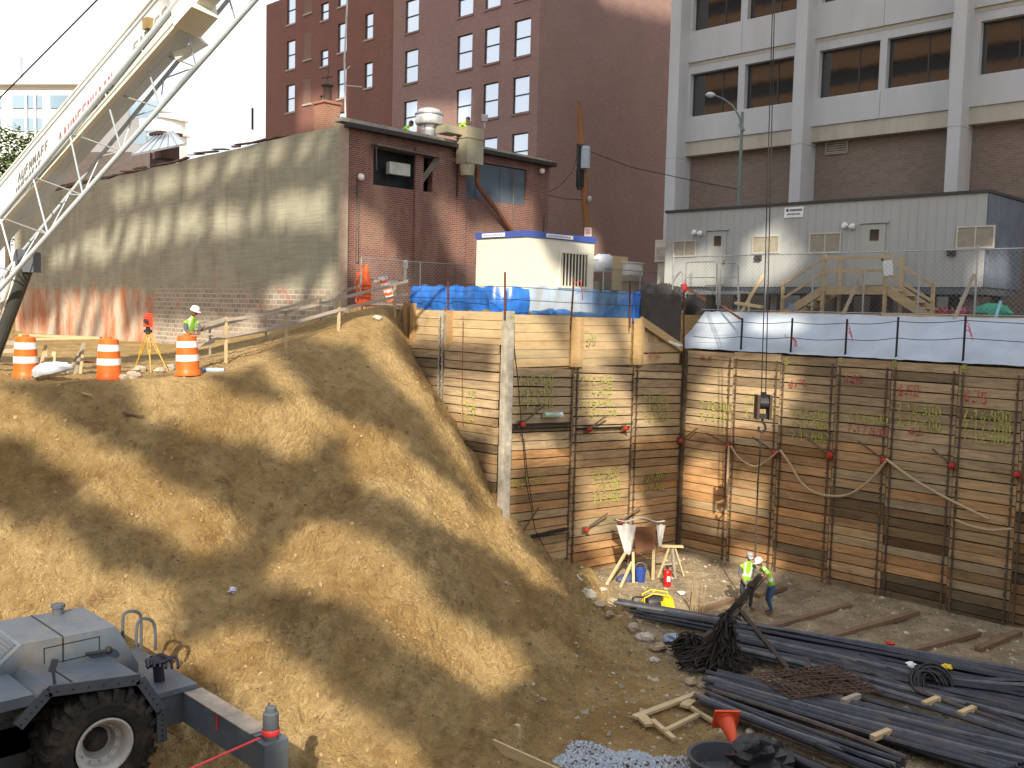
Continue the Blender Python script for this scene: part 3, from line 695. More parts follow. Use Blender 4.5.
m = MB(); m.bar((XS+.1, YS-.15, 6.52), (XE+.05, YS-.15, 6.40), .5, .16); obj('gutter', m, plain('black gutter', (.03, .028, .025), .6), lb)
m = MB(); m.bar((XS-.05, YS+.1, 6.72), (26.5, YS+.1, 6.63), .5, .14); m.bar((27.2, YS+.12, 6.62), (XE, YS+.12, 6.55), .5, .14); obj('roof_edge', m, plain('roof flashing', (.33, .31, .27), .6, .3, 4, 0, .2), lb)
m = MB(); m.box((XS+.31, YS+.31, 6.2), (XE-.31, YF, 6.38)); obj('roof', m, plain('tar roof', (.09, .085, .08), .9, .3), lb)
# debris of roofing boards along the side wall top
m = MB()
for k in range(26):
    y = YS+3+k*1.05+rnd.uniform(-.3, .3); z = ZT-.02*(y-YS)+.02
    m.bar((XS+.05+rnd.uniform(-.1, .15), y, z+rnd.uniform(.02, .1)), (XS+.1+rnd.uniform(-.1, .15), y+rnd.uniform(.8, 1.9), z+rnd.uniform(.02, .22)), rnd.uniform(.08, .3), rnd.uniform(.03, .1))
obj('coping_boards', m, plain('broken coping', (.20, .11, .07), .85, .5, 2), lb)
# duct box and rusty pipe
DUCT = plain('grimy sheet metal', (.36, .34, .24), .55, .25, 1.2, .2, .05, (.40, .16, .04), .75)
d0 = PY(461, 173, YS-.9); d1 = PY(484, 129, YS-.9)
m = MB(); m.box((d0.x+.30, YS-.9, d0.z+.45), (d1.x, YS-.25, d1.z)); m.lathe([(0, 0), (.26, 0), (.31, .30), (.31, .45)], (d0.x+.62, YS-.57, d0.z), Z0, 20); m.box((d0.x-.5, YS-.6, d1.z-.32), (d0.x+.29, YS+.1, d1.z-.02)); m.box((d0.x+.27, YS-.93, d1.z-.45), (d1.x+.03, YS-.22, d1.z-.41))
duct = obj('duct', m, DUCT, lb)
m = MB(); p0 = PY(477, 182, YS-.4); p1 = PY(512, 231, YS-.2); m.tube([p0+V(0, 0, .6), p0, p0+V(.1, 0, -.2), p1, p1+V(.1, 0, -1.2)], .10, 10); obj('pipe', m, RUST, lb)
for (px, y0_, y1_) in ((358.5, 176, 262), (514, 172, 232), (545, 215, 240)):
    m = MB(); q0 = PY(px, y0_, YS-.06); q1 = PY(px-1, y1_, YS-.06); m.tube([q0, q1], .03, 6); obj('conduit', m, plain('conduit', (.12, .11, .1), .6), lb)
for (px, py) in ((361, 177), (542, 171)):
    q = PY(px, py, YS-.15); m = MB(); m.lathe([(.02, -.1), (.11, -.08), (.13, .04), (.06, .12), (0, .13)], q, (0.3, -1, -.6), 12); obj('wall_lamp', m, WHITEP, lb)
# ------------------------------------------------------------------ white sheet on the bank above the right wall
SHEETW = plain('white sheet', (.37, .42, .49), .6, .18, 1.0, 0, .25, (.42, .42, .40), .5)
def grid_sheet(xs, ys, f):
    m = MB(); nx, ny = len(xs), len(ys)
    m.add([f(x, y) for x in xs for y in ys], [(i*ny+j, (i+1)*ny+j, (i+1)*ny+j+1, i*ny+j+1) for i in range(nx-1) for j in range(ny-1)]); return m
def shf(u, y):
    k = 1 if u > 0 else 0
    z = -1.20+u*1.30; x = 28.62+u*1.75
    x += .10*float(vnoise(np.array(y*1.1), np.array(u*1.5), 4)); z += .10*math.sin(u*3.14)*float(vnoise(np.array(y*1.7), np.array(u*2.), 9))+.03*float(vnoise(np.array(y*5.), np.array(u*2.), 19))
    return V(x, y, z+.03)
m = grid_sheet(np.linspace(0, 1, 10), np.linspace(2, 20.5, 120), shf)
tag(obj('white_sheet', m, SHEETW, smooth=True), 'long white plastic sheet covering the bank above the right timber wall', 'sheet')
m = MB(); y = 3.0; m.col = (1, .98, .95)
while y < 19.4: m.bar((30.42, y, .10), (30.42, min(y+3.6, 19.6), .10+rnd.uniform(-.02, .03)), .09, .12); y += 3.63
tag(obj('timber_kerb', m, NEWWOOD), 'line of pale timbers lying along the top of the white sheet', 'timber')
# stakes with ribbons and the two ropes
RIB = plain('red ribbon', (.55, .04, .05), .6)
st_pts = []
for i, (px, y0, y1) in enumerate(((740.7, 318, 347), (790.5, 318, 350), (845, 319, 352), (896, 317, 351), (963, 316, 354))):
    b = PX(px, y1, 28.72); t_ = V(b.x+.02, b.y, PX(px, y0, 28.72).z)
    m = MB(); m.bar(b-V(0, 0, .25), t_, .05, .03, (0, 1, 0)); m.bar(b-V(0, 0, .25)+V(.02, 0, 0), t_+V(.02, 0, 0), .015, .06, (0, 1, 0))
    r = obj('stake', m, BLACK); tag(r, ['dark stake standing in the white sheet, nearest the inner corner', 'dark stake in the white sheet just right of the hoist cable', 'dark stake in the white sheet with two red ribbons, left of the steps', 'plain dark stake in the white sheet below the wooden steps', 'dark stake with red ribbon at the right end of the white sheet'][i], 'stake', 'stakes along the white sheet')
    st_pts.append((b, t_))
    if i in (1, 2, 4):
        m = MB()
        for k in range(3):
            q = t_+V(-.03, -.03, -.12-k*.12 if i != 1 else -.6); m.tube([q, q+V(-.02, -.10-.04*k, -.12), q+V(-.03, -.12-.05*k, -.32)], .012, 5)
        obj('ribbon', m, RIB, r)
for k, zz in ((0, .12), (1, .62)):
    m = MB(); pts = []
    ends = [V(28.7, 19.8, -.75+.5*(1-k))]+[V(a[1].x-.04, a[1].y, a[1].z-zz) for a in st_pts]+[V(28.7, 6, st_pts[-1][1].z-zz)]
    for a, b in zip(ends[:-1], ends[1:]):
        for q in range(6): tt = q/6; pts.append(a.lerp(b, tt)-V(0, 0, .06*math.sin(math.pi*tt)))
    pts.append(ends[-1]); m.tube(pts, .011, 5)
    tag(obj('rope', m, BLACK), ['upper thin rope strung along the stakes on the white sheet', 'lower thin rope strung along the stakes on the white sheet'][k], 'rope', 'ropes along the white sheet')

# ------------------------------------------------------------------ grey site trailer, face X = 33
TRG = plain('trailer siding', (.38, .40, .40), .5, .07, .8, 0, .03, (.25, .25, .24), .3, stretch=(1, 1, .3)); SKIRT = plain('trailer skirt', (.10, .12, .14), .6, .2)
tr = thing('site_trailer', 'long grey office trailer on blocks with small doors and screened windows', 'trailer', (34.5, 18, .1))
XT_ = 33.0; ty0, ty1 = 11.75, 24.3
def trim_corr(m, X, y0, y1, z0, z1, st=.2):
    y = y0
    while y < y1-.01: m.box((X-.012, y, z0), (X-.001, min(y+.03, y1), z1)); y += st
m = MB(); m.box((XT_, ty0, 1.12), (XT_+3.4, ty1, 4.12)); trim_corr(m, XT_, ty0+.02, ty1, 1.12, 4.1, .31)
for x in np.arange(XT_+.1, XT_+3.3, .31): m.box((x, ty0-.012, 1.12), (x+.03, ty0-.001, 4.1))
obj('body', m, TRG, tr)
m = MB(); m.box((XT_+.01, ty0-.035, 1.13), (XT_+3.39, ty0-.014, 4.11)); obj('end_shade_panel', m, plain('shaded end paint', (.12, .15, .20), .5), tr)  # the end wall's shade is put into this thin darker sheet
m = MB(); m.box((XT_-.06, ty0-.08, 4.123), (XT_+3.45, ty1+.05, 4.22)); obj('roof_trim', m, plain('trailer roof edge', (.05, .05, .05), .5), tr)
m = MB(); m.box((XT_+.03, ty0+.03, .88), (XT_+3.37, ty1-.02, 1.117)); obj('skirt', m, SKIRT, tr)
for k in range(9):
    y = ty0+.4+k*1.45
    for x in (XT_+.5, XT_+2.7): m = MB(); m.box((x, y, 0), (x+.4, y+.25, .87)); obj('pier_block', m, plain('pier blocks', (.18, .17, .16), .9), tr)
def trdoor(px):
    q = PX(px, 250, XT_); y = q.y
    m = MB(); m.box((XT_-.045, y-.42, 1.18), (XT_-.013, y+.42, 3.28)); d = obj('door', m, plain('trailer door', (.38, .40, .38), .5, .06), tr)
    m = MB(); m.box((XT_-.06, y-.20, 2.72), (XT_-.046, y+.12, 3.1)); obj('window', m, glassm('door glass', (.04, .035, .03)), d)
    m = MB(); m.box((XT_-.09, y-.52, 3.31), (XT_-.013, y+.52, 3.36)); obj('rain_cap', m, TRG, d)
    m = MB(); m.box((XT_-.1, y-.40, 2.0), (XT_-.046, y-.36, 2.14)); obj('handle', m, BLACK, d)
    for k, dy in enumerate((.78, 1.05)):
        m = MB(); c = V(XT_-.12, y+dy, 3.22+.03*k); m.lathe([(.03, .10), (.06, .06), (.10, 0), (.10, -.1), (.0, -.13)], c, (-.5, .2, -.5) if k else (-.5, .6, -.2), 12); obj('flood_light', m, WHITEP, tr)
trdoor(717); trdoor(873)
SCR = plain('window screen', (.30, .27, .215), .6, .18, 5); ALU = plain('aluminium frame', (.55, .54, .50), .4, .1, 3, .3)
for (x0, x1, y0, y1) in ((673, 697, 240, 257), (752, 780, 235, 254), (809, 842, 232, 253.5), (956, 996, 225, 249)):
    a = PX(x0, y1, XT_); b = PX(x1, y0, XT_); ya, yb = b.y, a.y; za, zb = a.z, b.z
    m = MB(); e = .05
    m.box((XT_-.05, ya, za), (XT_-.014, ya+e, zb)); m.box((XT_-.05, yb-e, za), (XT_-.014, yb, zb)); m.box((XT_-.05, ya+e, za), (XT_-.014, yb-e, za+e)); m.box((XT_-.05, ya+e, zb-e), (XT_-.014, yb-e, zb)); m.box((XT_-.046, (ya+yb)/2-.02, za+e), (XT_-.014, (ya+yb)/2+.02, zb-e))
    f = obj('window', m, ALU, tr)
    m = MB(); m.box((XT_-.03, ya+e, za+e), (XT_-.016, (ya+yb)/2-.02, zb-e)); m.box((XT_-.03, (ya+yb)/2+.02, za+e), (XT_-.016, yb-e, zb-e)); obj('screen', m, SCR, f)
for px in (759, 952): # meter boxes under windows
    q = PX(px, 253 if px > 900 else 257.5, XT_); m = MB(); m.box((XT_-.12, q.y-.13, q.z-.1), (XT_-.014, q.y+.13, q.z+.1)); obj('box', m, BLACK, tr)
# the white company plate (writing too small to read: dark lines and a mark)
q0 = PX(784.5, 218, XT_); q1 = PX(804, 206.5, XT_)
m = MB(); m.box((XT_-.03, q1.y, q0.z), (XT_-.014, q0.y, q1.z)); pl = obj('sign', m, plain('sign white', (.78, .78, .78), .5, .05), tr)
m = MB(); hh = q1.z-q0.z; ww = q0.y-q1.y; x = XT_-.034
m.box((x, q0.y-ww*.22, q1.z-hh*.42), (x+.003, q0.y-ww*.1, q1.z-hh*.16))
yy = q0.y-ww*.28
for k in range(11):
    wq = ww*.045; m.box((x, yy-wq, q1.z-hh*.40), (x+.003, yy, q1.z-hh*.2)); yy -= ww*.06
yy = q0.y-ww*.14
for k in range(12):
    wq = ww*.035; m.box((x, yy-wq, q1.z-hh*.76), (x+.003, yy, q1.z-hh*.60)); yy -= ww*(.055 if k % 4 != 3 else .075)
obj('lettering', m, plain('sign navy', (.05, .06, .13), .5), pl)

# ------------------------------------------------------------------ wooden steps and landing, gangway rails
LUM = woodm('lumber', (.52, .40, .23), .18, False); LUMG = woodm('grey lumber', (.36, .31, .25), .2, False)
ws = thing('wooden_steps', 'new timber landing with posts, rails and steps down both sides at the trailer door', 'steps', (32.2, 15.7, 0))
XW = 31.6
def pw(px, py, X=XW): return PX(px, py, X)
ypl = pw(824, 300).y; ypr = pw(886, 300).y
m = MB(); m.box((XW, ypr-.1, .95), (32.85, ypl+.1, 1.08)); m.box((XW-.04, ypr-.12, .82), (XW-.002, ypl+.12, 1.09)); obj('platform', m, LUM, ws)
for y in (ypl, ypr):
    for x in (XW-.10, 32.7): m = MB(); m.box((x-.05, y-.05, 0), (x+.05, y+.05, 2.2)); obj('post', m, LUM, ws)
for (z, mm) in ((2.05, LUM), (1.6, LUM)):
    m = MB(); m.bar((XW-.13, ypl+.05, z), (XW-.13, ypr-.05, z), .04, .10); obj('rail', m, mm, ws)
for sg, yy in ((1, ypl), (-1, ypr)):
    e = yy+sg*1.55
    for x_ in (XW-.06, XW+1.05): m = MB(); m.bar((x_, yy, 1.0), (x_, e, .05), .05, .28); obj('stringer', m, LUM, ws)
    for k in range(4): m = MB(); yk = yy+sg*(.28+k*.33); m.box((XW-.03, min(yk, yk+sg*.26), .80-k*.21), (XW+1.02, max(yk, yk+sg*.26), .84-k*.21)); obj('tread', m, LUM, ws)
    m = MB(); m.box((XW-.12, e-.05, 0), (XW-.03, e+.05, 1.25)); obj('post', m, LUM, ws)
    for z in (.95, .45): m = MB(); m.bar((XW-.14, yy, z+1.1), (XW-.14, e, z+.18), .04, .09); obj('rail', m, LUM, ws)
m = MB(); a = pw(888, 268, XW-.2); m.obox(a, V(.004, 0, 0), V(0, .16, -.02), V(0, .03, .25)); tag(obj('paper_notice', m, plain('paper', (.75, .77, .82), .7, .05)), 'white paper notice fixed to the right post of the wooden landing', 'notice')
# metal gangway rails left
PIPE = plain('galvanised pipe', (.36, .37, .38), .45, .15, 6, .5); 
gs = thing('metal_gangway', 'grey steel pipe handrails around steps at the left trailer door', 'handrail', PX(715, 310, 31.9)*1)
gs.location.z = 0
def gp(px, py, X=31.9): return PX(px, py, X)
for loop in ([(685.5, 305), (686, 264), (688, 262), (715, 261.5), (717, 263), (716.5, 305)], [(720, 305), (720, 264), (723, 262.5), (736, 263), (738.5, 266), (738, 305)]):
    m = MB(); m.tube([gp(*p) for p in loop], .028, 8); obj('rail_loop', m, PIPE, gs)
    for yy in (277.5, 294): m = MB(); m.tube([gp(loop[0][0], yy), gp(loop[-1][0], yy)], .022, 6); obj('rail', m, PIPE, gs)
m = MB(); m.tube([gp(672, 298, 31.5), gp(672.5, 284, 31.5), gp(676, 277, 31.5), gp(680.5, 271.5, 31.5), gp(682, 272.5, 31.5), gp(683.5, 288, 31.5), gp(684, 306, 31.5)], .026, 8); obj('rail_loop', m, PIPE, gs)
m = MB(); y0_ = gp(738, 300).y; y1_ = gp(686, 300).y; m.box((31.9, y0_, .85), (32.9, y1_, .93))
for k in range(4): m.box((31.95, y1_+.05+k*.28, .65-k*.2), (32.8, y1_+.31+k*.28, .69-k*.2))
m.box((31.95, y0_, .0), (32.05, y0_+.06, .85)); m.box((32.7, y0_, .0), (32.8, y0_+.06, .85)); obj('platform', m, PIPE, gs)

# ------------------------------------------------------------------ fence along the right, X = 31
def chain(m, P0, P1, z0, z1, st=.16, r=.0035):
    L_ = (P1-P0).length; H = z1-z0; d = (P1-P0)/L_
    k = -H
    while k < L_:
        for s in (0, 1):
            a0, a1 = k, k+H
            t0 = max(a0, 0); t1 = min(a1, L_)
            if t1 > t0:
                za = z0+(t0-k); zb = z0+(t1-k)
                if s: za, zb = z1-(t0-k), z1-(t1-k)
                m.bar(P0+d*t0+V(0, 0, za-P0.z), P0+d*t1+V(0, 0, zb-P0.z), r*2, r*2)
        k += st
WIRE = plain('fence wire', (.30, .31, .32), .5, .1, 6, .4)
def fence(name, label, pts, zb, zt, posts_extra=0, diag=True):
    t = thing(name, label, 'fence', V(pts[0].x, pts[0].y, zb))
    for a, b in zip(pts[:-1], pts[1:]):
        for z_ in (zt, zb+.1): m = MB(); m.tube([V(a.x, a.y, z_), V(b.x, b.y, z_)], .021, 6); obj('rail', m, PIPE, t)
        if diag: m = MB(); chain(m, V(a.x, a.y, 0), V(b.x, b.y, 0), zb+.1, zt); obj('wire_mesh', m, WIRE, t)
    for a in pts: m = MB(); m.tube([V(a.x, a.y, zb-.1), V(a.x, a.y, zt+posts_extra)], .032, 8); obj('post', m, PIPE, t)
    return t
XF = 30.9
fy = [PX(px, 300, XF) for px in (672, 718.5, 765, 812, 863, 918, 975, 1040)]
fence('chain_link_fence', 'wire fence with pipe posts along the top of the white sheet', fy, .10, 2.18, .12)
br_pts = [((763, 275), (738, 318)), ((862, 273), (840, 321)), ((974, 274), (953, 322))]
for k, (a, b) in enumerate(br_pts):
    A_ = PX(a[0], a[1], XF-.06); B_ = PX(b[0], b[1], 30.3)
    m = MB(); m.bar(A_, B_, .05, .10); tag(obj('timber_brace', m, LUM if k == 0 else LUMG), ['pale timber brace leaning on the fence near the gangway rails', 'grey timber brace leaning on the fence left of the wooden steps', 'grey timber brace leaning on the fence right of the wooden steps'][k], 'brace', 'braces of the fence')
# odds and ends around there
def plank(a, b, w_, h_, label, mat=None, group=None, name='timber_plank', cat='plank', up=None):
    m = MB(); m.bar(a, b, w_, h_, up); o = obj(name, m, mat or LUM); tag(o, label, cat, group); return o
plank(PX(736, 303, 30.5), PX(762, 307, 30.5), .25, .10, 'short pale plank lying across the kerb left of the hoist cable')
plank(PX(722, 306, 30.2), PX(741, 319, 28.9), .06, .06, 'dark rusty bar leaning from the first stake up to the gangway', RUST, cat='bar')
plank(PX(681, 285, 29.4), PX(706, 300, 29.9), .08, .08, 'reddish plank sloping down beside the red clamp at the tarp corner', plain('reddish board', (.35, .13, .06), .7), cat='plank')
plank(PX(789, 303, 30.6), PX(794, 313, 30.6), .05, .04, 'short blue strip standing on the kerb left of the wooden steps', plain('blue strip', (.06, .25, .60), .5), name='blue_strip', cat='strip')
plank(PX(1001, 301, 30.8), PX(995, 320, 30.6), .07, .04, 'pale blue stick leaning in front of the green tarp', plain('pale blue', (.25, .50, .68), .5), name='blue_stick', cat='stick')
def lump(name, c, sz, mat, label, cat, seed=1, n=12, mm=8, rn=.13, z0=None):
    rg = random.Random(seed); m = MB(); m.ball((0, 0, 0), 1, n, mm, (1, 1, 1), rn, rg)
    m.v = [(c[0]+v[0]*sz[0]*.5, c[1]+v[1]*sz[1]*.5, c[2]+max(v[2], -.8)*sz[2]*.5) for v in m.v]
    return tag(obj(name, m, mat, smooth=True), label, cat)
q = PX(993, 310, 31.6); lump('green_tarp', (q.x, q.y, .28), (.8, 1.1, .6), plain('green plastic', (.03, .30, .20), .5), 'green plastic sheet bundled under the right end of the trailer', 'tarp', 3)
rng5 = random.Random(5)
for k in range(6):
    q = PX(940+k*6, 308, 32.3); m = MB(); cc = [(.35,.04,.04), (.3,.05,.1), (.12,.05,.05)][k % 3]
    m.lathe([(0, 0), (.13, 0), (.13, .34), (.05, .38), (.05, .45), (0, .46)], (q.x, q.y, 0.0), Z0, 10)
    tag(obj('red_can', m, plain('can %d' % (k % 3), cc, .5)), 'small reddish can stored in the shade below the trailer', 'can', 'cans below the trailer')
# dark round hose reel/pipe beside the black tarp
q = PX(692, 306, 29.3); lump('black_bag', (q.x, q.y, q.z), (.6, .75, .8), plain('bag black', (.03, .028, .025), .5, .3, 5), 'dark rounded bag between the black tarp and the white sheet', 'bag', 8)

# ------------------------------------------------------------------ white shed (site kiosk) with barred window
CREAM = plain('cream panel', (.66, .64, .55), .5, .05, 1.0); BLUEP = plain('blue band', (.05, .09, .35), .5, .1)
sh = thing('white_cabin', 'small cream cabin with blue roof band and barred window behind the blue tarp', 'cabin', (26.8, 26, 0))
x0, x1, y0, y1 = 25.1, 28.75, 24.5, 27.15
m = MB(); m.box((x0, y0, 0), (x1, y1, 2.62)); 
for x in (x0+.9, x0+1.8, x0+2.7): m.box((x, y0-.012, .05), (x+.03, y0-.002, 2.6))
for y in (y0+.9, y0+1.8): m.box((x0-.012, y, .05), (x0-.002, y+.03, 2.6))
obj('body', m, CREAM, sh)
m = MB(); m.box((x0-.05, y0-.05, 2.623), (x1+.05, y1+.05, 2.84)); obj('roof_band', m, BLUEP, sh)
for (a, b, ax) in ((x0+.9, x0+2.35, 'x'), (y0+1.1, y0+2.3, 'y')):
    m = MB()
    if ax == 'x': m.box((a, y0-.07, 2.66), (b, y0-.053, 2.80))
    else: m.box((x0-.07, a, 2.66), (x0-.053, b, 2.80))
    pq = obj('name_plate', m, plain('plate white', (.72, .72, .72), .5, .05), sh)
    m = MB(); k = a+.12
    while k < b-.15:
        if ax == 'x': m.box((k, y0-.075, 2.70), (k+.06, y0-.071, 2.76))
        else: m.box((x0-.075, k, 2.70), (x0-.071, k+.06, 2.76))
        k += .10
    obj('lettering', m, plain('plate grey', (.25, .27, .4), .5), pq)
wa = PY(558.5, 280, y0); wb = PY(587.5, 245, y0); wx0, wx1, wz0, wz1 = wa.x+.05, wb.x-.05, .95, 2.15
m = MB(); m.box((wx0, y0-.03, wz0), (wx1, y0-.014, wz1)); g = obj('window', m, plain('window dark', (.03, .035, .03), .3), sh)
m = MB(); e = .08; m.box((wx0-e, y0-.08, wz0-e), (wx0, y0-.003, wz1+e)); m.box((wx1, y0-.08, wz0-e), (wx1+e, y0-.003, wz1+e)); m.box((wx0, y0-.08, wz1), (wx1, y0-.003, wz1+e)); m.box((wx0, y0-.08, wz0-e), (wx1, y0-.003, wz0)); obj('frame', m, CREAM, g)
m = MB()
for k in range(8): x = wx0+.06+k*(wx1-wx0-.1)/7.6; m.box((x, y0-.065, wz0), (x+.045, y0-.035, wz1))
obj('bars', m, CREAM, g)

# ------------------------------------------------------------------ blue tarp barrier on rusty stakes
def tarpmat(name, col, alpha):
    m, t, b = nodes(name); n = noise(t, mapping(t, (1, 1, .6)), 1.2, 5, .6)
    t.links.new(mixn(t, ramp(t, n, .35, .65), [c*.5 for c in col], [min(1, c*1.5) for c in col]), b.inputs['Base Color']); b.inputs['Roughness'].default_value = .35
    b.inputs['Alpha'].default_value = alpha
    b.inputs['Transmission Weight'].default_value = 0
    return m
def hang(pts, zt, zb, mat, seed, amp=.10, n=60, belly=.12):
    """hanging sheet along a polyline: top heights zt(t), bottom zb(t)"""
    P_ = [Vector(p) for p in pts]; tot = sum((b-a).length for a, b in zip(P_[:-1], P_[1:])); m = MB(); cols_ = []
    for i in range(n+1):
        s = tot*i/n; k = 0
        while k < len(P_)-2 and s > (P_[k+1]-P_[k]).length: s -= (P_[k+1]-P_[k]).length; k += 1
        d = (P_[k+1]-P_[k]); p = P_[k]+d*(s/d.length); nn = Vector((d.y, -d.x, 0)).normalized(); cols_.append((p, nn, i/n))
    rows_ = 9; vs = []
    for p, nn, t_ in cols_:
        for r_ in range(rows_):
            v = r_/(rows_-1); o = amp*float(vnoise(np.array(t_*n*.35), np.array(v*1.5), seed))*2+belly*math.sin(math.pi*v)*.6+.04*float(vnoise(np.array(t_*n*.9), np.array(v*4.), seed+3))
            z = zt(t_)*(1-v)+zb(t_)*v-.03*math.sin(t_*40)*(1-v); q = p+nn*o; vs.append((q.x, q.y, z))
    m.add(vs, [(i*rows_+j, i*rows_+j+1, (i+1)*rows_+j+1, (i+1)*rows_+j) for i in range(n) for j in range(rows_-1)]); return m
TARPB = tarpmat('blue tarp', (.02, .13, .48), 1); TARPC = tarpmat('thin blue film', (.12, .30, .58), .55)
t1 = PX(407, 283, 19.95); 
m = hang([(19.98, 24.6, 0), (19.98, 20.9, 0), (20.4, 20.5, 0), (21.0, 20.38, 0)], lambda t: .72-.05*t, lambda t: -.08-.04*t, TARPB, 5, .05)
tag(obj('blue_tarp', m, TARPB, smooth=True), 'bright blue tarp hung along the top of the left timber wall', 'tarp')
m = hang([(21.02, 20.38, 0), (25.9, 20.38, 0)], lambda t: .74-.05*t, lambda t: -.08-.1*t, TARPC, 15, .04, 60, .03)
tag(obj('blue_film', m, TARPC, smooth=True), 'thin see-through blue film stretched in front of the cream cabin', 'tarp')
m = hang([(21.4, 20.52, 0), (24.5, 20.6, 0), (26.6, 20.5, 0)], lambda t: .02+.75*max(0, t-.6)/.4+.05*math.sin(t*9), lambda t: -.14, TARPB, 25, .16, 60)
tag(obj('blue_tarp', m, TARPB, smooth=True), 'deep blue tarp bunched low behind the film at the cabin foot', 'tarp')
m = hang([(26.4, 20.36, 0), (27.2, 20.32, 0), (28.35, 20.12, 0)], lambda t: .70-.02*t, lambda t: -.35-.72*t, TARPB, 35, .03, 40, .0)
tag(obj('black_tarp', m, plain('black mesh tarp', (.06, .05, .04), .7, .3, 3), smooth=True), 'stretched black sheet at the inner corner above the sloping board', 'tarp')
m = hang([(25.9, 20.42, 0), (26.5, 20.38, 0)], lambda t: .68, lambda t: -.25-.1*t, TARPB, 45, .05, 20, .0)
tag(obj('blue_tarp', m, TARPB, smooth=True), 'narrow blue tarp strip beside the black sheet', 'tarp')
m = MB(); m.tube([(26.4, 20.28, -.36), (27.3, 20.22, -.78), (28.4, 20.04, -1.1)], .03, 6); m.bar((27.6, 20.15, -.9), (28.2, 20.05, -1.1), .12, .08); tag(obj('white_strip', m, WHITEP), 'white edge strip along the foot of the black sheet', 'strip')
RSTK = plain('rusty stake', (.12, .04, .03), .7)
for i, (px, ya, yb) in enumerate(((448, 264, 313), (505, 272, 312), (571, 277, 318), (630, 282, 322), (684, 284, 352))):
    if i == 0: a, b = PX(px, yb, XL-.02), PX(px, ya, XL-.02)
    else: a = PY(px, yb, 20.05); b = PY(px+(3 if i == 2 else 0), ya, 20.05)
    m = MB(); m.bar(a-V(0, 0, .2), b, .05, .035, (1, 0, 0)); r = obj('rusty_stake', m, RSTK)
    tag(r, ['thin rusty stake on the left timber wall', 'rusty stake on top of the light corner pile', 'slightly leaning rusty stake with ribbon before the cabin window', 'rusty stake at the right end of the blue film', 'rusty stake with red clamp at the inner corner of the pit'][i], 'stake', 'rusty stakes along the tarp')
    if i in (2, 4):
        m = MB(); c = b-V(.0, .03, .12 if i == 4 else .2)
        if i == 4: m.ball(c, .12, 8, 6, (1, .7, 1.5), .15, random.Random(2))
        else: m.tube([c, c+V(.25, -.02, .1), c+V(.35, -.02, -.3), c+V(.38, -.02, -.5)], .015, 5)
        obj('ribbon', m, RIB, r)
m = MB()
for z in (.70, .33): m.tube([(19.75, 24.5, z), (19.78, 20.0, z-.02), (22.6, 20.0, z-.06), (25.7, 20.0, z-.08), (28.5, 20.0, z-.15)], .009, 5)
tag(obj('rope', m, BLACK), 'thin dark ropes strung between the rusty stakes in front of the blue tarp', 'rope')
# fence panel in front of the brick front
pts = [PY(px, 285, 29.2) for px in (361, 420, 476)]
fence('chain_link_fence', 'wire fence panels in front of the dark brick wall', pts, .0, 1.75, 0)
pts = [PY(px, 285, 25.6) for px in (603, 640, 690)]
fence('chain_link_fence', 'wire fence panels between the cream cabin and the trailer', pts, .0, 1.78, 0)
# things between cabin and trailer
m = MB(); a = PY(612, 290, 26.5); b = PY(628, 257, 26.5); m.box((a.x, 26.5, a.z), (b.x, 26.54, b.z)); tag(obj('plywood_sheet', m, woodm('plywood', (.50, .40, .24), .12, False)), 'upright plywood sheet right of the cream cabin', 'plywood')
m = MB(); a = PY(628, 275, 26.2); b = PY(643, 264, 26.2); m.box((a.x, 26.2, a.z), (b.x, 26.8, b.z)); m.box((a.x+.1, 26.18, a.z+.05), (b.x-.1, 26.199, b.z-.1)); m.box((a.x-.04, 26.15, b.z+.002), (b.x+.04, 26.85, b.z+.05)); tag(obj('white_box', m, WHITEP), 'white box standing on a stack right of the plywood', 'box')
m = MB(); m.box((a.x+.1, 26.3, 0), (b.x+.3, 26.8, a.z-.25)); m.box((a.x, 26.2, a.z-.246), (b.x+.1, 26.9, a.z-.004)); tag(obj('crate', m, LUMG), 'grey crate under the white box', 'crate')
q = PY(603, 262, 28.3); lump('white_bundle', (q.x, q.y, q.z-.1), (1.6, 1.1, .9), plain('white cloth', (.62, .66, .72), .6), 'white cloth bundle piled right behind the cream cabin', 'cloth', 6)
q = PY(598, 285, 27.8); m = MB(); m.box((q.x-.6, 27.4, 0), (q.x+1.1, 28.2, .9)); m.box((q.x-.65, 27.35, .903), (q.x+1.15, 28.25, .95)); m.box((q.x-.3, 27.5, .953), (q.x+.9, 28.1, 1.35)); tag(obj('tool_chest', m, plain('chest', (.30, .31, .28), .6)), 'grey chest under the white cloth bundle', 'chest')
for (px, py, lb_) in ((651, 275, 'dark refuse heap left of the trailer'), (668, 290, 'dark pile of refuse bags by the gangway rails')):
    q = PX(px, py, 31.2); lump('refuse_pile', (q.x, q.y, .5), (1.4, 1.3, 1.3), plain('refuse', (.06, .055, .05), .7, .5, 6), lb_, 'refuse', int(px), 14, 10, .2)
m = MB(); a = PX(654.5, 262, 34); b = PX(665, 242, 34); m.box((34, b.y-.3, a.z), (34.8, a.y, b.z+.1)); 
for k in range(6): m.box((33.96, b.y-.2, a.z+.15+k*.09), (33.997, a.y-.1, a.z+.19+k*.09))
m.box((34.1, b.y-.1, 0), (34.7, a.y-.1, a.z-.003)); tag(obj('air_conditioner', m, plain('ac unit', (.62, .58, .50), .6)), 'cream air conditioner unit at the left end of the trailer', 'air conditioner')

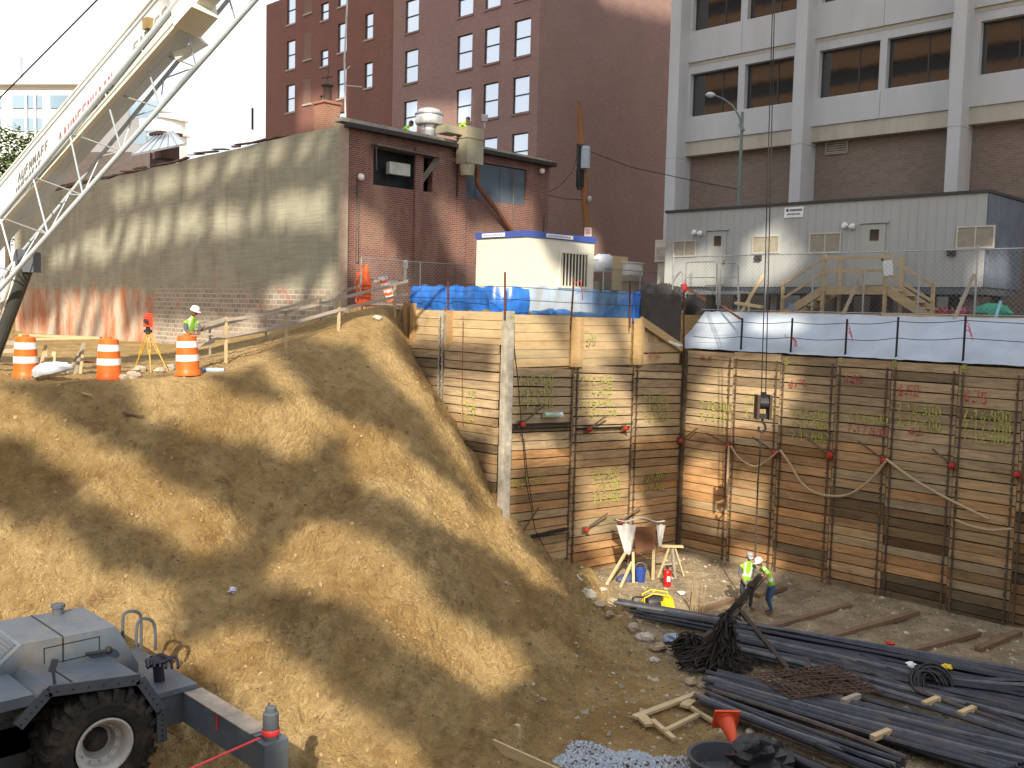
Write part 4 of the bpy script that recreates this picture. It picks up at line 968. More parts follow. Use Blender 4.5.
# ------------------------------------------------------------------ street lamp
sl_ = thing('street_lamp', 'tall green-grey street lamp with curved arm standing behind the trailer', 'street lamp', (37.2, 23.3, 0))
sx = 37.2; top = PX(742.5, 112, sx); ya = top.y
GRN = plain('lamp post green', (.14, .19, .17), .6, .1)
m = MB(); m.tube([(sx, ya, 0), (sx, ya, 4), (sx, ya, top.z)], [.10, .085, .06], 10); obj('pole', m, GRN, sl_)
hd = PX(714, 95, sx-.3); m = MB(); m.tube([PX(742.5, 134, sx), PX(740, 118, sx), PX(733, 106, sx-.1), PX(724, 99, sx-.2), hd], [.045, .045, .04, .035, .035], 8); m.tube([PX(743, 131, sx-.02), PX(740.5, 124, sx-.02)], .09, 8); obj('arm', m, GRN, sl_)
h2 = PX(706, 94, sx-.35); m = MB(); m.tube([hd+(hd-h2)*.15, hd, hd.lerp(h2, .35), hd.lerp(h2, .75), h2], [.04, .10, .17, .15, .05], 10); m.v = [(v[0], v[1], hd.z+(v[2]-hd.z)*.75) for v in m.v]; obj('lamp_head', m, plain('lamp head', (.50, .55, .60), .4), sl_)

# ------------------------------------------------------------------ utility pole behind the cabin
up = thing('utility_pole', 'weathered brown utility pole with grey transformer box behind the cabin', 'utility pole', (31, 30.5, 0))
D_ = 43.5; OR = plain('weathered pole', (.26, .12, .05), .85, .5, 2, 0, .3, stretch=(1, 1, .15))
m = MB(); m.tube([P(589, 270, D_), P(587, 232, D_), P(584, 185, D_), P(581, 145, D_), P(579.5, 118, D_), P(578.5, 101, D_)], [.17, .17, .165, .16, .15, .07], 10); obj('pole', m, OR, up)
m = MB(); c = P(585.5, 158, D_-.35); m.lathe([(0, -.45), (.2, -.45), (.2, .42), (.14, .5), (0, .52)], c, Z0, 14); obj('transformer', m, plain('transformer grey', (.33, .40, .45), .5), up)
m = MB(); m.box(tuple(P(580, 187, D_-.2)-V(.12, .12, 0)), tuple(P(580, 170, D_-.2)+V(.12, .12, 0))); m.tube([P(579, 190, D_-.25), P(578.5, 144, D_-.25)], .09, 6); m.tube([P(583, 150, D_-.2), P(584, 146, D_-.3)], .2, 6); obj('cable_box', m, BLACK, up)
m = MB(); c = P(589.5, 199, D_-.3); m.ball(c, .14, 8, 6, (.7, .7, 1)); obj('meter', m, plain('meter', (.35, .36, .36), .5), up)
c = P(588, 232, D_-.3); m = MB(); m.obox(c, R0*.16, Z0*.19, F0*.01); s_ = obj('notice', m, plain('notice pink', (.72, .64, .62), .6), up)
m = MB()
for k in range(4): m.obox(c-F0*.014+Z0*(.1-.06*k), R0*(.10 if k != 1 else .07), Z0*.014, F0*.002)
obj('lettering', m, RIB, s_)
for lab, pts in (('cable sagging from the utility pole to the low brick building', [P(579, 150, D_), P(572, 172, D_-.4), P(560, 186, D_-.6), P(549, 192, D_-1)]),
                 ('thin cable from the utility pole across to the office block', [P(586, 150, D_), P(630, 167, D_+.5), P(690, 180, D_+1), P(742, 190, D_+1)]),
                 ('short service cable level from the brick front to the utility pole', [P(547, 195, D_-.6), P(566, 199, D_-.4), P(588, 200, D_)]) ):
    m = MB(); m.tube(pts, .018, 5); tag(obj('cable', m, BLACK), lab, 'cable')
# ------------------------------------------------------------------ bench on the left: drums, fence rails, surveyor's tripod
ORN = plain('drum orange', (.72, .13, .015), .45, .12, 4, 0, 0, (.35, .12, .05), .3); DRW = plain('drum reflective white', (.72, .72, .70), .35, .08, 5)
def drum(label, px, py, d, tilt=0.0, group='orange and white traffic drums'):
    b = P(px, py, d); b.z = hz(b.x, b.y)+.0
    t = thing('traffic_drum', label, 'traffic drum', b, group)
    prof = [(.0, 0), (.31, 0), (.31, .10), (.275, .13), (.27, .30), (.262, .31), (.255, .62), (.245, .63), (.235, .93), (.20, .97), (.10, .99), (0, .99)]
    ax_ = Vector((math.sin(tilt)*R0.x, math.sin(tilt)*R0.y, math.cos(tilt)))
    m = MB(); m.lathe([(0, 0), (.315, 0), (.315, .06), (.29, .12), (.280, .16), (.275, .52), (.262, .53), (.255, .72), (.245, .73), (.225, .98), (.20, 1.0), (.08, 1.0), (.08, 1.04), (0, 1.05)], b, ax_, 28); obj('body', m, ORN, t, True)
    for (z0, z1, r0, r1) in ((.36, .52, .282, .279), (.70, .86, .262, .243)):
        m = MB(); m.lathe([(r0-.01, z0), (r0+.002, z0), (r1+.002, z1), (r1-.01, z1)], b, ax_, 28); obj('reflective_band', m, DRW, t, True)
    m = MB(); m.bar(b+ax_*1.03-R0*.07, b+ax_*1.03+R0*.07, .03, .05); obj('handle', m, ORN, t)
    return t
drum('traffic drum at the left edge, behind the pale plastic bag', 26, 376, 23.9)
drum('middle one of the three traffic drums, holding the end of a plank', 109, 376, 24.1)
drum('traffic drum standing in front of the surveyor, rightmost of three', 188, 371, 24.6, -.03)
# plastic bag
b = P(52, 374, 23.3); z = hz(b.x, b.y)
rg = random.Random(3); m = MB(); m.ball((0, 0, 0), 1, 22, 12, (1, 1, 1), .10, rg)
m.v = [tuple(b+R0*(v[0]*.48)+F0*(v[1]*.2)+Z0*(max(v[2], -.6)*.17*(1.1-.25*v[0])+.09*v[0]+.10)) for v in m.v]
tag(obj('plastic_bag', m, plain('thin plastic', (.50, .55, .60), .3, .2, 6, 0, .5, spec=.8), smooth=True), 'crumpled pale plastic sack lying in front of the left traffic drum', 'bag')
# rough lumber trestle between drums
def Pz(px, py, d): return P(px, py, d)
pts_l = [((20, 335), (101, 338), 24.6, .20, .06, LUM, 'wide pale board resting across from the left drum'), ((36, 339), (100, 338), 24.3, .09, .05, LUM, 'narrow board running to the middle drum'),
         ((38, 357), (46, 345), 25, .10, .05, LUM, 'short sloping strut beside the left drum'), ((75, 372), (84, 343), 25.4, .09, .07, LUMG, 'leaning stud right of the plastic bag'),
         ((80, 372), (83, 350), 25.2, .07, .05, LUM, 'reddish stud beside the leaning stud'), ((66, 360), (84, 345), 25.6, .07, .05, LUMG, 'grey strut under the boards'),
         ((44, 366), (45, 350), 25.6, .10, .08, LUM, 'short upright block behind the plastic bag'), ((53, 362), (54, 352), 26, .1, .08, LUM, 'low upright stub behind the plastic bag'),
         ((86, 362), (97, 362), 25.5, .2, .05, plain('red-brown board', (.30, .10, .05), .8), 'red-brown board lying left of the middle drum')]
for i, (a, b_, d, w_, h_, mt, lb_) in enumerate(pts_l):
    A_ = P(a[0], a[1], d); B_ = P(b_[0], b_[1], d+.2)
    if i in (2, 3, 4, 5, 6, 7): A_.z = hz(A_.x, A_.y)
    plank(A_, B_, w_, h_, lb_, mt)
for k, (px, py, d, s_) in enumerate(((133, 372, 24.6, .35), (140, 366, 26, .3), (160, 368, 25.6, .28), (124, 374, 24.1, .22), (170, 366, 26.5, .3))):
    b = P(px, py, d); rg = random.Random(k+40); m = MB(); m.ball((b.x, b.y, hz(b.x, b.y)+.05), s_*.6, 9, 6, (1, .8, .6), .25, rg)
    tag(obj('rubble_block', m, plain('pale rubble', (.42, .36, .28), .9, .25, 5)), ['rubble block right of the middle drum', 'rubble block behind the tripod foot', 'rubble lump between the tripod legs', 'small rubble lump touching the middle drum', 'rubble lump left of the right drum'][k], 'rubble', 'rubble on the bench')
b = P(203, 365, 25.2); m = MB(); m.tube([V(b.x, b.y, hz(b.x, b.y)+.06), V(b.x, b.y, hz(b.x, b.y)+.06)+R0*.55], .06, 8); tag(obj('blue_pipe', m, plain('pale blue pipe', (.30, .42, .60), .4)), 'short pale blue pipe beside the right drum', 'pipe')
# wide pieces of lumber at the far left behind the drums
for k, (x0, y0, x1, y1, d) in enumerate(((0, 342, 25, 343, 27), (0, 352, 22, 350, 28))):
    plank(P(x0-10, y0, d), P(x1, y1, d), .1, .12, ['grey rail running behind the left drum', 'lower grey rail behind the left drum'][k], LUMG, 'rails behind the left drum', 'timber_rail', 'rail')

# tripod with orange instrument
YEL = plain('tripod yellow', (.45, .26, .03), .5, .15, 5)
tb_ = P(148, 372, 26.2); g_ = hz(tb_.x, tb_.y); tp = thing('survey_tripod', 'yellow wooden tripod carrying an orange survey instrument', 'tripod', V(tb_.x, tb_.y, g_))
head = P(148, 331, 26.2)
for k, (px, off) in enumerate(((134, 0), (151, .75), (168, .2))):
    f = P(px, 370, 26.2-off*.6); f.z = hz(f.x, f.y)
    m = MB(); e_ = R0*.035
    m.tube([head-Z0*.03+e_, head.lerp(f, .55)+e_*.9], .017, 6); m.tube([head-Z0*.03-e_, head.lerp(f, .55)-e_*.9], .017, 6); m.tube([head.lerp(f, .45), f], .020, 6); m.bar(head.lerp(f, .53)-e_, head.lerp(f, .53)+e_, .05, .06)
    obj('leg', m, YEL, tp)
m = MB(); m.lathe([(0, -.04), (.11, -.04), (.11, .02), (.06, .05), (.05, .12), (0, .12)], head, Z0, 12); obj('head_plate', m, BLACK, tp)
m = MB(); c = head+Z0*.27; m.box(tuple(c-V(.09, .09, .16)), tuple(c+V(.09, .09, .12))); m.box(tuple(c-V(.07, .07, -.125)), tuple(c+V(.07, .07, .20))); m.tube([c-F0*.16, c+F0*.16], .05, 10)
ins = thing('survey_instrument', 'small orange survey instrument on top of the yellow tripod', 'instrument', c-Z0*.16); obj('body', m, plain('instrument orange', (.60, .07, .03), .5), ins)
m = MB(); m.tube([c-F0*.165, c-F0*.19], .055, 12); m.tube([c-F0*.2+Z0*.0, c-F0*.17], .03, 10); obj('lens', m, BLACK, ins)

# timber handrail up the ramp: front run posts and rails, back run
def run(label, posts, rails, w_=.09):
    t = thing('timber_handrail', label, 'handrail', posts[0][1] if False else P(posts[0][0], posts[0][2], posts[0][3]))
    for (px, yt, yb, d) in posts:
        b_ = P(px, yb, d); tt = P(px, yt, d); b_.x, b_.y = tt.x, tt.y; b_.z = min(b_.z, hz(tt.x, tt.y))-.15
        m = MB(); m.bar(b_, tt, w_, w_*.6); obj('post', m, LUM if 'near' in label else LUMG, t)
    for pts in rails:
        for a, c_ in zip(pts[:-1], pts[1:]): m = MB(); m.bar(P(*a)-F0*.06, P(*c_)-F0*.06, .04, .085); obj('rail', m, LUMG, t)
    return t
run('near timber handrail along the dirt crest, from the surveyor to the blue tarp',
    [(226, 317, 357, 27.2), (286, 311, 346, 28.2), (339, 298, 334, 29.3), (395, 283, 313, 31.2)],
    [[(226.5, 319, 27.2), (200, 327, 26.6)], [(196, 333, 26.6), (226.5, 336.5, 27.2), (286, 325, 28.2), (339, 310, 29.3), (408, 294, 31.4)], [(226, 320, 27.2), (286, 312, 28.2), (339, 299, 29.3), (408, 281, 31.3)], [(180, 352, 26.3), (215, 341, 26.9)]])
run('far timber handrail along the stuccoed wall side of the ramp',
    [(210, 326, 352, 30), (266, 318, 347, 31), (320.5, 297, 336, 31.6), (362, 287, 312, 32.6)],
    [[(190, 333, 29.6), (210, 328, 30), (266, 313, 31), (320.5, 298, 31.6), (368, 284, 32.7)], [(210, 340, 30), (266, 331, 31), (320.5, 317, 31.6), (368, 301, 32.7)]], .07)
# orange net and folded barricades
NET = plain('orange net', (.75, .11, .02), .6, .3, 8)
q = P(366, 303, 31.9)
cn = thing('traffic_cone', 'stack of orange traffic cones standing at the top of the ramp', 'traffic cone', V(q.x, q.y, q.z-.05))
m = MB()
for k in range(5): m.lathe([(.19, .05+.13*k), (.16, .1+.13*k), (.04, .72+.13*k), (0, .73+.13*k)], q, Z0+R0*.02*(k % 2), 14)
m.box(tuple(q-V(.22, .22, .02)), tuple(q+V(.22, .22, .05))); obj('cones', m, NET, cn, True)
m = MB(); rg = random.Random(9)
for k in range(26):
    a = q+R0*rg.uniform(-.32, .2)+Z0*rg.uniform(.1, 1.25); m.bar(a, a+R0*rg.uniform(-.12, .12)+Z0*rg.uniform(-.5, -.15)-F0*.1, .05, .012)
obj('ribbons', m, NET, cn)
q = P(378, 301, 31.6)
bc = thing('folded_barricade', 'folded red and white striped barricade leaning beside the cones', 'barricade', q)
for k in range(2):
    m = MB(); a = q+R0*(.08+.10*k)+Z0*.78; b_ = q+R0*(.42+.1*k)-F0*.1*k
    m2 = MB(); m.m = 0
    for j in range(8):
        s0, s1 = j/8, (j+1)/8; m.m = j % 2; m.bar(a.lerp(b_, s0), a.lerp(b_, s1), .03, .2, R0)
    obj('board', m, [DRW, NET], bc)
    m = MB(); m.tube([a+Z0*.1, b_-Z0*.02+R0*.1], .02, 6); obj('leg', m, PIPE, bc)
m = MB(); q = P(384, 302, 32.4); m.tube([q-Z0*.1, q+Z0*1.15], .03, 8); m.tube([q+Z0*1.15, q+Z0*1.2+R0*.1, q+Z0*1.35], .05, 8)
q2 = P(384, 285, 32.6)
m = MB(); a = P(386, 283, 32.4); m.box(tuple(a-V(.3, .2, 0)), tuple(a+V(.35, .25, .1))); m.tube([P(405, 283, 32.3), P(405.5, 262, 32.3)], .045, 8); m.lathe([(0, 0), (.08, 0), (.08, .2), (.03, .26), (0, .26)], P(405.5, 268, 32.3), Z0, 10)
tag(obj('pipe_valve', m, plain('pale standpipe', (.5, .5, .5), .5)), 'short pale standpipe with cap at the left end of the blue tarp', 'standpipe')

# ------------------------------------------------------------------ roof things of the low building
AL = plain('bright aluminium', (.60, .61, .62), .35, .12, 4, .6)
q = P(429, 128, 39.5); rv = thing('roof_ventilator', 'round aluminium roof ventilator on the low building', 'ventilator', q)
m = MB(); m.lathe([(.30, 0), (.30, .22), (.52, .22), (.55, .30), (.53, .62), (.50, .66), (.42, .80), (.2, .87), (0, .88)], q-Z0*.1, Z0, 24); obj('hood', m, AL, rv, True)
m = MB(); m.lathe([(.56, .58), (.575, .60), (.575, .64), (.56, .66)], q-Z0*.1, Z0, 24); m.lathe([(.3, -.4), (.3, .0)], q-Z0*.1, Z0, 16); obj('band', m, PIPE, rv)
q = P(327, 120, 37.5); ch = thing('chimney', 'red brick chimney stub with rusty cowl on the stuccoed building corner', 'chimney', q)
m = MB(); m.box((q.x-.35, q.y-.35, q.z-.6), (q.x+.35, q.y+.35, q.z+.55)); m.box((q.x-.4, q.y-.4, q.z+.553), (q.x+.4, q.y+.4, q.z+.65)); obj('stack', m, brickm('chimney brick', (.32, .12, .07), (.24, .08, .05), (.3, .25, .2)), ch)
m = MB(); m.lathe([(.16, .653), (.16, 1.2), (.24, 1.25), (.24, 1.3), (.1, 1.42), (0, 1.42)], q, Z0, 12); m.bar(q+V(-.25, 0, 1.5), q+V(.3, .1, 1.66), .03, .05); m.bar(q+V(0, 0, 1.4), q+V(.05, 0, 2.0), .03, .03); obj('cowl', m, plain('cowl', (.09, .05, .04), .7), ch)
q = P(345.5, 122, 37.8); an = thing('antenna_mast', 'thin pale antenna mast rising above the stuccoed building corner', 'antenna', q)
m = MB(); m.tube([q, P(344.5, 60, 37.8), P(348, -14, 37.8)], .035, 6); obj('mast', m, plain('mast', (.55, .52, .5), .5), an)
m = MB(); m.tube([P(345, 85.5, 37.8), P(362, 87, 37.6)], .02, 5); m.tube([P(346, 70, 37.8), P(350, 66, 37.8)], .02, 5); obj('crossarm', m, plain('mast', (.5, .5, .5), .5), an)
q = P(484.5, 128, 39); m = MB(); m.tube([q, q+Z0*.25], .03, 6); m.lathe([(0, .25), (.14, .25), (.18, .48), (.16, .5), (0, .5)], q, Z0, 4); tag(obj('roof_floodlight', m, plain('grey lamp', (.42, .43, .43), .5)), 'small grey floodlight on a stem above the rusty duct', 'floodlight')
q = P(252.5, 125, 44); m = MB(); m.tube([q-Z0*.2, P(252.5, 108, 44)], .05, 6); tag(obj('vent_pipe', m, BLACK), 'thin dark vent pipe on the low roof against the sky', 'pipe')
q = P(166, 142, 52); m = MB(); m.box((q.x-.5, q.y-.5, q.z-.9), (q.x+.5, q.y+.5, q.z+.3)); m.box((q.x-.62, q.y-.62, q.z+.303), (q.x+.62, q.y+.62, q.z+.45)); tag(obj('chimney', m, plain('dark chimney', (.13, .07, .055), .8)), 'small dark chimney on the far part of the low roof', 'chimney')
sk = thing('skylight', 'sloping glazed skylight on the far part of the low roof', 'skylight', P(160, 152, 50))
a, b_, c_, d_ = P(133, 155, 50), P(178, 142, 50), P(187, 132+12, 52), P(150, 138, 53)
a, b_, c_, d_ = P(132, 154, 49), P(186, 143, 48), P(172, 131, 51), P(158, 133, 52)
m = MB(); m.prism([a, b_, c_, d_], (0, .1, -.1)); obj('glazing', m, glassm('skylight glass', (.25, .3, .36), .15), sk)
m = MB()
for k in range(7): m.bar(a.lerp(b_, k/6), d_.lerp(c_, k/6), .06, .06)
obj('bars', m, PIPE, sk)

# ------------------------------------------------------------------ far white buildings and tree, upper left
WB = plain('far white building', (.72, .74, .76), .8, .04, .2)
FG = glassm('far glass', (.20, .30, .40), .1); 
def Pd(px, py, d): return P(px, py, d)
fb = thing('white_building', 'distant white office building with a curved upper floor beyond the crane boom', 'building', P(80, 200, 130))
def slab(px0, py0, px1, py1, d, dep=10, mat=WB, name='wall', par=None):
    a = P(px0, py1, d); b = P(px1, py1, d); h = P(px0, py0, d).z-a.z
    m = MB(); m.prism([a, b, b+Z0*h, a+Z0*h], F0*dep); return obj(name, m, mat, par or fb)
slab(-40, 84, 82, 190, 130, 20); slab(-40, 56, 20, 83.5, 131, 1); slab(-40, 79, 84, 84, 129, 3, plain('far cornice', (.60, .61, .62), .8), 'cornice')
for (x0, x1) in ((-10, 1), (12, 42), (50, 72)):
    for (y0, y1) in ((95, 108), (118, 131)): w_ = slab(x0, y0, x1, y1, 129.8, .3, FG, 'window'); 
for (x0, x1) in ((25, 27), (34, 36)): slab(x0, 93, x1, 132, 129.5, .2, WB, 'mullion')
m = MB(); c = P(120, 180, 160)
def arc(m, z0, z1, r, n=16):
    pts = [c+R0*(r*math.sin(t))-F0*(r*.7*math.cos(t)) for t in np.linspace(-1.5, 1.5, n)]; m.prism([V(p.x, p.y, z0) for p in pts], (0, 0, z1-z0))
z_ = lambda py: P(120, py, 150).z
arc(m, z_(190), z_(126), 11); arc(m, z_(124), z_(110), 10.8); arc(m, z_(100), z_(98), 9)
obj('curved_wall', m, WB, fb)
m = MB(); arc(m, z_(126)+.02, z_(124)-.02, 11.6); arc(m, z_(110)+.02, z_(108), 11.3); obj('curved_ledge', m, plain('far ledge', (.62, .63, .64), .8), fb)
slab(100, 100, 158, 118, 146, .3, FG, 'window'); slab(134, 130, 146, 144, 142, .3, FG, 'window'); slab(148, 130, 158, 144, 142, .3, FG, 'window')
slab(-60, 60, 200, 62, 200, 2) if False else None
rb = thing('grey_building', 'low dark roof beside the stuccoed building behind the boom', 'building', P(110, 160, 60))
a = P(60, 190, 62); b = P(150, 190, 62); m = MB(); h = P(60, 152, 62).z-a.z; m.prism([a, b, b+Z0*h, a+Z0*h], F0*5); obj('wall', m, plain('dark roof', (.10, .08, .075), .8), rb)
# tree
def leafmat():
    m, t, b = nodes('leaves'); c = mixn(t, noise(t, mapping(t), .7, 3), (.025, .06, .015), (.09, .15, .04)); t.links.new(c, b.inputs['Base Color']); b.inputs['Roughness'].default_value = .7; return m
LEAF = leafmat(); BARK = plain('bark', (.12, .09, .065), .9, .3)
def tree(px, py, d, h, r, label, seed):
    b = P(px, py, d); b.z = -2.2; t = thing('leafy_tree', label, 'tree', b); rg = random.Random(seed)
    m = MB(); top = b+Z0*(h*.75); m.tube([b, b+Z0*h*.35+R0*.1, top], [.3, .22, .08], 8)
    cl = []
    for k in range(16):
        a = rg.uniform(0, 6.28); e = rg.uniform(.1, 1); s = b+Z0*h*rg.uniform(.3, .6); q = b+V(math.cos(a)*r*e, math.sin(a)*r*e, h*rg.uniform(.45, 1)); m.tube([s, s.lerp(q, .5)+Z0*.3, q], [.1, .06, .02], 5); cl.append(q)
    obj('trunk', m, BARK, t)
    m = MB()
    for q in cl+[top, top+Z0]:
        for k in range(260):
            o = V(rg.gauss(0, 1), rg.gauss(0, 1), rg.gauss(0, .8)).normalized()*(r*.42*rg.uniform(.3, 1)); p = q+o
            u = V(rg.uniform(-1, 1), rg.uniform(-1, 1), rg.uniform(-.6, .6)).normalized()*.16; v = u.cross(V(rg.uniform(-1, 1), rg.uniform(-1, 1), 1)).normalized()*.10
            m.add([p-u, p+v, p+u, p-v], [(0, 1, 2, 3)])
    obj('crown', m, LEAF, t); return t
tree(6, 200, 75, 15.0, 3.0, 'green tree at the left edge in front of the white building', 4)
tree(32, 200, 90, 14.5, 2.6, 'smaller green tree behind the crane boom', 5)
# ------------------------------------------------------------------ pit floor
def fl(px, py, up=0): 
    q = PZ(px, py, FLOOR+.05)
    for _ in range(3): q = PZ(px, py, hz(q.x, q.y)+up)
    return q
# tieback clamps
n_t = 0
def clamp(q, nrm, size, rod, label, wall='y'):
    t = thing('tieback_clamp', label, 'tieback', q, 'red tieback clamps on the timber wall')
    A = V(0, 1, 0) if abs(nrm.x) > .5 else V(1, 0, 0)
    m = MB(); m.obox(q+nrm*.09, A*size, Z0*size*.8, nrm*.012); m.obox(q+nrm*.13, A*size*.5, Z0*size*.5, nrm*.04); obj('plate', m, RUST, t)
    m = MB(); m.lathe([(0, .15), (size*.55, .15), (size*.55, .21), (size*.25, .22), (size*.25, .28), (0, .28)], q, nrm, 10); obj('cap', m, RED, t)
    if rod:
        m = MB(); a = q+nrm*.12; m.tube([a, a+rod], .028, 6); obj('rod', m, STEEL, t)
    return t
NR = V(-1, 0, 0); NM = V(0, -1, 0)
for i, (px, py, rod) in enumerate(((731, 445, V(-.25, .75, .35)), (777, 452, V(-.1, .8, .42)), (832, 455, V(-.1, .85, .5)), (886, 460, V(-.1, .8, .5)), (954, 465, V(-.1, .55, .42)), (1019, 474, None))):
    clamp(PX(px, py, XR), NR, .14 if i != 2 else .18, rod, 'red tieback clamp on the right wall, %s pile from the inner corner' % ['first', 'second', 'third', 'fourth', 'fifth', 'sixth'][i])
clamp(V(28.45, 20.0, PX(683, 440, 28.6).z), (NR+NM).normalized(), .15, V(.1, -.6, .5), 'red tieback clamp in the inner corner of the pit')
for i, (px, py, rod) in enumerate(((518.5, 424, V(.9, -.1, .55)), (585.5, 429, V(.75, -.1, .4)), (621.5, 428, None))):
    clamp(PY(px, py, mid_y), NM, .13, rod, ['red tieback clamp on the black rail left of the pale tube', 'red tieback clamp on the middle bay of the middle wall', 'red tieback clamp at the right end of the upper black rail'][i])
for i, (px, py) in enumerate(((582.5, 529), (618, 521), (519, 532))):
    clamp(PY(px, py, mid_y), NM, .12, V(.95, -.1, .42) if i < 2 else V(.6, -.1, .7), ['low dark clamp with slanting rod left of the white canopy', 'low dark clamp just above the white canopy', 'low clamp at the dirt edge beside the open slot'][i])
for i, (x0, y0, x1, y1) in enumerate(((508, 425, 570, 423.5), (508, 429, 570, 427), (577, 429, 629, 427), (526, 538, 566, 529))):
    m = MB(); m.bar(PY(x0, y0, mid_y-.07), PY(x1, y1, mid_y-.07), .08, .06 if i < 3 else .10); tag(obj('steel_rail', m, BLACK), ['black rail under the pale tube on the middle wall', 'second black rail just under the first on the middle wall', 'black rail in the middle bay of the middle wall', 'black bar painted as the dark open slot low on the middle wall near the dirt'][i], 'rail', 'black rails on the middle wall')  # the last bar is an open gap, its shade put in as black
m = MB(); a = PY(544, 415, mid_y-.12); b = PY(559, 415, mid_y-.16); m.tube([a, b], .085, 12); tb2 = obj('plastic_tube', m, plain('pale green tube', (.42, .58, .46), .4), smooth=True); tag(tb2, 'pale green plastic tube lying on the black rail of the middle wall', 'tube')
m = MB(); m.tube([b-V(.01, 0, 0), b+V(.12, 0, 0)], .089, 12); obj('end_cap', m, WHITEP, tb2)
# black cables down the middle wall
for k, pts in enumerate(([(511, 315), (514, 345), (518, 380), (522, 430), (526, 480), (535, 530), (552, 562)], [(519, 432), (524, 440), (527, 470), (533, 510)])):
    m = MB(); m.tube([PY(x, y, mid_y-.14) for x, y in pts], .014, 5); tag(obj('cable', m, BLACK), ['long black cable hanging down the left bay of the middle wall', 'second shorter black cable on the left bay of the middle wall'][k], 'cable')
m = MB(); m.tube([PX(463, 316, XL-.1), PX(462, 400, XL-.1), PX(463, 425, XL-.12)], .010, 5); tag(obj('cable', m, plain('red cord', (.25, .08, .06), .6)), 'thin reddish cord hanging down the left wall segment', 'cord')
# hoses on the right wall
HOSE = plain('tan hose', (.42, .31, .19), .6, .15, 8)
def spl(pts, n=10):
    P_ = [Vector(p) for p in pts]; out = []
    for i in range(len(P_)-1):
        p0 = P_[max(i-1, 0)]; p1 = P_[i]; p2 = P_[i+1]; p3 = P_[min(i+2, len(P_)-1)]
        for k in range(n):
            t = k/n; out.append(.5*((2*p1)+(p2-p0)*t+(2*p0-5*p1+4*p2-p3)*t*t+(3*p1-p0-3*p2+p3)*t**3))
    return out+[P_[-1]]
for k, (pts, r) in enumerate((([(731, 446), (738, 457), (748, 464), (757, 466), (768, 460), (778, 451)], .035), ([(780, 450), (790, 464), (801, 482), (814, 492), (831, 496), (850, 494), (870, 480), (886, 461)], .042),
                              ([(886, 459), (910, 477), (935, 492), (960, 505), (989, 519)], .042), ([(955, 520), (970, 526), (990, 530), (1012, 529)], .040), ([(729, 446), (728, 465), (727, 494)], .04))):
    m = MB(); m.tube(spl([PX(x, y, XR-.22-(0 if k < 4 else .02)) for x, y in pts], 6), r, 8)
    tag(obj('hose', m, HOSE, smooth=True), ['small sagging loop of tan hose between the first two clamps', 'large sagging loop of tan hose across the middle of the right wall', 'tan hose sloping down to the right from the fourth clamp', 'short tan hose sagging near the right edge of the wall', 'straight tan strap hanging down from the first clamp'][k], 'hose', 'tan hoses on the right wall')
# hoist block and lines
hb = P(763, 407, 27.3); hk = thing('hoist_block', 'rusty crane hook block hanging in front of the right timber wall', 'hook block', hb-Z0*.4)
m = MB(); sd = R0
m.obox(hb+sd*.17, sd*.035, F0*.2, Z0*.34); m.obox(hb-sd*.17, sd*.035, F0*.2, Z0*.34); obj('cheek', m, plain('block brown', (.06, .035, .025), .7), hk)
m = MB(); m.tube([hb-sd*.12+Z0*.12, hb+sd*.12+Z0*.12], .18, 16); m.box(tuple(hb-V(.06, .06, .0)), tuple(hb+V(.06, .06, .42))); obj('sheave', m, BLACK, hk)
m = MB(); m.tube([hb-Z0*.2, hb-Z0*.42, hb-Z0*.5+sd*.08, hb-Z0*.62+sd*.1, hb-Z0*.72, hb-Z0*.66-sd*.1, hb-Z0*.56-sd*.09], .035, 8); m.obox(hb-Z0*.26, sd*.1, F0*.1, Z0*.06); obj('hook', m, BLACK, hk)
m = MB(); m.tube([hb+Z0*.3-sd*.06, P(774.5, -60, 26.5)], .016, 6); tag(obj('hoist_rope', m, BLACK), 'long dark hoist rope coming down from above to the hook block', 'rope')
m = MB(); m.tube([hb+Z0*.3+sd*.06, P(776, -60, 26.5)], .016, 6); tag(obj('hoist_rope', m, BLACK), 'second hoist rope running close beside the first to the hook block', 'rope')
bun = P(752, 585, 27.0)
m = MB()
pts = [hb-Z0*.72, P(758, 480, 27.2), P(755, 560, 27.1), bun+Z0*.1]
m.tube(pts, .022, 6)
for k in range(40):
    a = Vector(pts[0]).lerp(Vector(pts[1]), k/40) if k < 20 else Vector(pts[1]).lerp(Vector(pts[2]), (k-20)/20)
    m.ball(a, .03, 6, 4, (1, 1, 1.5))
tag(obj('lifting_chain', m, plain('chain steel', (.08, .06, .05), .6, .2, 3, .4)), 'lifting chain from the hook block down to the dark bundle between the two men', 'chain')

# canopy, stands and tools near the inner corner
cn = fl(640, 585); Dc = cn.dot(F0)
cp_ = thing('cloth_canopy', 'white cloth draped over a frame with brown board behind, on splayed timber legs', 'canopy', V(cn.x, cn.y, hz(cn.x, cn.y)))
DC = 30.3
def pc(px, py, d=DC): return P(px, py, d)
WCL = plain('white canvas', (.68, .66, .64), .8, .12, 4, 0, .3)
def sheet(fn, nu, nv): 
    m = MB(); m.add([fn(i/nu, j/nv) for i in range(nu+1) for j in range(nv+1)], [(i*(nv+1)+j, (i+1)*(nv+1)+j, (i+1)*(nv+1)+j+1, i*(nv+1)+j+1) for i in range(nu) for j in range(nv)]); return m
def top_(u, v): # over the top
    p = pc(616, 523).lerp(pc(665, 523.5), u)+F0*(-.1+.9*v)+Z0*(.12-.22*v-.06*math.sin(u*9)+.05*math.sin(3.1*v)); return p
m = sheet(top_, 14, 6)
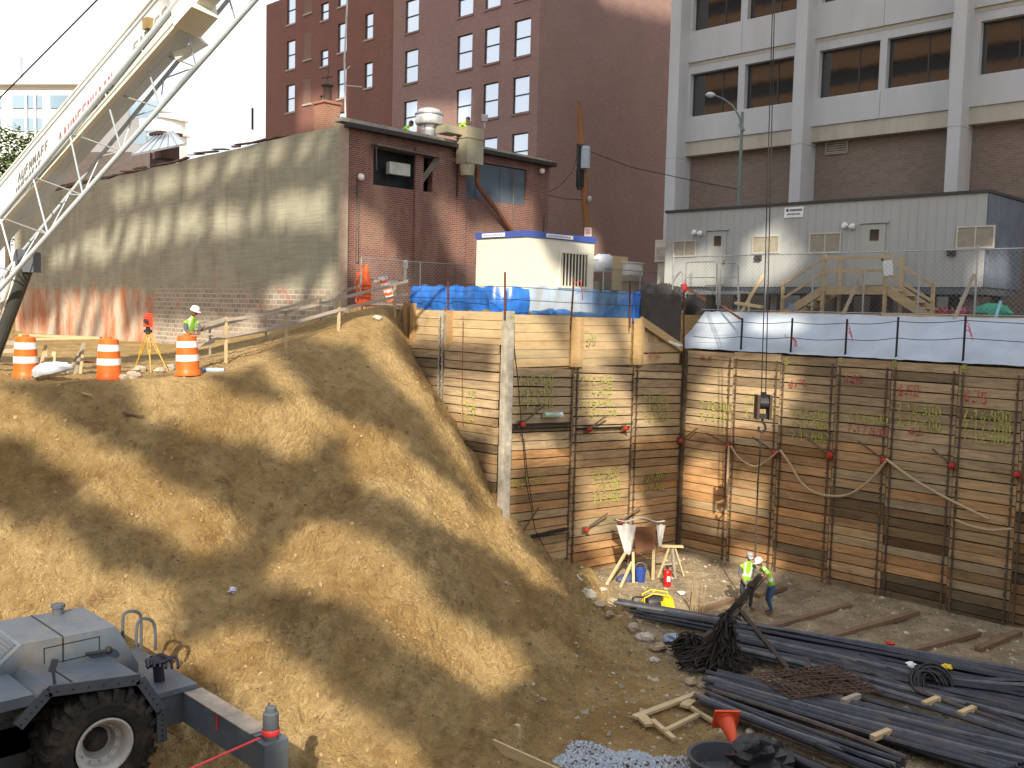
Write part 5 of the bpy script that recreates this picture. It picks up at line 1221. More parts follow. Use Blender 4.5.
def lf(u, v):
    a = pc(616+u*19, 524); w_ = 1-v; x = 616+u*19; bot = pc(624+u*8, 554-6*abs(u-.45)); return a.lerp(bot, v)-F0*(.1+.12*math.sin(u*8+v*3))
m2 = sheet(lf, 8, 8); m.add(m2.v, m2.f)
def rf(u, v):
    a = pc(656+u*9, 524); bot = pc(658+u*4, 548-5*u); return a.lerp(bot, v)-F0*(.1+.10*math.sin(u*9+v*2))
m2 = sheet(rf, 6, 8); m.add(m2.v, m2.f)
obj('cloth', m, WCL, cp_, True)
m = MB(); m.prism([pc(634, 527, DC+.2), pc(657, 527, DC+.2), pc(655, 549, DC+.2), pc(636, 553, DC+.2)], F0*.04); obj('board', m, plain('brown board', (.20, .09, .045), .7), cp_)
for (a, b, d0, d1) in (((626, 552), (606, 584), DC, 29.3), ((632, 562), (620, 585), DC, 29.2), ((633, 552), (633.5, 580), DC, 29.9), ((654, 545), (653, 577), DC+.3, 30.3)):
    A_ = P(a[0], a[1], d0); B_ = P(b[0], b[1], d1); B_.z = hz(B_.x, B_.y)-.03; m = MB(); m.bar(A_, B_, .08, .06); obj('leg', m, LUM, cp_)
q = fl(654, 577); st = thing('pipe_stand', 'slim dark stand with a small table top under the white canopy', 'stand', q)
m = MB(); t_ = q+Z0*1.45; m.tube([q, t_], .035, 8); m.bar(t_-R0*.28, t_+R0*.28, .16, .04); obj('column', m, BLACK, st)
q = fl(671, 577); tr2 = thing('sawhorse', 'light timber sawhorse stand right of the canopy', 'sawhorse', q)
m = MB(); t_ = q+Z0*1.0; m.bar(t_-R0*.35, t_+R0*.35, .18, .05); obj('top', m, LUM, tr2)
for k, (dx, dy) in enumerate(((-.45, -.2), (.10, -.25), (.42, .1), (0, .3))):
    e = q+R0*dx+F0*dy; e.z = hz(e.x, e.y); m = MB(); m.bar(t_+R0*dx*.2-Z0*.03, e, .05, .05); obj('leg', m, LUMG if k % 2 else LUM, tr2)
m = MB(); m.bar(q+Z0*.4-R0*.3, q+Z0*.45+R0*.2, .04, .05); obj('brace', m, LUMG, tr2)
# fire extinguisher
q = fl(667, 586); fe = thing('fire_extinguisher', 'red fire extinguisher standing on the pit floor beside the canopy', 'fire extinguisher', q)
m = MB(); m.lathe([(0, 0), (.11, 0), (.12, .03), (.12, .42), (.09, .50), (.04, .53), (0, .53)], q, Z0, 16); obj('cylinder', m, plain('extinguisher red', (.55, .012, .012), .35), fe, True)
m = MB(); m.tube([q+Z0*.52, q+Z0*.60], .03, 8); m.bar(q+Z0*.6, q+Z0*.64+R0*.14, .03, .02); m.tube([q+Z0*.58, q+Z0*.56-R0*.12, q+Z0*.3-R0*.14], .014, 6); obj('valve', m, BLACK, fe)
m = MB(); m.obox(q+Z0*.25-F0*.12+R0*.02, R0*.05, Z0*.08, F0*.004); obj('label', m, WHITEP, fe)
q = fl(640, 582); bk = thing('blue_bucket', 'blue plastic bucket in the shade under the canopy', 'bucket', q)
m = MB(); m.lathe([(0, 0), (.14, 0), (.18, .40), (.195, .40), (.195, .43), (.17, .43), (.13, .04), (0, .04)], q, Z0, 18); obj('bucket', m, plain('blue plastic', (.03, .07, .30), .4), bk, True)
m = MB(); m.tube([q+Z0*.42+R0*.19*math.cos(t)+Z0*.2*math.sin(t) for t in np.linspace(0, math.pi, 9)], .008, 5); obj('handle', m, PIPE, bk)
q = fl(626, 580); lump('blue_sack', (q.x, q.y, q.z+.05), (.8, .5, .28), plain('dim blue', (.07, .09, .18), .6), 'dim blue sack lying under the canopy legs', 'sack', 71)
# yellow pump
q = fl(655, 611); pu = thing('water_pump', 'yellow and black portable pump with hose coil on the pit floor', 'pump', q)
YL = plain('pump yellow', (.70, .50, .02), .45, .1)
m = MB(); m.lathe([(0, -.28), (.20, -.28), (.24, -.2), (.24, .12), (.16, .2), (0, .2)], q+Z0*.24, R0+F0*.3, 14); obj('engine', m, BLACK, pu, True)
m = MB(); m.box(tuple(q+V(-.05, -.35, .02)), tuple(q+V(.32, .05, .34))); m.prism([q+R0*.1+Z0*.05-F0*.25, q+R0*.55+Z0*.02-F0*.25, q+R0*.45+Z0*.42-F0*.25, q+R0*.2+Z0*.45-F0*.25], F0*.35); obj('housing', m, YL, pu)
m = MB(); m.tube([q-R0*.32-F0*.2+Z0*.02, q-R0*.34-F0*.2+Z0*.42, q-R0*.1-F0*.2+Z0*.55, q+R0*.35-F0*.2+Z0*.5, q+R0*.5-F0*.2+Z0*.03], .022, 8); m.tube([q-R0*.32+F0*.2+Z0*.02, q-R0*.34+F0*.2+Z0*.42, q-R0*.1+F0*.2+Z0*.55, q+R0*.35+F0*.2+Z0*.5, q+R0*.5+F0*.2+Z0*.03], .022, 8); obj('frame', m, YL, pu)
m = MB(); m.tube(spl([q+R0*.4-F0*.3+Z0*.05, q-F0*.55+Z0*.06-R0*.1, q-R0*.55-F0*.3+Z0*.06, q-R0*.6+F0*.2+Z0*.3, q-R0*.2+F0*.1+Z0*.35]), .03, 7); obj('hose', m, BLACK, pu)
# pale stakes / reed bundle with rebar at (697,605)
q = fl(697, 612); m = MB(); rg = random.Random(12)
for k in range(10):
    a = q+R0*rg.uniform(-.2, .25)+F0*rg.uniform(-.2, .2); m.tube([a, a+Z0*rg.uniform(.5, 1.1)+R0*rg.uniform(-.06, .06)], .016, 5)
tag(obj('upright_bars', m, plain('pale rusty bars', (.34, .24, .15), .7)), 'small cluster of short bars standing upright left of the two men', 'bars')
# timbers on the floor
DKW = woodm('dark timber', (.21, .135, .085), .3, False)
for k, (a, b, w_) in enumerate((((701, 611), (745, 597), .16), ((764, 630), (850, 606), .16), ((813, 643), (917, 613), .20), ((884, 659), (979, 634), .16), ((978, 650), (1019, 633), .2), ((756, 596), (785, 588), .18), ((880, 655), (925, 700), .12))):
    if k == 6: continue
    A_, B_ = fl(*a, .05), fl(*b, .05); A_.z = max(A_.z, hz(A_.x, A_.y)+.07); B_.z = hz(B_.x, B_.y)+.07
    plank(A_, B_, w_, .12, ['dark timber on the pit floor left of the two men', 'dark timber on the floor just right of the two men', 'long dark timber on the floor, middle of the row', 'dark timber on the floor near the bars at right', 'short dark timber at the right edge of the floor', 'brown timber stub behind the man in jeans'][k], DKW, 'timbers lying on the pit floor', 'floor_timber', 'timber')
# steel bars: bundles of long dark bars
BARS_ = [plain('dark reinforcing bar', (.06, .068, .088), .38, .4, 3, .35, .3, (.16, .10, .065), .45), plain('rust-tinged bar', (.10, .085, .08), .5, .4, 3, .3, .3, (.20, .10, .05), .6), plain('pale dusty bar', (.12, .125, .14), .5, .4, 3, .2, .3, (.22, .17, .11), .6), plain('black bar', (.035, .04, .055), .4, .3, 3, .3, .3)]
def bundle(a0, a1, b0, b1, n, r, lab, layers=2, seed=1, grp=None, lift=0.0):
    """n bars whose left ends run a0..a1 and right ends b0..b1 (pixels on the floor)"""
    rg = random.Random(seed)
    for i in range(n):
        t = (i//layers)/max(1, (n-1)//layers); ly = i % layers
        t = min(1, max(0, t+rg.uniform(-.04, .04)))
        A_ = fl(a0[0]+(a1[0]-a0[0])*t+rg.uniform(-14, 8), a0[1]+(a1[1]-a0[1])*t); B_ = fl(b0[0]+(b1[0]-b0[0])*t, b0[1]+(b1[1]-b0[1])*t)
        zz = r+ly*r*1.75+lift; A_.z = FLOOR+.14+zz+rg.uniform(0, .04); B_.z = FLOOR+.16+zz+rg.uniform(0, .05)
        d = B_-A_; n_ = 6; sw = rg.uniform(-.16, .16); m = MB()
        pts = [A_+d*(k/n_)+Vector((-d.y, d.x, 0)).normalized()*sw*math.sin(math.pi*k/n_)+Z0*rg.uniform(-.01, .012) for k in range(n_+1)]
        m.tube(pts, r, 7)
        if rg.random() < .5: k = rg.randint(1, 4); m.tube([pts[k], pts[k]+(pts[k+1]-pts[k])*.03], r*1.25, 7)
        o = obj('steel_bar', m, BARS_[rg.choice((0, 0, 0, 3, 3, 1, 2))], smooth=True); tag(o, lab, 'steel bar', grp)
bundle((622, 611), (650, 623), (1040, 690), (1040, 706), 18, .050, 'long dark steel bar in the far bundle stretching from the rubble to the right edge', 3, 1, 'bars of the far bundle')
bundle((742, 640), (740, 662), (1040, 712), (1040, 738), 26, .055, 'long dark steel bar in the middle bundle behind the rusty mesh', 2, 2, 'bars of the middle bundle')
bundle((712, 684), (722, 700), (1045, 775), (1000, 790), 24, .057, 'long dark steel bar in the near bundle running to the lower right corner', 2, 3, 'bars of the near bundle')
bundle((706, 704), (706, 716), (905, 775), (880, 790), 12, .055, 'dark steel bar in the bundle nearest the camera, left of the lower edge', 2, 4, 'bars of the nearest bundle')
bundle((838, 655), (760, 700), (1030, 742), (1040, 770), 10, .05, 'dark steel bar lying over the middle and near bundles', 1, 6, 'bars lying over the bundles', .10)
bundle((930, 692), (945, 700), (1045, 700), (1045, 722), 8, .05, 'dark steel bar at the right edge beyond the black coil', 2, 7, 'bars at the right edge', .12)
A_ = fl(785, 757, .2); B_ = fl(862, 790, .2); m = MB(); m.tube([A_, B_], .16, 16); m.tube([A_-(B_-A_)*.01, A_+(B_-A_)*.03], .175, 16); tag(obj('black_pipe', m, plain('black plastic pipe', (.012, .012, .016), .3), smooth=True), 'thick black plastic pipe at the bottom edge', 'pipe')
for k, (px, py) in enumerate(((930, 718), (966, 727), (850, 716), (880, 752))):
    q = fl(px, py); q.z = FLOOR+.1; a = q+R0*.22+F0*.15
    m = MB(); m.bar(q-R0*.22-F0*.15+Z0*.28, a+Z0*.30, .12, .1); tag(obj('wood_block', m, LUM if k != 2 else LUMG), ['pale wood block under the bars right of the black coil', 'pale wood block between the bars near the right edge', 'grey wood block on the middle bars', 'pale wood block between the nearest bars'][k], 'block', 'wood blocks among the bars')
# rusty mesh mat
RU2 = plain('rusty mesh', (.10, .055, .035), .8, .3, 5)
m = MB(); c0, c1, c2, c3 = fl(752, 690), fl(835, 680), fl(880, 712), fl(790, 718)
for c in (c0, c1, c2, c3): c.z = FLOOR+.42
rg = random.Random(21)
for s in range(15):
    t = s/14; w1 = V(0, 0, rg.uniform(-.05, .08)); m.tube([c0.lerp(c1, t), c0.lerp(c1, t).lerp(c3.lerp(c2, t), .5)+w1, c3.lerp(c2, t)], .016, 5); 
for s in range(12):
    t = s/11; w1 = V(0, 0, rg.uniform(-.05, .08)); m.tube([c0.lerp(c3, t), c0.lerp(c3, t).lerp(c1.lerp(c2, t), .5)+w1, c1.lerp(c2, t)], .016, 5)
for s in range(26):
    p = c0.lerp(c1, rg.random()).lerp(c3.lerp(c2, rg.random()), rg.random()); m.tube([p, p+V(rg.uniform(-.5, .5), rg.uniform(-.5, .5), rg.uniform(-.05, .16))], .014, 5)
tag(obj('rusty_mesh', m, RU2), 'rusty steel mesh mat lying on top of the dark bars', 'mesh')
# dark tangle with peaked top
TG = plain('dark tangle', (.025, .019, .016), .8, .5, 5)
def tangle(cx, cy, wpx, hz_, n, label, seed, peak, wid):
    q = fl(cx, cy); rg = random.Random(seed); m = MB()
    for k in range(n):
        a = rg.uniform(0, 6.283); rr = wid*rg.random()**.6; p = q+R0*(math.cos(a)*rr)+F0*(math.sin(a)*rr*.6); p.z = FLOOR+.1+rg.random()*.2
        h = hz_*(1-rr/wid)**.7; t_ = q+peak*(h/hz_)+R0*rg.uniform(-.12, .12)+F0*rg.uniform(-.12, .12)+Z0*(h+.1)
        mid = p.lerp(t_, .5)+V(rg.uniform(-.22, .22), rg.uniform(-.22, .22), rg.uniform(-.05, .15)); e = t_+V(rg.uniform(-.25, .25), rg.uniform(-.25, .25), rg.uniform(-.5, .05))
        m.tube(spl([p, mid, t_, e], 3), rg.uniform(.010, .03), 5)
    return tag(obj('wire_tangle', m, TG), label, 'tangle')
tangle(716, 672, 30, 1.35, 330, 'tall dark shaggy tangle of wire and roots left of the bars', 31, R0*.25, 1.0)
tangle(686, 656, 14, .5, 110, 'low dark tangle on the rubble left of the tall tangle', 32, R0*.1, .6)
q = fl(928, 702); m = MB(); rg = random.Random(5)
for k in range(26):
    r_ = rg.uniform(.25, .42); c = q+R0*rg.uniform(-.12, .12)+F0*rg.uniform(-.1, .1)+Z0*(.35+rg.uniform(0, .12)); tl = rg.uniform(-.5, .5); tf = rg.uniform(.5, 1.2)
    m.tube([c+R0*(r_*math.cos(t))+(F0*math.cos(tf)+Z0*math.sin(tf)).normalized()*(r_*math.sin(t)) for t in np.linspace(0, 5.9, 16)], .022, 5)
tag(obj('black_coil', m, BLACK), 'coil of black hose lying on the bars near the right edge', 'coil')
# leaning bars and the hanging sheaf
top = P(740, 613, 25.6)
for k, (a, b) in enumerate((((741, 612), (787, 668)), ((738, 611), (716, 650)), ((739, 612), (700, 640)))):
    m = MB(); B_ = fl(b[0], b[1], .35); m.bar(P(a[0], a[1], 25.6), B_, .12, .08); tag(obj('leaning_bar', m, plain('brown-black bar', (.05, .035, .03), .7)), ['thick dark bar leaning down to the right from the peak of the tangle', 'dark bar leaning steeply to the left from the peak of the tangle', 'dark bar leaning flatly to the left from the peak of the tangle'][k], 'bar')
# small litter
for k, (px, py, mt, lb_) in enumerate(((910, 683, WHITEP, 'white paper scrap on the far bars'), (946, 685, YL, 'yellow scrap on the far bars'), (672, 640, plain('pale blue rag', (.30, .36, .48), .7), 'pale blue rag on the rubble'), (681, 594, WHITEP, 'white scrap on the floor right of the extinguisher'), (233, 578, plain('lilac litter', (.62, .6, .72), .6), 'small white litter piece on the dirt pile'), (868, 655, WHITEP, 'white paper scrap on the floor among the timbers'), (891, 645, RED, 'red scrap on the floor among the timbers'), (876, 647, plain('salmon litter', (.5, .25, .2), .7), 'salmon coloured scrap on the floor'))):
    if px == 233: q = P(px, py, 20.5); 
    else: q = fl(px, py, .02)
    z = hz(q.x, q.y)+(.45 if k < 2 else .06); rg = random.Random(k+90); m = MB(); m.ball((q.x, q.y, z), .11 if k != 2 else .22, 7, 5, (1, 1, .5), .4, rg); tag(obj('litter', m, mt), lb_, 'litter')
# timber frame, cone, gravel, planks at the bottom
A = [(633, 722), (698, 698), (652, 708)]
fr = thing('lumber_frame', 'small new timber frame lying on the dirt near the bars', 'frame', fl(675, 722))
def frp(px, py, up=.12): q = fl(px, py); q.z += up; return q
for (a, b, w_) in (((634, 723), (697, 699), .15), ((640, 721), (650, 731), .22), ((652, 726), (674, 745), .11), ((664, 737), (698, 720), .10), ((681, 707), (713, 727), .10), ((684, 712), (692, 706), .2)):
    m = MB(); m.bar(frp(*a), frp(*b), w_, .06); obj('board', m, LUM, fr)
q = fl(726, 742); co = thing('orange_cone', 'orange traffic cone tipped over beside the nearest bars', 'traffic cone', q)
ax1 = (Z0*-.5-F0*.9+R0*.12).normalized(); c = q+Z0*.42+F0*.1
m = MB(); m.lathe([(.0, 0), (.20, 0), (.205, .04), (.165, .06), (.075, .55), (.07, .56), (0, .56)], c, ax1, 20); obj('cone', m, plain('cone orange', (.72, .09, .03), .5), co, True)
m = MB(); u_ = ax1.cross(R0).normalized(); m.obox(c-ax1*.0, R0*.25, u_*.25, ax1*.02); obj('base', m, plain('cone orange', (.72, .09, .03), .5), co)
GRV = plain('pale gravel', (.50, .55, .62), .9, .25, 12, 0, 1.0)
rg = random.Random(8); m = MB(); c = fl(618, 762)
for i in range(2600):
    a = rg.uniform(0, 6.283); rr = math.sqrt(rg.random()); e = 1+.25*math.sin(a*3+1)+.15*math.sin(a*7)
    p = c+R0*(math.cos(a)*rr*1.15*e)+F0*(math.sin(a)*rr*.9*e-.25); s = rg.uniform(.018, .042); p.z = hz(p.x, p.y)+.05*(1-rr)+rg.uniform(-.01, .03)
    v = [p+V(rg.uniform(-s, s)*.4+dx*s, rg.uniform(-s, s)*.4+dy*s, dz*s) for dx, dy, dz in ((1,0,0),(0,1,0),(-1,0,0),(0,-1,0),(0,0,1),(0,0,-1))]
    m.add(v, [(0,1,4),(1,2,4),(2,3,4),(3,0,4),(1,0,5),(2,1,5),(3,2,5),(0,3,5)])
tag(obj('gravel', m, GRV), 'patch of pale blue-grey gravel at the bottom of the dirt pile', 'gravel', None, 'stuff')
a = P(485, 741, 17.6); b = P(565, 777, 17.0); plank(a, b, .05, .20, 'pale board slanting into the bottom edge, crossing a stake', LUM)
a = P(517.5, 725, 17.9); b = P(518, 790, 17.9); plank(b, a, .12, .08, 'short upright stake behind the slanting board at the bottom', LUM, name='timber_stake', cat='stake')
# black tub with rag at bottom
q = fl(722, 776); tu = thing('black_tub', 'dark tub with pale rim and crumpled black plastic at the bottom edge', 'tub', q)
m = MB(); m.lathe([(0, 0), (.55, 0), (.62, .35), (.65, .35), (.65, .38), (.58, .38), (.5, .05), (0, .05)], q+Z0*.0, Z0, 26); obj('tub', m, plain('dark tub', (.07, .075, .085), .4), tu, True)
m = MB(); rg = random.Random(77); m.ball(q+Z0*.35+R0*.65, .5, 18, 12, (1.3, 1, .7), .22, rg); obj('plastic', m, plain('crumpled black', (.02, .02, .024), .3, .3, 5), tu)
# rocks along the toe of the pile and on it
ROCK = plain('sandy rock', (.36, .28, .19), .95, .3, 4, 0, .6); ROCK2 = plain('pale rock', (.46, .42, .34), .95, .2, 4, 0, .6)
rg = random.Random(14)
rk = [(588, 598, .42, 'flat slab'), (600, 606, .3, 'rock'), (612, 603, .26, 'rock'), (575, 582, .35, 'rock'), (620, 620, .25, 'rock'), (633, 630, .28, 'rock'), (645, 640, .35, 'rock'), (658, 650, .35, 'rock'), (672, 655, .3, 'rock'), (686, 668, .32, 'rock'), (700, 664, .3, 'rock'),
      (610, 615, .2, 'rock'), (655, 662, .22, 'rock'), (690, 684, .24, 'rock'), (703, 688, .2, 'rock'), (750, 735, .2, 'rock'), (772, 746, .25, 'rock'), (716, 650, .2, 'rock'), (603, 592, .22, 'rock'), (625, 607, .18, 'rock'), (640, 622, .2, 'rock')]
for k, (px, py, s, _) in enumerate(rk):
    q = fl(px, py); m = MB(); m.ball((q.x, q.y, q.z+s*.2), s*.62, 9, 6, (rg.uniform(.8, 1.2), rg.uniform(.7, 1.1), rg.uniform(.5, .8)), .22, rg)
    tag(obj('rock', m, ROCK if k % 3 else ROCK2), 'angular rock at the toe of the dirt pile beside the pit floor', 'rock', 'rocks along the toe of the pile')
for k, (px, py, d, s) in enumerate(((192, 418, 23.2, .34), (222, 396, 24.2, .20), (120, 405, 23.1, .3), (374, 577, 21.2, .22), (345, 450, 24.6, .22), (132, 412, 23.0, .16), (395, 445, 26, .16), (205, 505, 22, .14), (60, 585, 19.6, .16), (505, 640, 21.8, .15))):
    q = P(px, py, d)
    for _ in range(6): 
        z = hz(q.x, q.y); q = PZ(px, py, z) if abs(z) > .5 else q
    m = MB(); m.ball((q.x, q.y, hz(q.x, q.y)+s*.15), s*.6, 9, 6, (1.1, 1, .7), .22, rg)
    tag(obj('stone', m, ROCK2 if k in (0, 3) else ROCK), ['large pale stone in the left cut below the right drum', 'small stone under the dirt mound right of the drums', 'brown stone in the cut below the middle drum', 'pale flat stone on the near flank of the pile', 'stone lying at the top of the gully', 'small stone beside the hollow under the middle drum', 'stone on the crest of the pile', 'small stone halfway down the left cut', 'small stone low in the left cut above the grey machine', 'small stone low on the lit flank of the pile'][k], 'stone')
# clods scattered on slopes: uncountable
def clod(m, x, y, z, s, rg):
    an = rg.uniform(0, 6.28); ca, sa = math.cos(an)*s, math.sin(an)*s; h = s*rg.uniform(.5, .9)
    v = []
    for dz in (-.8, .8):
        for dx, dy in ((-1,-1),(1,-1),(1,1),(-1,1)):
            q = .62 if dz > 0 else .85; j = lambda: rg.uniform(-.32, .32)*s
            v.append((x+(dx*ca-dy*sa)*q*.8+j(), y+(dx*sa+dy*ca)*q*.8+j(), z+dz*h+j()*.6))
    m.add(v, [(0,3,2,1),(4,5,6,7),(0,1,5,4),(1,2,6,5),(2,3,7,6),(3,0,4,7)])
rg = random.Random(33); m = MB(); N_ = 42000; xs = np.array([rg.uniform(2, 22) for _ in range(N_)]); ys = np.array([rg.uniform(6, 27) for _ in range(N_)])
zs = height(xs, ys); dn = fbm(xs*.5, ys*.5, 3, 41)+.5*fbm(xs*1.3, ys*1.3, 2, 61); zl = (height(xs+.5, ys)+height(xs-.5, ys)+height(xs, ys+.5)+height(xs, ys-.5))/4; crest = zs-zl
for x, y, z, q, cr_ in zip(xs, ys, zs, dn, crest):
    if z > -1.0 or (x > 19.6 and y > 20): continue
    if rg.random() > .30+.9*max(0, q)+2.5*max(0, cr_): continue
    s = min(.05, .012*rg.random()**-.42); m.col = (1, 1, 1); q = rg.uniform(.5, 1.0); m.col = (q, q*.96, q*.9); clod(m, x, y, z, s, rg)
tag(obj('clods', m, plain('clod earth', (.42, .30, .165), .95, .3, 3, tone=True)), 'loose clods and pebbles strewn over the dirt', 'clods', None, 'stuff')
rg = random.Random(34); m = MB(); xs = np.array([rg.uniform(14, 28.4) for _ in range(5000)]); ys = np.array([rg.uniform(3, 20) for _ in range(5000)]); zs = height(xs, ys)
for x, y, z in zip(xs, ys, zs):
    if z > -7.6: continue
    s = rg.uniform(.012, .04) if rg.random() < .9 else rg.uniform(.05, .10)
    v = [V(x+rg.uniform(-s, s)*.5+dx*s, y+rg.uniform(-s, s)*.5+dy*s, z+dz*s*.7) for dx, dy, dz in ((1,0,0),(0,1,0),(-1,0,0),(0,-1,0),(0,0,1),(0,0,-1))]
    q = rg.uniform(.4, 1.4); m.col = (q, q*.97, q*.92); m.add(v, [(0,1,4),(1,2,4),(2,3,4),(3,0,4),(1,0,5),(2,1,5),(3,2,5),(0,3,5)])
tag(obj('floor_debris', m, plain('floor debris', (.33, .29, .23), .95, .3, 3, tone=True)), 'small stones and scraps strewn over the pit floor', 'debris', None, 'stuff')
# twigs on the left cut
for k, (a, b, d) in enumerate((((83, 415), (93, 434), 23.0), ((123, 433), (142, 421), 22.9), ((126, 430), (144, 424), 22.9))):
    A_ = P(a[0], a[1], d); B_ = P(b[0], b[1], d); A_.z = hz(A_.x, A_.y)+.08; B_.z = hz(B_.x, B_.y)+.08
    plank(A_, B_, .06, .03, ['pale stick lying on the left cut', 'dark stick lying below the middle drum', 'second dark stick crossing the first below the middle drum'][k], LUM if k == 0 else DKW, name='stick', cat='stick')
# ------------------------------------------------------------------ grey rough-terrain carrier, lower left
CG = plain('carrier grey', (.105, .13, .165), .42, .2, 2.6, .1, .06, (.20, .17, .13), .7); CGD = plain('carrier dark grey', (.085, .10, .12), .5, .2, 2, .1, .05, (.16, .13, .10), .4)
RUB = plain('tyre rubber', (.022, .021, .02), .85, .3, 5, 0, .3, (.16, .12, .07), .45); RIM = plain('dusty white rim', (.50, .49, .47), .6, .15, 4, 0, .1, (.2, .16, .1), .5)
Y0 = 15.06
def q0(px, py, w=0.0): return PY(px, py, Y0+w)
cr = thing('mobile_crane', 'grey rough-terrain crane carrier with large black tyre and extended outrigger', 'crane', V(5.5, 16.5, -7.95))
WY = lambda v: Vector((0, v, 0))
def strip(m, pts, w, th, y=0.0):
    """bent plate running through pts (near edge), extruded w metres along +Y"""
    for a, b in zip(pts[:-1], pts[1:]):
        d = (b-a).normalized(); n = Vector((-d.z, 0, d.x)); m.prism([a, b, b-n*th, a-n*th], (0, w, 0))
m = MB(); fp = [q0(17, 722), q0(48, 687), q0(139, 675), q0(161, 707), q0(161, 738)]
fp = [V(p.x, Y0, p.z) for p in fp]; strip(m, fp, 1.15, .05); obj('fender', m, CG, cr)
m = MB()
for a, b in zip(fp[:-1], fp[1:]): m.bar(a+V(0, -.025, -.06), b+V(0, -.025, -.06), .045, .17, V(0, 0, 1) if abs((b-a).normalized().z) < .9 else V(1, 0, 0))
obj('fender_lip', m, CGD, cr)
# engine hood
hp_ = [q0(-14, 692, 1.1), q0(-10, 676, 1.1), q0(22, 645, 1.1), q0(117, 627, 1.1), q0(139, 664, 1.1), q0(140, 690, 1.1)]
hp_ = [V(p.x, Y0+1.13, p.z) for p in hp_]
hood = MB(); hood.prism(hp_, (0, 1.45, 0)); ho = obj('hood', hood, CG, cr)
m = MB(); c = hp_[2].lerp(hp_[3], .42); m.box((c.x-.012, c.y-.006, c.z-.45), (c.x+.012, c.y-.001, c.z-.01)); m.box((c.x-.012, c.y, c.z+.001), (c.x+.012, c.y+1.44, c.z+.012)); obj('seam', m, BLACK, ho)
a, b = hp_[1], hp_[2]; d = (b-a); nrm = Vector((-d.z, 0, d.x)).normalized(); m = MB()
for k in range(9):
    p = a+d*(.08+k*.1); m.obox(p+V(0, .72, 0)+nrm*.012, V(0, .6, 0), d.normalized()*.022, nrm*.02)
obj('louvres', m, CGD, ho)
m = MB(); p = q0(68, 637, 1.3); m.tube([p+nrm*0+V(-.05, -.08, .0), p+V(.15, -.08, .03)], .035, 8); m.box(tuple(p+V(-.1, -.06, -.03)), tuple(p+V(.2, .02, .02))); obj('latch', m, BLACK, ho)
m = MB(); a = q0(87, 654, 1.05); b = q0(107, 651, 1.05); m.tube([a, a+V(0, -.06, .02), b+V(0, -.06, .02), b], .035, 8); m.ball(b+V(0, -.06, .03), .07, 8, 6); obj('hose_end', m, BLACK, ho)
m = MB(); p = q0(58, 625, 2.4); m.tube([V(p.x, p.y, p.z-.2), q0(58, 607, 2.4)], .09, 12); m.lathe([(.12, 0), (.12, .05), (0, .06)], q0(58, 607, 2.4), Z0, 12); obj('exhaust', m, CGD, cr)
# left lower deck
m = MB(); a = q0(-30, 709); b = q0(33, 694); a = V(a.x, Y0-.02, a.z); b = V(b.x, Y0-.02, b.z); m.prism([a, b, b-V(0, 0, .16), a-V(0, 0, .16)], (0, 1.12, 0)); obj('step_deck', m, CG, cr)
m = MB(); p = q0(55, 686, .1); m.tube([p, q0(52, 661, .1)], .025, 6); m.bar(q0(51.5, 672, .08), q0(55.5, 659, .08), .03, .1); m.tube([q0(54, 670, .1), q0(74, 683, .1)], .014, 5); obj('marker_bracket', m, CGD, cr)
# bolts, a service panel and grime seams
m = MB()
for a, b in zip(fp[:-1], fp[1:]):
    for k in range(6): p = a.lerp(b, (k+.5)/6)+V(0, -.052, -.07); m.lathe([(0, 0), (.014, 0), (.014, .012), (0, .014)], p, V(0, -1, 0), 6)
obj('bolts', m, BLACK, cr)
sp0 = hp_[3].lerp(hp_[2], .12); m = MB()
for (dx0, dz0, dx1, dz1) in ((-1.0, -.12, -.1, -.105), (-1.0, -.40, -.1, -.385), (-1.0, -.40, -.985, -.105), (-.115, -.40, -.1, -.105)): m.box((sp0.x+dx0, sp0.y-.006, sp0.z+dz0), (sp0.x+dx1, sp0.y-.001, sp0.z+dz1))
obj('panel_seam', m, BLACK, ho)
# rear plate and frame box
pz = q0(193, 684).z; xa, xb = q0(155, 688).x, q0(197, 683).x
m = MB(); m.box((xa, Y0-.02, pz-.09), (xb, Y0+2.3, pz)); pl_ = obj('rear_deck', m, CG, cr)
m = MB(); m.box((xa+.12, Y0+.02, pz-.62), (xb-.17, Y0+2.2, pz-.093)); m.box((xa-3.8, Y0+.9, pz-.75), (xa+.11, Y0+2.0, pz-.30)); obj('chassis', m, CGD, cr)
m = MB(); m.box((xa-3.2, Y0+.9, -7.4), (xa-.35, Y0+1.3, -6.6)); m.box((xa-.9, Y0+.7, -7.25), (xa-.75, Y0+2.4, -6.95)); obj('axle', m, CGD, cr)
for pts in ([(123, 644), (123, 618), (126, 612.5), (132, 611), (138, 612.5), (141, 619), (141, 648)], [(136, 646), (137, 626), (140, 620), (146, 618.5), (152, 621), (155, 629), (155.5, 650)]):
    m = MB(); m.tube(spl([q0(x, y, 1.5) for x, y in pts], 4), .028, 8); obj('grab_rail', m, CGD, cr)
m = MB(); p = q0(160, 684, .5); m.tube([p-V(0, 0, .05), q0(158, 664, .5)], .09, 12); m.ball(q0(156, 662, .55), .15, 10, 7, (1.3, 1, .6), .25, random.Random(4)); m.tube(spl([q0(150, 660, .6), q0(160, 655, .6), q0(170, 660, .5), q0(172, 663, .5)]), .035, 7)
for k in range(6): m.tube(spl([q0(157, 664, .5), q0(150+5*k, 657, .6), q0(148+6*k, 668, .3)]), .025, 6)
obj('hose_bundle', m, plain('dark purple hose', (.02, .016, .035), .45, .3, 5), pl_)
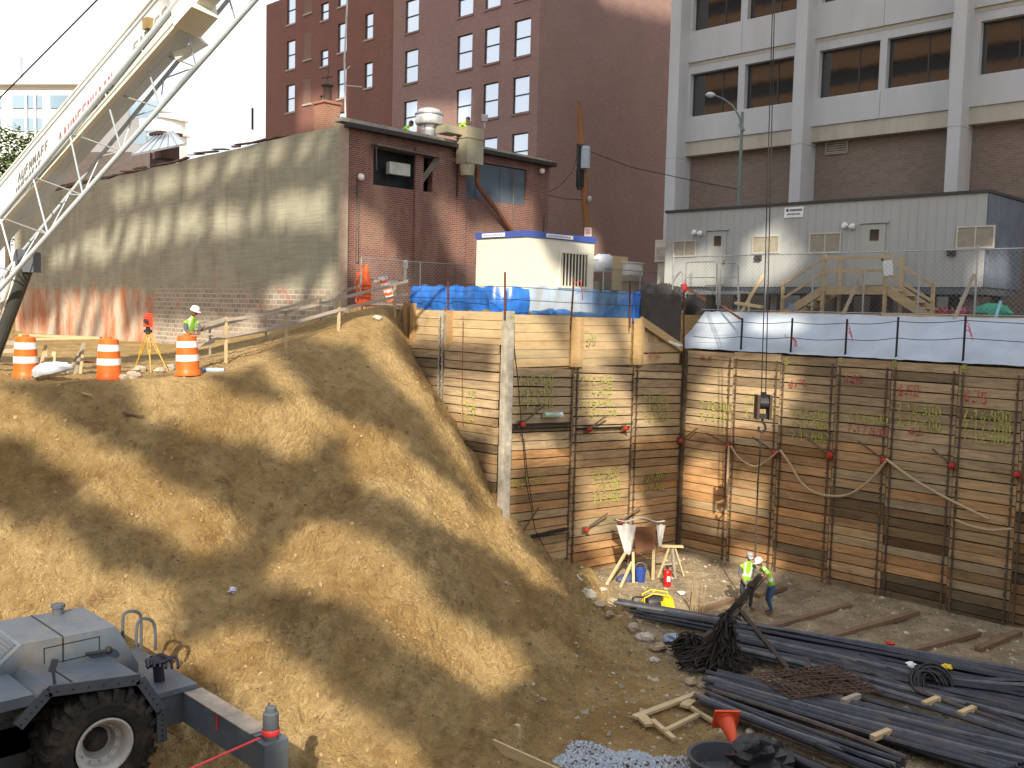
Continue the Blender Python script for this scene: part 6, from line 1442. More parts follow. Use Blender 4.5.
# tyre and rim
def wheel(cx, cy, cz, nm='wheel'):
    c = V(cx, cy, cz); e = bpy.data.objects.new(nm, None); SC.collection.objects.link(e); e.parent = cr; e.location = c-worldpos(cr)
    A = V(0, 1, 0); Rr = .93
    m = MB(); m.lathe([(.44, .02), (.50, -.03), (.66, -.05), (.80, .0), (.88, .06), (.885, .35), (.885, .66), (.80, .72), (.60, .75), (.44, .70)], c, A, 48)
    for k in range(22):
        for sd in (0, 1):
            a0 = 2*math.pi*(k+.5*sd)/22
            def pt(ang, r, y): return c+V(math.cos(ang)*r, y, math.sin(ang)*r)
            y0_, y1_ = (.02, .36) if sd == 0 else (.36, .70); s = .16
            n_ = 5; vs = []
            for j in range(n_+1):
                t = j/n_; yy = y0_+(y1_-y0_)*t; an = a0+(s*(1-t) if sd == 0 else s*t); rr = .945 if 0 < j < n_ else .925; 
                if (sd == 0 and j == 0) or (sd == 1 and j == n_): rr = .90
                for q_ in (0, 1):
                    for r_ in (.86, rr): vs.append(pt(an+q_*.10, r_, yy))
            fs = []
            for j in range(n_):
                b = j*4; e_ = b+4; fs += [(b+1, b+3, e_+3, e_+1), (b, b+1, e_+1, e_), (b+2, e_+2, e_+3, b+3)]
            fs += [(0, 2, 3, 1), (n_*4, n_*4+1, n_*4+3, n_*4+2)]; m.add(vs, fs)
        # sidewall shoulder lug
        a0 = 2*math.pi*k/22+.16; m.add([c+V(math.cos(a0+q_)*r, y, math.sin(a0+q_)*r) for q_ in (0, .10) for r, y in ((.945, .03), (.80, -.03), (.74, -.055), (.9, -.03))], [(0, 1, 2, 3), (4, 7, 6, 5), (0, 4, 5, 1), (1, 5, 6, 2), (2, 6, 7, 3), (3, 7, 4, 0)])
    obj('tyre', m, RUB, e, False)
    m = MB(); m.lathe([(.445, .0), (.455, -.045), (.43, -.05), (.40, -.03), (.36, .03), (.35, .16), (.33, .17), (.27, .19), (.26, .30), (.25, .34), (0, .34)], c, A, 40)
    for k in range(12): an = 2*math.pi*k/12; m.tube([c+V(math.cos(an)*.30, .18, math.sin(an)*.30), c+V(math.cos(an)*.30, .14, math.sin(an)*.30)], .018, 6)
    obj('rim', m, RIM, e, True)
    m = MB(); m.lathe([(0, .22), (.12, .22), (.17, .25), (.2, .335)], c, A, 20); obj('hub', m, RUB, e, True)
wc = P(104, 746, 15); wheel(wc.x, Y0, wc.z); wheel(wc.x, Y0+1.95, wc.z); wheel(wc.x-4.1, Y0, wc.z); wheel(wc.x-4.1, Y0+1.95, wc.z)
m = MB(); m.box((wc.x-6, Y0+.15, -7.2), (wc.x-2, Y0+2.5, -5.9)); m.box((wc.x-5.2, Y0+.4, -5.89), (wc.x-3, Y0+2.3, -5.2)); obj('front_body', m, CG, cr)
# outrigger beam, its jack and the red strap
xo0, xo1 = q0(184, 698).x, q0(199, 697).x; zt_ = pz-.10
m = MB(); m.box((xo0, Y0-2.3, zt_-.52), (xo1, Y0+.1, zt_)); og = obj('outrigger', m, CG, cr)
m = MB(); m.box((xo0-.03, Y0-2.2, zt_+.003), (xo1+.03, Y0-.05, zt_+.02)); obj('wear_plate', m, plain('rust worn plate', (.30, .26, .22), .6, .3, 4, .2, .1, (.25, .12, .06), .6), og)
jc = V((xo0+xo1)/2+.05, Y0-2.42, zt_); m = MB(); m.box((xo0-.02, jc.y-.17, zt_-1.35), (xo1+.12, jc.y+.115, zt_-.04)); obj('jack_housing', m, CG, og)
m = MB(); m.lathe([(.12, -.04), (.12, .36), (.085, .38), (.085, .45), (0, .46)], jc, Z0, 16); obj('jack_cylinder', m, CGD, og, True)
m = MB(); m.lathe([(.128, .03), (.135, .05), (.135, .10), (.128, .12)], jc, Z0, 16); a = V(xo0-.03, jc.y-.05, zt_+.05); m.bar(a, P(188, 770, 12.6), .05, .012); m.bar(a, a+V(-.0, 1.2, -.25), .03, .01) if False else None; obj('red_strap', m, plain('red strap', (.65, .04, .05), .5), og)
m = MB(); m.bar(V(xo0-.012, Y0-1.15, zt_-.02), V(xo0-.012, Y0-1.15, zt_-.26), .05, .012, V(1, 0, 0)); obj('red_mark', m, plain('red strap', (.65, .04, .05), .5), og)

# ------------------------------------------------------------------ white telescopic boom with swing-away lattice jib, upper left
BW = plain('boom white', (.60, .61, .60), .4, .05, 1.5, 0, .02, (.45, .42, .36), .3); BG = plain('boom grey', (.55, .62, .70), .45, .08, 1.5); BC = plain('boom cream', (.70, .69, .60), .45, .08, 2)
bo = thing('crane_boom', 'white telescopic crane boom with red and black lettering rising across the upper left', 'crane boom', P(-60, 300, 25))
def ln(p0, d0, p1, d1, t0, t1, n=1):
    a = P(p0[0], p0[1], d0); b = P(p1[0], p1[1], d1); return [a+(b-a)*(t0+(t1-t0)*k/n) for k in range(n+1)]
T0, T1 = -.75, 1.75
E1 = ln((0, 182), 24.6, (147, 7), 20.9, T0, T1); E2 = ln((5, 220), 24.4, (175, 29), 20.6, T0-.0, T1-.12); E3 = ln((0, 243), 25.3, (210, 10), 20.9, T0+.1, T1-.3)
E4 = [E1[k]+(E3[k]-E2[k]) for k in range(2)]
A_, B_ = E1[0], E1[1]; ax_ = (B_-A_).normalized()
# true box section: side vector from E1 to E2, depth vector from E2 to E3, made square to the axis
sv = (E2[0]-E1[0]); sv -= ax_*sv.dot(ax_); hgt = sv.length; sv.normalize()
dv = ax_.cross(sv).normalized(); 
if dv.dot(F0) < 0: dv = -dv
def sq(k0, k1, s0, s1, d0, d1, name, mat, par=bo, sm=False):
    m = MB(); a = A_+(B_-A_)*k0; b = A_+(B_-A_)*k1; l = (b-a)
    m.prism([a+sv*s0+dv*d0, a+sv*s1+dv*d0, a+sv*s1+dv*d1, a+sv*s0+dv*d1], l); return obj(name, m, mat, par)
kE = (1.0-T0)/(T1-T0)+.06      # where the outer section ends
sq(0, kE+.02, 0, hgt, 0, .48, 'base_section', BW); sq(kE+.021, 1, .08, hgt-.08, .06, .42, 'inner_section', BC)
sq(0, kE, hgt+.003, hgt+.05, -.03, .08, 'flange', BC); sq(0, kE, -.05, -.003, -.03, .3, 'flange', BC)
sq(0, kE, .10, .14, -.035, -.002, 'side_rib', BG); sq(0, kE, hgt-.12, hgt-.08, -.035, -.002, 'side_rib', BC)
sq(0, kE, hgt+.003, hgt+.02, .085, .27, 'belly_plate', BG); sq(0, kE, hgt+.003, hgt+.012, .28, .475, 'belly_plate', BG)  # blue-grey colour stands for the shade on the boom's underside
sq(kE-.012, kE+.025, -.07, hgt+.07, -.06, .54, 'collar', BC)
# marks on the side: too blurred to read, so slanted letter-like strokes
def marks(k0, k1, s0, s1, n, mat, seed, name='lettering'):
    rg = random.Random(seed); m = MB()
    for i in range(n):
        k = k0+(k1-k0)*i/n; kw = (k1-k0)/n; a = A_+(B_-A_)*k; l = (B_-A_)
        h = s1-s0; tp = rg.randint(0, 3); t = .035
        o = lambda u, v: a+l*(kw*u*.8)+sv*(s1-h*v)-dv*.006+l*(kw*.25*v)
        segs = {0: [((0,0),(0,1)),((0,1),(.7,1)),((0,.5),(.6,.5))], 1: [((0,0),(.4,1)),((.4,1),(.8,0))], 2: [((0,0),(0,1)),((0,0),(.7,0)),((.7,0),(.7,1))], 3: [((0,0),(0,1)),((0,1),(.7,0)),((.7,0),(.7,1))]}[tp]
        for p, q in segs: m.bar(o(*p), o(*q), .05, .006, dv)
    return obj(name, m, mat, bo)
bk_ = lambda t: (t-T0)/(T1-T0)
marks(bk_(.42), bk_(.78), hgt*.50, hgt*.80, 11, plain('boom red', (.36, .12, .14), .5), 3); marks(bk_(.13), bk_(.36), hgt*.34, hgt*.52, 8, plain('boom black', (.14, .14, .15), .5), 4); marks(bk_(.11), bk_(.30), hgt*.60, hgt*.74, 8, plain('boom black', (.14, .14, .15), .5), 5)
marks(bk_(.90), bk_(1.10), hgt*.45, hgt*.66, 5, plain('boom lettering grey', (.25, .24, .22), .5), 6)
# superstructure beyond the left edge that carries the boom
b0 = A_-R0*4.2; b0g = hz(b0.x, b0.y)
m = MB(); m.bar(b0+Z0*.2, A_+ax_*.6, .8, .7); m.box((b0.x-1.6, b0.y-1.3, -2.0+1.3), (b0.x+2.2, b0.y+1.3, -2.0+2.4)); m.box((b0.x-4, b0.y-1.25, -2.0+.75), (b0.x+4, b0.y+1.25, -2.0+1.28)); obj('superstructure', m, BW, bo)
for dx in (-3, -1.6, 1.8, 3.2):
    m = MB(); m.lathe([(.25, 0), (.5, 0), (.55, .1), (.55, .4), (.5, .5), (.25, .5)], V(b0.x+dx, b0.y-1.4, -1.45), V(0, 1, 0), 24); obj('wheel', m, RUB, bo)
# lift cylinder
m = MB(); top = P(27, 268, 24.4); bot = P(-12, 372, 24.8); m.tube([top.lerp(bot, .0), bot], .16, 14); obj('lift_cylinder', m, plain('cylinder dark', (.06, .065, .06), .4, .2, 2, .3), bo)
m = MB(); m.tube([P(20, 258, 24.3), P(8, 300, 24.5), P(-14, 366, 24.7)], .035, 8); m.tube([P(16, 262, 24.3), P(-4, 320, 24.6)], .05, 8); obj('cylinder_rod', m, BW, bo)
m = MB(); c = P(25, 258, 24.4); m.lathe([(0, -.2), (.2, -.2), (.2, .2), (0, .2)], c, dv, 14); m.obox(c-Z0*.1+R0*.15, R0*.15, F0*.2, Z0*.25); obj('knuckle', m, CGD, bo)
# lattice jib
jb = thing('lattice_jib', 'slender white tubular lattice jib stowed alongside the white boom', 'crane jib', P(60, 300, 24))
def chord(p0, d0, p1, d1, t0, t1): a = P(p0[0], p0[1], d0); b = P(p1[0], p1[1], d1); return lambda t: a+(b-a)*t
C1 = chord((0, 289), 24.0, (255, 0), 19.9, 0, 1); C2 = chord((0, 217), 23.9, (179, 0), 20.0, 0, 1)
def tx(C, x):  # parameter at pixel x
    lo, hi = -1.0, 2.0
    for _ in range(40):
        mid = (lo+hi)/2; p = C(mid); d = p.dot(CF); X_ = 512+FPX*p.dot(CR)/d
        if X_ < x: lo = mid
        else: hi = mid
    return lo
C4 = chord((14, 262), 24.7, (228, 0), 20.6, 0, 1)
WT = plain('jib white', (.46, .53, .60), .4, .08, 4)
for C, r in ((C1, .058), (C2, .058), (C4, .045)):
    m = MB(); m.tube([C(-.28), C(1.4)], r, 10); obj('chord', m, WT, jb, True)
n1 = [196, 160, 121.5, 83, 48, 15, -20]; n2 = [180, 141, 104.5, 69.5, 33, 0, -34]
for i in range(7):
    a = C2(tx(C2, n2[i])); b = C1(tx(C1, n1[i])); 
    m = MB(); m.tube([a, b], .022, 6); obj('brace', m, WT, jb)
    if i+1 < 7: m = MB(); m.tube([C2(tx(C2, n2[i+1])), b], .017, 6); obj('brace', m, PIPE, jb)
    if i+1 < 7: m = MB(); m.tube([b, C4(tx(C1, (n1[i]+n1[i+1])/2))], .016, 6); obj('brace', m, WT, jb)
    if i+1 < 7: m = MB(); m.tube([C4(tx(C1, (n1[i]+n1[i+1])/2)), C1(tx(C1, n1[i+1]))], .016, 6); obj('brace', m, WT, jb)
for x1_, x2_ in ((236, 216), (275, 262)):
    m = MB(); m.tube([C2(tx(C2, x2_)), C1(tx(C1, x1_))], .022, 6); obj('brace', m, WT, jb); 
m = MB(); c = P(198, 45, 20.6); m.prism([P(178, 20, 20.6), P(184, 24, 20.6), P(204, 43, 20.6), P(197, 47, 20.6), P(176, 60, 20.6), P(172, 52, 20.6), P(190, 44, 20.6)], dv*.12); obj('stow_bracket', m, BC, jb)
m = MB(); c = P(150, 24, 20.7); m.box(tuple(c-V(.12, .12, .12)), tuple(c+V(.14, .1, .1))); m.tube([c, c+R0*.3-Z0*.12], .05, 8); obj('latch', m, plain('latch brown', (.28, .20, .08), .6), jb)
m = MB(); m.tube([P(-20, 118, 30), P(105, -8, 27)], .022, 6); tag(obj('pendant_rope', m, BLACK), 'thin dark rope slanting across the sky at the upper left', 'rope')
# ------------------------------------------------------------------ people
SKIN = plain('skin', (.20, .10, .06), .6, .1); VEST = plain('lime vest', (.28, .62, .03), .6, .12, 6); REFL = plain('vest stripe', (.80, .82, .82), .35, .05)
JEAN = plain('blue jeans', (.05, .10, .23), .85, .2, 6); DKP = plain('dark trousers', (.05, .055, .075), .85, .2, 6); TEE = plain('grey tee shirt', (.10, .11, .13), .85, .15); BOOT = plain('work boots', (.14, .08, .04), .7, .2); GLOVE = plain('work gloves', (.30, .26, .2), .8)
HATW = plain('white hard hat', (.72, .73, .75), .35, .05); HAIRM = plain('dark hair', (.02, .015, .012), .8)
def skinned(verts, edges, radii, sub=2):
    me = bpy.data.meshes.new('tmp'); me.from_pydata([tuple(v) for v in verts], edges, [])
    o = bpy.data.objects.new('tmp', me); SC.collection.objects.link(o)
    md = o.modifiers.new('s', 'SKIN'); md.use_smooth_shade = True; md.branch_smoothing = .5
    for i, r in enumerate(radii): me.skin_vertices[0].data[i].radius = (r if isinstance(r, tuple) else (r, r)); me.skin_vertices[0].data[i].use_root = (i == 0)
    sb = o.modifiers.new('u', 'SUBSURF'); sb.levels = sub; sb.render_levels = sub
    bpy.context.view_layer.update(); dg = bpy.context.evaluated_depsgraph_get(); ev = o.evaluated_get(dg); t = ev.to_mesh()
    vs = [v.co.copy() for v in t.vertices]; fs = [tuple(p.vertices) for p in t.polygons]; ev.to_mesh_clear()
    bpy.data.objects.remove(o); bpy.data.meshes.remove(me); return vs, fs
def person(base, face, J, label, mats, hat='hard', stripes=True, group=None, scale=1.0):
    """J: joints in (right, forward, up) metres about base, facing the direction 'face'. mats: dict for torso, arm, fore, leg, boot"""
    f = Vector(face); f.z = 0; f.normalize(); r = Vector((f.y, -f.x, 0))
    W = lambda p: Vector(base)+(r*p[0]+f*p[1]+Z0*p[2])*scale
    t = thing('person', label, 'person', base, group)
    names = ['pelvis', 'waist', 'chest', 'neckb', 'neck', 'hipL', 'kneeL', 'ankL', 'toeL', 'hipR', 'kneeR', 'ankR', 'toeR', 'shL', 'elL', 'wrL', 'haL', 'shR', 'elR', 'wrR', 'haR']
    rad = dict(pelvis=(.155, .115), waist=(.14, .105), chest=(.17, .12), neckb=(.085, .075), neck=.055, hipL=.095, kneeL=.066, ankL=.046, toeL=.042, hipR=.095, kneeR=.066, ankR=.046, toeR=.042, shL=.068, elL=.045, wrL=.030, haL=.032, shR=.068, elR=.045, wrR=.030, haR=.032)
    ed = [('pelvis','waist'),('waist','chest'),('chest','neckb'),('neckb','neck'),('pelvis','hipL'),('hipL','kneeL'),('kneeL','ankL'),('ankL','toeL'),('pelvis','hipR'),('hipR','kneeR'),('kneeR','ankR'),('ankR','toeR'),
          ('chest','shL'),('shL','elL'),('elL','wrL'),('wrL','haL'),('chest','shR'),('shR','elR'),('elR','wrR'),('wrR','haR')]
    ix = {n: i for i, n in enumerate(names)}
    P_ = {n: W(J[n]) for n in names}
    vs, fs = skinned([P_[n] for n in names], [(ix[a], ix[b]) for a, b in ed], [tuple(q*scale for q in rad[n]) if isinstance(rad[n], tuple) else rad[n]*scale for n in names])
    zone = {}
    for a, b in ed:
        k = mats['torso']
        if 'neck' in b and a == 'neckb': k = 'skin'
        elif b[:3] in ('hip', 'kne', 'ank') or a[:3] in ('kne',): k = mats['leg']
        elif b.startswith('toe'): k = mats['boot']
        elif b.startswith('el'): k = mats['arm']
        elif b.startswith('wr'): k = mats['fore']
        elif b.startswith('ha'): k = mats['hand']
        zone[(a, b)] = k
    ml = [SKIN, VEST, REFL, JEAN, DKP, TEE, BOOT, GLOVE, HAIRM]; mi = dict(skin=0, vest=1, refl=2, jean=3, dark=4, tee=5, boot=6, glove=7)
    m = MB()
    tax = (P_['neckb']-P_['pelvis']); tl = tax.length; tax.normalize()
    def seg(p, a, b):
        d = b-a; u = max(0, min(1, (p-a).dot(d)/max(d.length_squared, 1e-9))); return (p-(a+d*u)).length
    m.v = [tuple(v) for v in vs]
    for fc in fs:
        c = sum((vs[i] for i in fc), Vector())/len(fc)
        best = min(ed, key=lambda e: seg(c, P_[e[0]], P_[e[1]])/( (rad[e[1]][0] if isinstance(rad[e[1]], tuple) else rad[e[1]])*scale))
        k = zone[best]
        if best in (('chest', 'shL'), ('chest', 'shR')): k = mats['torso']
        if k == 'vest' and stripes:
            h = (c-P_['pelvis']).dot(tax)/tl; sx = abs((c-P_['pelvis']).dot(r))/scale
            if .22 < h < .34 or (h > .34 and .075 < sx < .125): k = 'refl'
            elif h < -.02: k = mats['leg']
        m.f.append(fc); m.c.append((1, 1, 1)); m.mi.append(mi[k])
    # head with nose, ears and eyes in the same mesh
    hc = W(J['head']); hf = (W(J['look'])-hc).normalized(); hr = hf.cross(Z0).normalized(); hu = hr.cross(hf)
    s = scale
    def hp(x, y, z): return hc+hr*(x*s)+hf*(y*s)+hu*(z*s)
    def blob(c, rx, ry, rz, mi_, n=14, k=10):
        m.m = mi_; v = []; F = []
        for i in range(k+1):
            th = math.pi*i/k
            for j in range(n):
                ph = 2*math.pi*j/n; z = math.cos(th); w_ = math.sin(th)*(1-.16*max(0, -z)); v.append(hp(c[0]+w_*math.cos(ph)*rx, c[1]+w_*math.sin(ph)*ry, c[2]+z*rz))
        for i in range(k):
            for j in range(n): F.append((i*n+j, (i+1)*n+j, (i+1)*n+(j+1) % n, i*n+(j+1) % n))
        m.add(v, F)
    blob((0, 0, 0), .078, .098, .118, 0); blob((0, .10, -.015), .012, .018, .022, 0, 8, 6); blob((-.08, -.005, -.01), .012, .02, .032, 0, 8, 6); blob((.08, -.005, -.01), .012, .02, .032, 0, 8, 6)
    blob((-.032, .088, .01), .012, .008, .007, 8, 6, 4); blob((.032, .088, .01), .012, .008, .007, 8, 6, 4); blob((0, .088, -.058), .024, .008, .006, 8, 6, 4)
    # fingers: a palm block and five unequal curled digits on each hand, rooted in the wrist end
    for sd in ('L', 'R'):
        wr, ha = P_['wr'+sd], P_['ha'+sd]; d = (ha-wr).normalized(); sdv = d.cross(f).normalized() if abs(d.dot(f)) < .9 else r; nv = d.cross(sdv).normalized()
        m.m = mi[mats['hand']]
        for k, L_ in enumerate((.062, .072, .068, .052)):
            o = ha+sdv*((k-1.5)*.020*s); m.tube([o-d*.01, o+d*L_*.45*s-nv*.006*s, o+d*L_*.8*s-nv*.024*s, o+d*L_*.8*s-nv*.045*s], [.011*s, .010*s, .009*s, .007*s], 6)
        o = ha-d*.03*s-sdv*.03*s; m.tube([o, o-sdv*.025*s+d*.02*s-nv*.01*s, o-sdv*.03*s+d*.045*s-nv*.025*s], [.013*s, .011*s, .008*s], 6)
    m.m = 0
    ob_ = obj('body', m, ml, t, True)
    if hat == 'hard':
        h = MB(); prof = [(.128, .035), (.130, .045), (.115, .05), (.118, .09), (.10, .135), (.06, .165), (0, .172)]
        vs2 = []; n = 20
        h.lathe([(a*s, b*s) for a, b in prof], hc, hu, n)
        h.v = [tuple(Vector(v)+(hf*(.05*s*max(0, (Vector(v)-hc).dot(hf)/(.15*s))) if (Vector(v)-hc).dot(hu) < .047*s else Vector())) for v in h.v]
        obj('hard_hat', h, HATW if hat == 'hard' else hat, t, True)
    elif hat == 'cap':
        h = MB(); h.lathe([(.100*s, .03*s), (.102*s, .06*s), (.085*s, .11*s), (.04*s, .135*s), (0, .138*s)], hc, hu, 18); h.prism([hp(-.07, .07, .045), hp(.07, .07, .045), hp(.055, .165, .03), hp(-.055, .165, .03)], hu*.012); obj('cap', h, plain('grey cap', (.30, .31, .33), .7), t, True)
    else:
        h = MB(); h.lathe([(.092*s, .0), (.098*s, .05*s), (.08*s, .1*s), (.04*s, .13*s), (0, .135*s)], hc-hf*.012*s, hu, 16); obj('hair', h, HAIRM, t, True)
    return t
def gnd(px, py): 
    q = PZ(px, py, FLOOR+.05)
    for _ in range(3): q = PZ(px, py, hz(q.x, q.y))
    return q
# man in jeans, right: bent forward to the left towards the sheaf
g = gnd(767, 614); toL = (-R0-F0*.25)
J = dict(pelvis=(0, -.10, .92), waist=(0, -.06, 1.06), chest=(0, .10, 1.30), neckb=(0, .20, 1.45), neck=(0, .27, 1.51), head=(0, .34, 1.60), look=(0, 1.2, 1.15),
         hipL=(-.10, -.12, .84), kneeL=(-.13, .03, .47), ankL=(-.13, -.08, .08), toeL=(-.14, .10, .04), hipR=(.10, -.12, .84), kneeR=(.13, -.05, .46), ankR=(.13, -.20, .08), toeR=(.14, -.02, .04),
         shL=(-.19, .14, 1.36), elL=(-.22, .28, 1.14), wrL=(-.12, .50, 1.10), haL=(-.08, .57, 1.10), shR=(.19, .14, 1.36), elR=(.24, .26, 1.12), wrR=(.14, .48, 1.02), haR=(.10, .55, 1.00))
person(g, toL, J, 'man in blue jeans, lime vest and white hard hat bending over the dark sheaf', dict(torso='vest', arm='skin', fore='skin', hand='glove', leg='jean', boot='boot'), 'hard', scale=.93)
g2 = gnd(745, 610); J2 = dict(pelvis=(0, -.04, .93), waist=(0, -.03, 1.07), chest=(0, .04, 1.32), neckb=(0, .08, 1.48), neck=(0, .11, 1.55), head=(0, .13, 1.66), look=(.15, 1.0, 1.2),
         hipL=(-.10, -.04, .85), kneeL=(-.15, .08, .47), ankL=(-.17, -.02, .08), toeL=(-.20, .16, .04), hipR=(.10, -.04, .85), kneeR=(.14, .06, .47), ankR=(.17, -.08, .08), toeR=(.20, .08, .04),
         shL=(-.20, .06, 1.38), elL=(-.26, .10, 1.12), wrL=(-.20, .26, .92), haL=(-.18, .31, .87), shR=(.20, .06, 1.38), elR=(.28, .08, 1.12), wrR=(.20, .24, .95), haR=(.17, .30, .90))
person(g2, (-F0+R0*.25), J2, 'man in dark shirt, lime vest and grey cap facing the camera while holding the sheaf', dict(torso='vest', arm='tee', fore='skin', hand='glove', leg='dark', boot='boot'), 'cap', scale=.95)
# the dark sheaf of bars the two men hold
m = MB(); rg = random.Random(50); a0 = P(757, 580, 26.4); a1 = P(722, 628, 25.6); a1.z = FLOOR+.25
for k in range(46):
    o = V(rg.gauss(0, .05), rg.gauss(0, .05), rg.gauss(0, .04)); e = V(rg.gauss(0, .14), rg.gauss(0, .14), rg.gauss(0, .04)); m.tube(spl([a0+o+(a0-a1)*rg.uniform(-.02, .14), a0.lerp(a1, .5)+o*.9+Z0*-.05, a1+e], 4), .018, 5)
m.tube([a0.lerp(a1, .12)+V(-.02, 0, 0), a0.lerp(a1, .2)], .11, 12)
tag(obj('bar_sheaf', m, TG), 'dark sheaf of thin bars slanting from the men down to the tangle', 'sheaf')
# surveyor behind the right drum
g3 = P(189, 366, 25.6); g3.z = hz(g3.x, g3.y)
JS = dict(pelvis=(0, -.05, .93), waist=(0, -.03, 1.07), chest=(0, .06, 1.31), neckb=(0, .12, 1.46), neck=(0, .16, 1.53), head=(0, .20, 1.63), look=(-.1, 1.0, 1.30),
         hipL=(-.10, -.05, .85), kneeL=(-.12, .04, .47), ankL=(-.12, -.06, .08), toeL=(-.13, .12, .04), hipR=(.10, -.05, .85), kneeR=(.12, .02, .47), ankR=(.12, -.10, .08), toeR=(.13, .08, .04),
         shL=(-.20, .08, 1.36), elL=(-.24, .20, 1.12), wrL=(-.10, .40, 1.22), haL=(-.06, .46, 1.24), shR=(.20, .08, 1.36), elR=(.25, .16, 1.10), wrR=(.14, .38, 1.05), haR=(.10, .45, 1.06))
person(g3, (R0*.75-F0*.4), JS, 'surveyor in white hard hat and lime vest standing behind the right traffic drum', dict(torso='vest', arm='tee', fore='skin', hand='skin', leg='dark', boot='boot'), 'hard', scale=.98)
# two men working on the roof, mostly hidden by the roof edge
for k, (px, py, d) in enumerate(((405, 126, 39.6), (462, 122, 41.5))):
    c = P(px, py, d); gz = 6.38; base = V(c.x, c.y, gz)
    H = c.z-gz; 
    hh = H+.14
    J4 = dict(JS); sc = .98
    # crouching: thighs folded, back bent
    J4 = dict(pelvis=(0, -.22, hh-.55), waist=(0, -.16, hh-.43), chest=(0, .0, hh-.27), neckb=(0, .12, hh-.17), neck=(0, .17, hh-.12), head=(0, .24, hh-.05), look=(0, 1, hh-.5),
              hipL=(-.1, -.2, hh-.6), kneeL=(-.14, .18, max(.2, hh-.65)), ankL=(-.14, -.02, .08), toeL=(-.14, .14, .04), hipR=(.1, -.2, hh-.6), kneeR=(.14, .18, max(.2, hh-.65)), ankR=(.14, -.02, .08), toeR=(.14, .14, .04),
              shL=(-.19, .04, hh-.22), elL=(-.24, .22, hh-.42), wrL=(-.14, .42, hh-.5), haL=(-.12, .48, hh-.52), shR=(.19, .04, hh-.22), elR=(.24, .22, hh-.42), wrR=(.14, .42, hh-.5), haR=(.12, .48, hh-.52))
    person(base, R0, J4, ['crouching man in lime vest behind the roof edge, left of the ventilator', 'crouching man in lime vest behind the roof edge, left of the rusty duct'][k], dict(torso='vest', arm='vest', fore='skin', hand='glove', leg='jean', boot='boot'), 'none', False, None, 1.0)
# ------------------------------------------------------------------ behind the viewpoint: the tan building the office windows mirror, and an added shade plate
TAN = plain('tan cladding', (.42, .25, .13), .8, .08, .3); 
ab = thing('tan_building', 'tan banded office building across the street behind the viewpoint', 'building', V(-52, 60, -2))
m = MB(); m.box((-60, 28, -2), (-47, 96, 50)); obj('core', m, plain('mirror dark', (.05, .055, .05), .4), ab)
for k in range(12):
    m = MB(); m.box((-46.99, 27.8, -1+k*4.3), (-46.2, 96.2, 1.1+k*4.3)); obj('band', m, TAN, ab)
DB = 30.0
SH = Vector((SUND.x, SUND.y, 0)).normalized(); SU = Vector((SH.y, -SH.x, 0))*-1      # SU: to the right as seen from the camera
if SU.dot(R0) < 0: SU = -SU
TE = SUND.z/math.hypot(SUND.x, SUND.y)
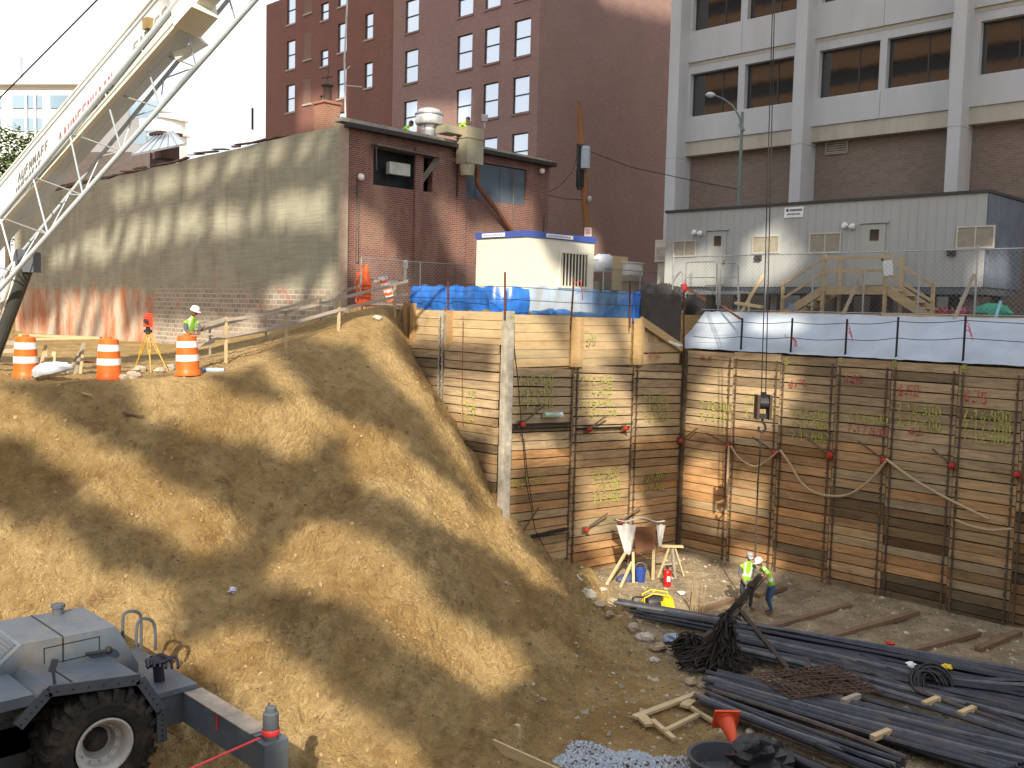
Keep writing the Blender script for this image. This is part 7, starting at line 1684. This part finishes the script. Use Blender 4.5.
#MASKSTART
MW, MC, MU0, MV0 = 264, 0.25, -32.0, -6.0
ROWS = [[22,62],[22,60],[22,58],[22,57],[22,55],[],[],[],[],[],[],[],[],[],[93,127],[76,129],[76,128],[76,127,131,142],[76,126,130,165],[76,125,129,180],[76,124,128,181],[76,123,127,181],[76,122,126,182],[76,121,125,183],[76,120,124,183],[77,119,123,184],[78,118,122,185],[79,117,121,186],[80,116,121,186],[81,115,121,187],[82,114,121,188],[83,113,121,189],[84,113,121,189],[85,112,120,192],[86,110,120,192],[87,109,119,193],[90,107,117,194],[94,106,116,195],[97,105,114,195],[99,104,113,196],[100,103,112,196],[111,123,125,197],[109,121,126,198],[64,66,108,119,127,198],[64,67,99,101,107,117,127,198],[64,68,99,102,106,116,127,198],[63,69,99,115,126,198],[63,70,98,114,126,198],[63,71,98,112,123,198],[64,72,98,109,120,198],[65,73,95,107,119,198],[66,74,91,104,118,198],[67,75,90,104,118,198],[68,76,89,98,99,104,117,198],[69,77,88,96,100,104,116,198],[70,79,83,86,87,95,101,104,115,198],[71,92,101,104,114,139,144,198],[72,90,101,104,112,127,130,137,145,198],[73,88,101,105,110,127,130,134,146,198],[74,88,100,105,108,126,129,134,150,198],[75,87,98,123,129,134,150,198],[76,86,95,117,129,134,151,198],[77,84,93,115,128,134,153,198],[78,83,92,113,128,133,154,198],[79,82,91,111,127,133,154,198],[88,110,126,133,153,198],[86,109,125,133,154,198],[84,109,125,134,155,198],[83,94,99,101,104,109,120,122,125,134,158,198],[81,90,105,108,119,121,125,135,158,198],[80,90,105,108,118,121,124,136,159,198],[78,89,106,108,116,120,124,134,140,143,152,154,159,198],[76,89,114,119,124,133,138,143,151,154,159,198],[82,88,113,119,121,123,124,132,139,142,150,154,158,198],[83,88,113,118,120,123,124,133,150,154,156,198],[96,102,108,118,120,122,124,133,136,139,140,145,146,198],[95,101,105,117,119,122,124,133,141,198],[88,90,94,100,103,116,119,122,125,133,142,198],[97,99,103,116,118,122,126,133,142,152,154,156,157,199],[97,99,102,115,118,122,128,133,142,151,157,199],[101,115,117,122,130,133,142,150,157,199],[96,98,100,114,117,121,124,126,132,134,141,149,157,200],[100,112,116,119,124,127,132,136,141,149,157,200],[99,111,115,117,124,138,141,149,157,200],[99,110,124,148,156,200],[98,110,114,116,124,148,153,200],[97,109,114,116,124,148,153,200],[97,108,124,134,136,148,152,200],[96,107,113,115,120,122,124,133,140,148,152,200],[96,107,118,122,125,133,141,149,151,200],[95,106,111,114,116,122,127,133,142,156,159,200],[95,100,110,122,128,133,144,153,159,200],[96,100,109,120,130,133,144,151,160,201],[97,99,109,118,142,148,160,202],[109,116,139,148,160,204],[109,114,129,131,137,148,160,205],[109,112,128,131,135,148,160,207],[126,131,136,148,160,209],[96,100,127,131,137,139,140,149,158,209],[96,100,129,131,137,139,141,149,156,209],[91,101,130,132,137,139,141,150,154,209],[91,96,97,101,131,134,135,138,141,209],[90,101,133,138,141,209],[90,98,103,106,115,117,133,138,141,159,160,216],[90,98,101,107,108,110,115,118,132,138,140,150,152,159,162,216],[90,98,100,109,114,119,132,139,140,149,152,156,162,180,182,216],[90,109,114,120,131,149,153,156,162,180,182,216],[90,103,105,111,114,121,131,149,153,156,162,216],[89,102,106,112,115,121,130,149,154,156,161,216],[88,98,106,113,116,120,129,150,154,156,160,183,184,216],[87,98,106,114,130,150,154,183,186,216],[84,98,106,115,131,150,155,183,187,216],[82,100,107,115,133,150,154,183,189,216],[80,101,109,114,134,146,147,150,153,184,189,216],[80,101,111,114,135,144,147,186,190,216],[80,94,97,101,136,143,147,159,160,187,190,216],[81,92,97,101,136,142,146,157,161,188,189,216],[81,92,97,100,110,113,135,142,146,156,162,216],[81,88,90,93,97,100,106,113,134,157,162,216],[81,85,90,94,96,98,105,113,133,152,153,156,161,216],[80,84,91,98,104,106,107,114,132,149,153,156,161,216],[80,83,90,98,103,105,107,114,128,149,153,156,158,216],[78,83,88,98,107,115,127,146,154,160,164,216],[75,83,85,98,105,114,126,146,150,152,154,159,165,216],[73,98,105,114,126,146,152,157,165,216],[71,95,96,98,105,114,125,145,152,157,164,216],[70,94,96,98,105,115,125,133,135,145,150,152,155,157,164,216],[68,93,95,98,104,115,125,130,136,145,155,158,163,216],[66,91,95,98,103,115,125,129,136,145,155,158,163,216],[63,90,95,99,103,115,125,128,136,144,154,158,162,216],[62,88,95,115,125,127,135,144,154,158,162,216],[61,88,95,112,135,145,154,216],[58,85,94,112,134,145,153,216],[56,84,91,111,132,145,150,216],[55,84,90,111,131,146,148,216],[53,80,81,83,89,111,130,216],[51,80,81,83,87,111,129,216],[50,76,81,83,85,110,129,216],[43,45,48,74,77,79,81,93,95,110,129,216],[43,72,77,79,80,94,95,111,114,116,130,216],[43,70,77,89,92,96,98,112,113,117,129,155,159,216],[30,32,43,70,76,89,92,96,98,118,129,133,134,136,137,155,159,216],[31,33,43,70,75,93,98,120,129,133,137,156,159,216],[31,34,43,65,68,70,73,84,87,92,98,120,128,133,137,216],[24,26,32,35,43,65,72,83,86,91,99,119,127,134,136,216],[25,27,32,35,43,61,67,83,85,90,100,119,126,135,136,216],[25,28,32,36,38,40,43,60,67,78,81,89,100,119,125,215],[16,18,25,28,33,36,38,40,42,60,67,78,81,89,100,114,115,119,125,215],[15,18,26,29,34,36,38,55,58,60,66,73,79,89,93,95,99,110,115,120,125,215],[16,18,26,29,38,53,58,60,63,73,77,88,92,96,97,106,115,122,125,215],[16,18,27,30,34,50,52,54,58,60,62,73,76,88,91,105,115,123,125,215],[16,18,28,31,34,49,58,67,70,88,90,106,115,215],[16,18,28,31,32,46,47,49,53,55,58,64,71,106,114,215],[16,19,28,43,48,50,53,55,57,63,70,107,113,215],[16,19,28,43,48,50,53,63,65,67,68,108,114,215],[17,20,26,43,52,59,61,63,65,109,116,215],[17,20,24,36,41,44,49,57,61,63,65,109,117,215],[12,15,17,20,22,35,41,44,49,55,60,109,117,215],[10,33,42,45,47,54,60,109,117,215],[9,32,37,39,43,54,59,109,118,215],[6,32,37,40,43,50,51,53,57,109,118,215],[4,29,37,49,51,53,55,109,119,215],[2,29,37,45,47,49,51,109,119,215],[0,28,37,44,47,49,50,110,119,215],[0,23,26,28,33,42,47,110,120,215,249,264],[0,21,26,28,32,41,46,111,119,215,248,264],[0,19,21,23,26,28,29,41,45,112,119,214,248,264],[0,17,21,23,25,40,43,113,118,214,248,264],[0,16,21,39,41,56,65,114,117,214,248,264],[0,14,20,53,66,214,248,264],[0,15,17,51,66,214,248,264],[0,45,66,214,248,264],[0,44,66,214,248,264],[0,43,66,214,248,264],[0,43,66,214,248,264],[0,42,66,214,248,264],[0,41,67,214,248,264],[0,41,68,214,248,264],[0,41,69,214,248,264],[0,41,70,214,248,264],[0,41,71,214,248,264],[0,41,45,50,72,213,248,264],[0,42,45,50,73,213,248,264],[0,43,74,211,248,264],[0,44,86,210,248,264],[0,48,86,209,248,264],[0,48,49,54,86,206,248,264],[0,55,86,136,140,206,248,264],[0,56,103,136,141,205,248,264],[0,57,102,136,141,204,248,264],[0,58,100,137,140,203,248,264],[0,59,100,137,140,202,248,264],[0,60,99,137,140,201,248,264],[0,61,98,138,140,200,248,264],[0,62,97,198,248,264],[4,63,96,197,248,260],[6,26,28,64,95,196,248,258],[21,24,33,65,95,195,248,257],[38,66,95,194,248,256],[40,67,95,193,248,255],[41,67,95,192,248,254],[42,67,93,192,248,253],[43,67,92,191],[44,67,93,186],[94,186],[95,186],[96,186],[97,186],[98,184],[99,183],[100,182],[78,82,101,181],[77,83,102,178],[76,84,103,178],[75,85,104,177],[74,86,105,176],[72,87,106,175],[72,88,106,174],[70,89,107,174],[69,90,108,174],[69,91,108,174],[68,92,107,174],[67,93,107,174],[66,94,108,174],[65,95,108,174],[64,96,107,174],[62,97,106,174],[62,97,104,174],[60,94,102,174],[59,93,101,174],[58,93,100,174],[58,91,98,174],[56,91,97,174],[55,91,96,174],[54,91,94,174],[53,91,93,174],[54,91,92,174],[55,174],[56,174],[57,174],[40,51,58,174],[39,52,59,174],[37,53,60,174],[35,54,61,174],[34,55,62,174],[33,56,63,174],[31,57,64,174],[29,58,65,174],[28,59,66,174],[27,60,67,137,140,174],[24,61,68,136,141,174],[23,62,69,135,142,174],[22,62,69,134,144,174],[22,62,69,133,145,174],[22,61,69,132,146,174],[22,61,69,131,147,174],[22,59,69,130,149,174],[22,56,69,129,150,174],[22,55,69,128,151,174],[22,53,68,127,152,174],[22,52,66,126,154,174],[22,52,62,125,155,174],[22,52,61,124,156,173],[22,52,61,123,157,162],[22,52,61,123],[22,52,59,123],[22,52,58,123],[22,52,56,122],[22,52,55,121],[22,52,54,119],[22,118],[22,117],[22,116],[22,114],[22,113],[22,112],[22,111],[22,110],[22,109],[22,108],[22,107],[22,105],[22,104],[22,103],[22,101],[22,101],[22,101],[22,100],[22,99],[22,98],[22,97],[22,95],[22,94],[22,93],[22,92],[22,91],[22,89],[22,88],[22,87],[22,85],[22,85],[22,84],[22,82],[22,82],[22,80],[22,79],[22,78],[22,76],[22,76],[22,74],[22,73],[22,72],[22,70],[22,70],[22,68],[22,67],[22,66],[22,65],[22,65],[22,62]]
#MASKEND
def shade_block():
    """added plate towards the sun: solid runs per row, holes shaped for sunlit patches"""
    m = MB(); c = MC
    for j, row in enumerate(ROWS):
        for i, k in zip(row[::2], row[1::2]):
            u0, u1 = MU0+i*c, MU0+k*c; z0 = MV0+j*c+DB*TE
            m.obox(SH*DB+SU*((u0+u1)/2)+Z0*(z0+c/2), SU*((u1-u0)/2), SH*.12, Z0*(c/2+.002))
    t = thing('shade_plate', 'added unseen plate behind the viewpoint, with holes shaped to light and shade the pit', 'building', SH*DB)
    obj('shade_runs', m, plain('shade plate grey', (.34, .33, .31), .9), t)
    m = MB(); m.obox(SH*(DB+.5)+SU*(MU0+MW*c/2)+Z0*((MV0+DB*TE-2)/2), SU*(MW*c/2), SH*.3, Z0*((MV0+DB*TE+2)/2)); obj('base', m, plain('shade plate grey', (.34, .33, .31), .9), t)
if ROWS: shade_block()
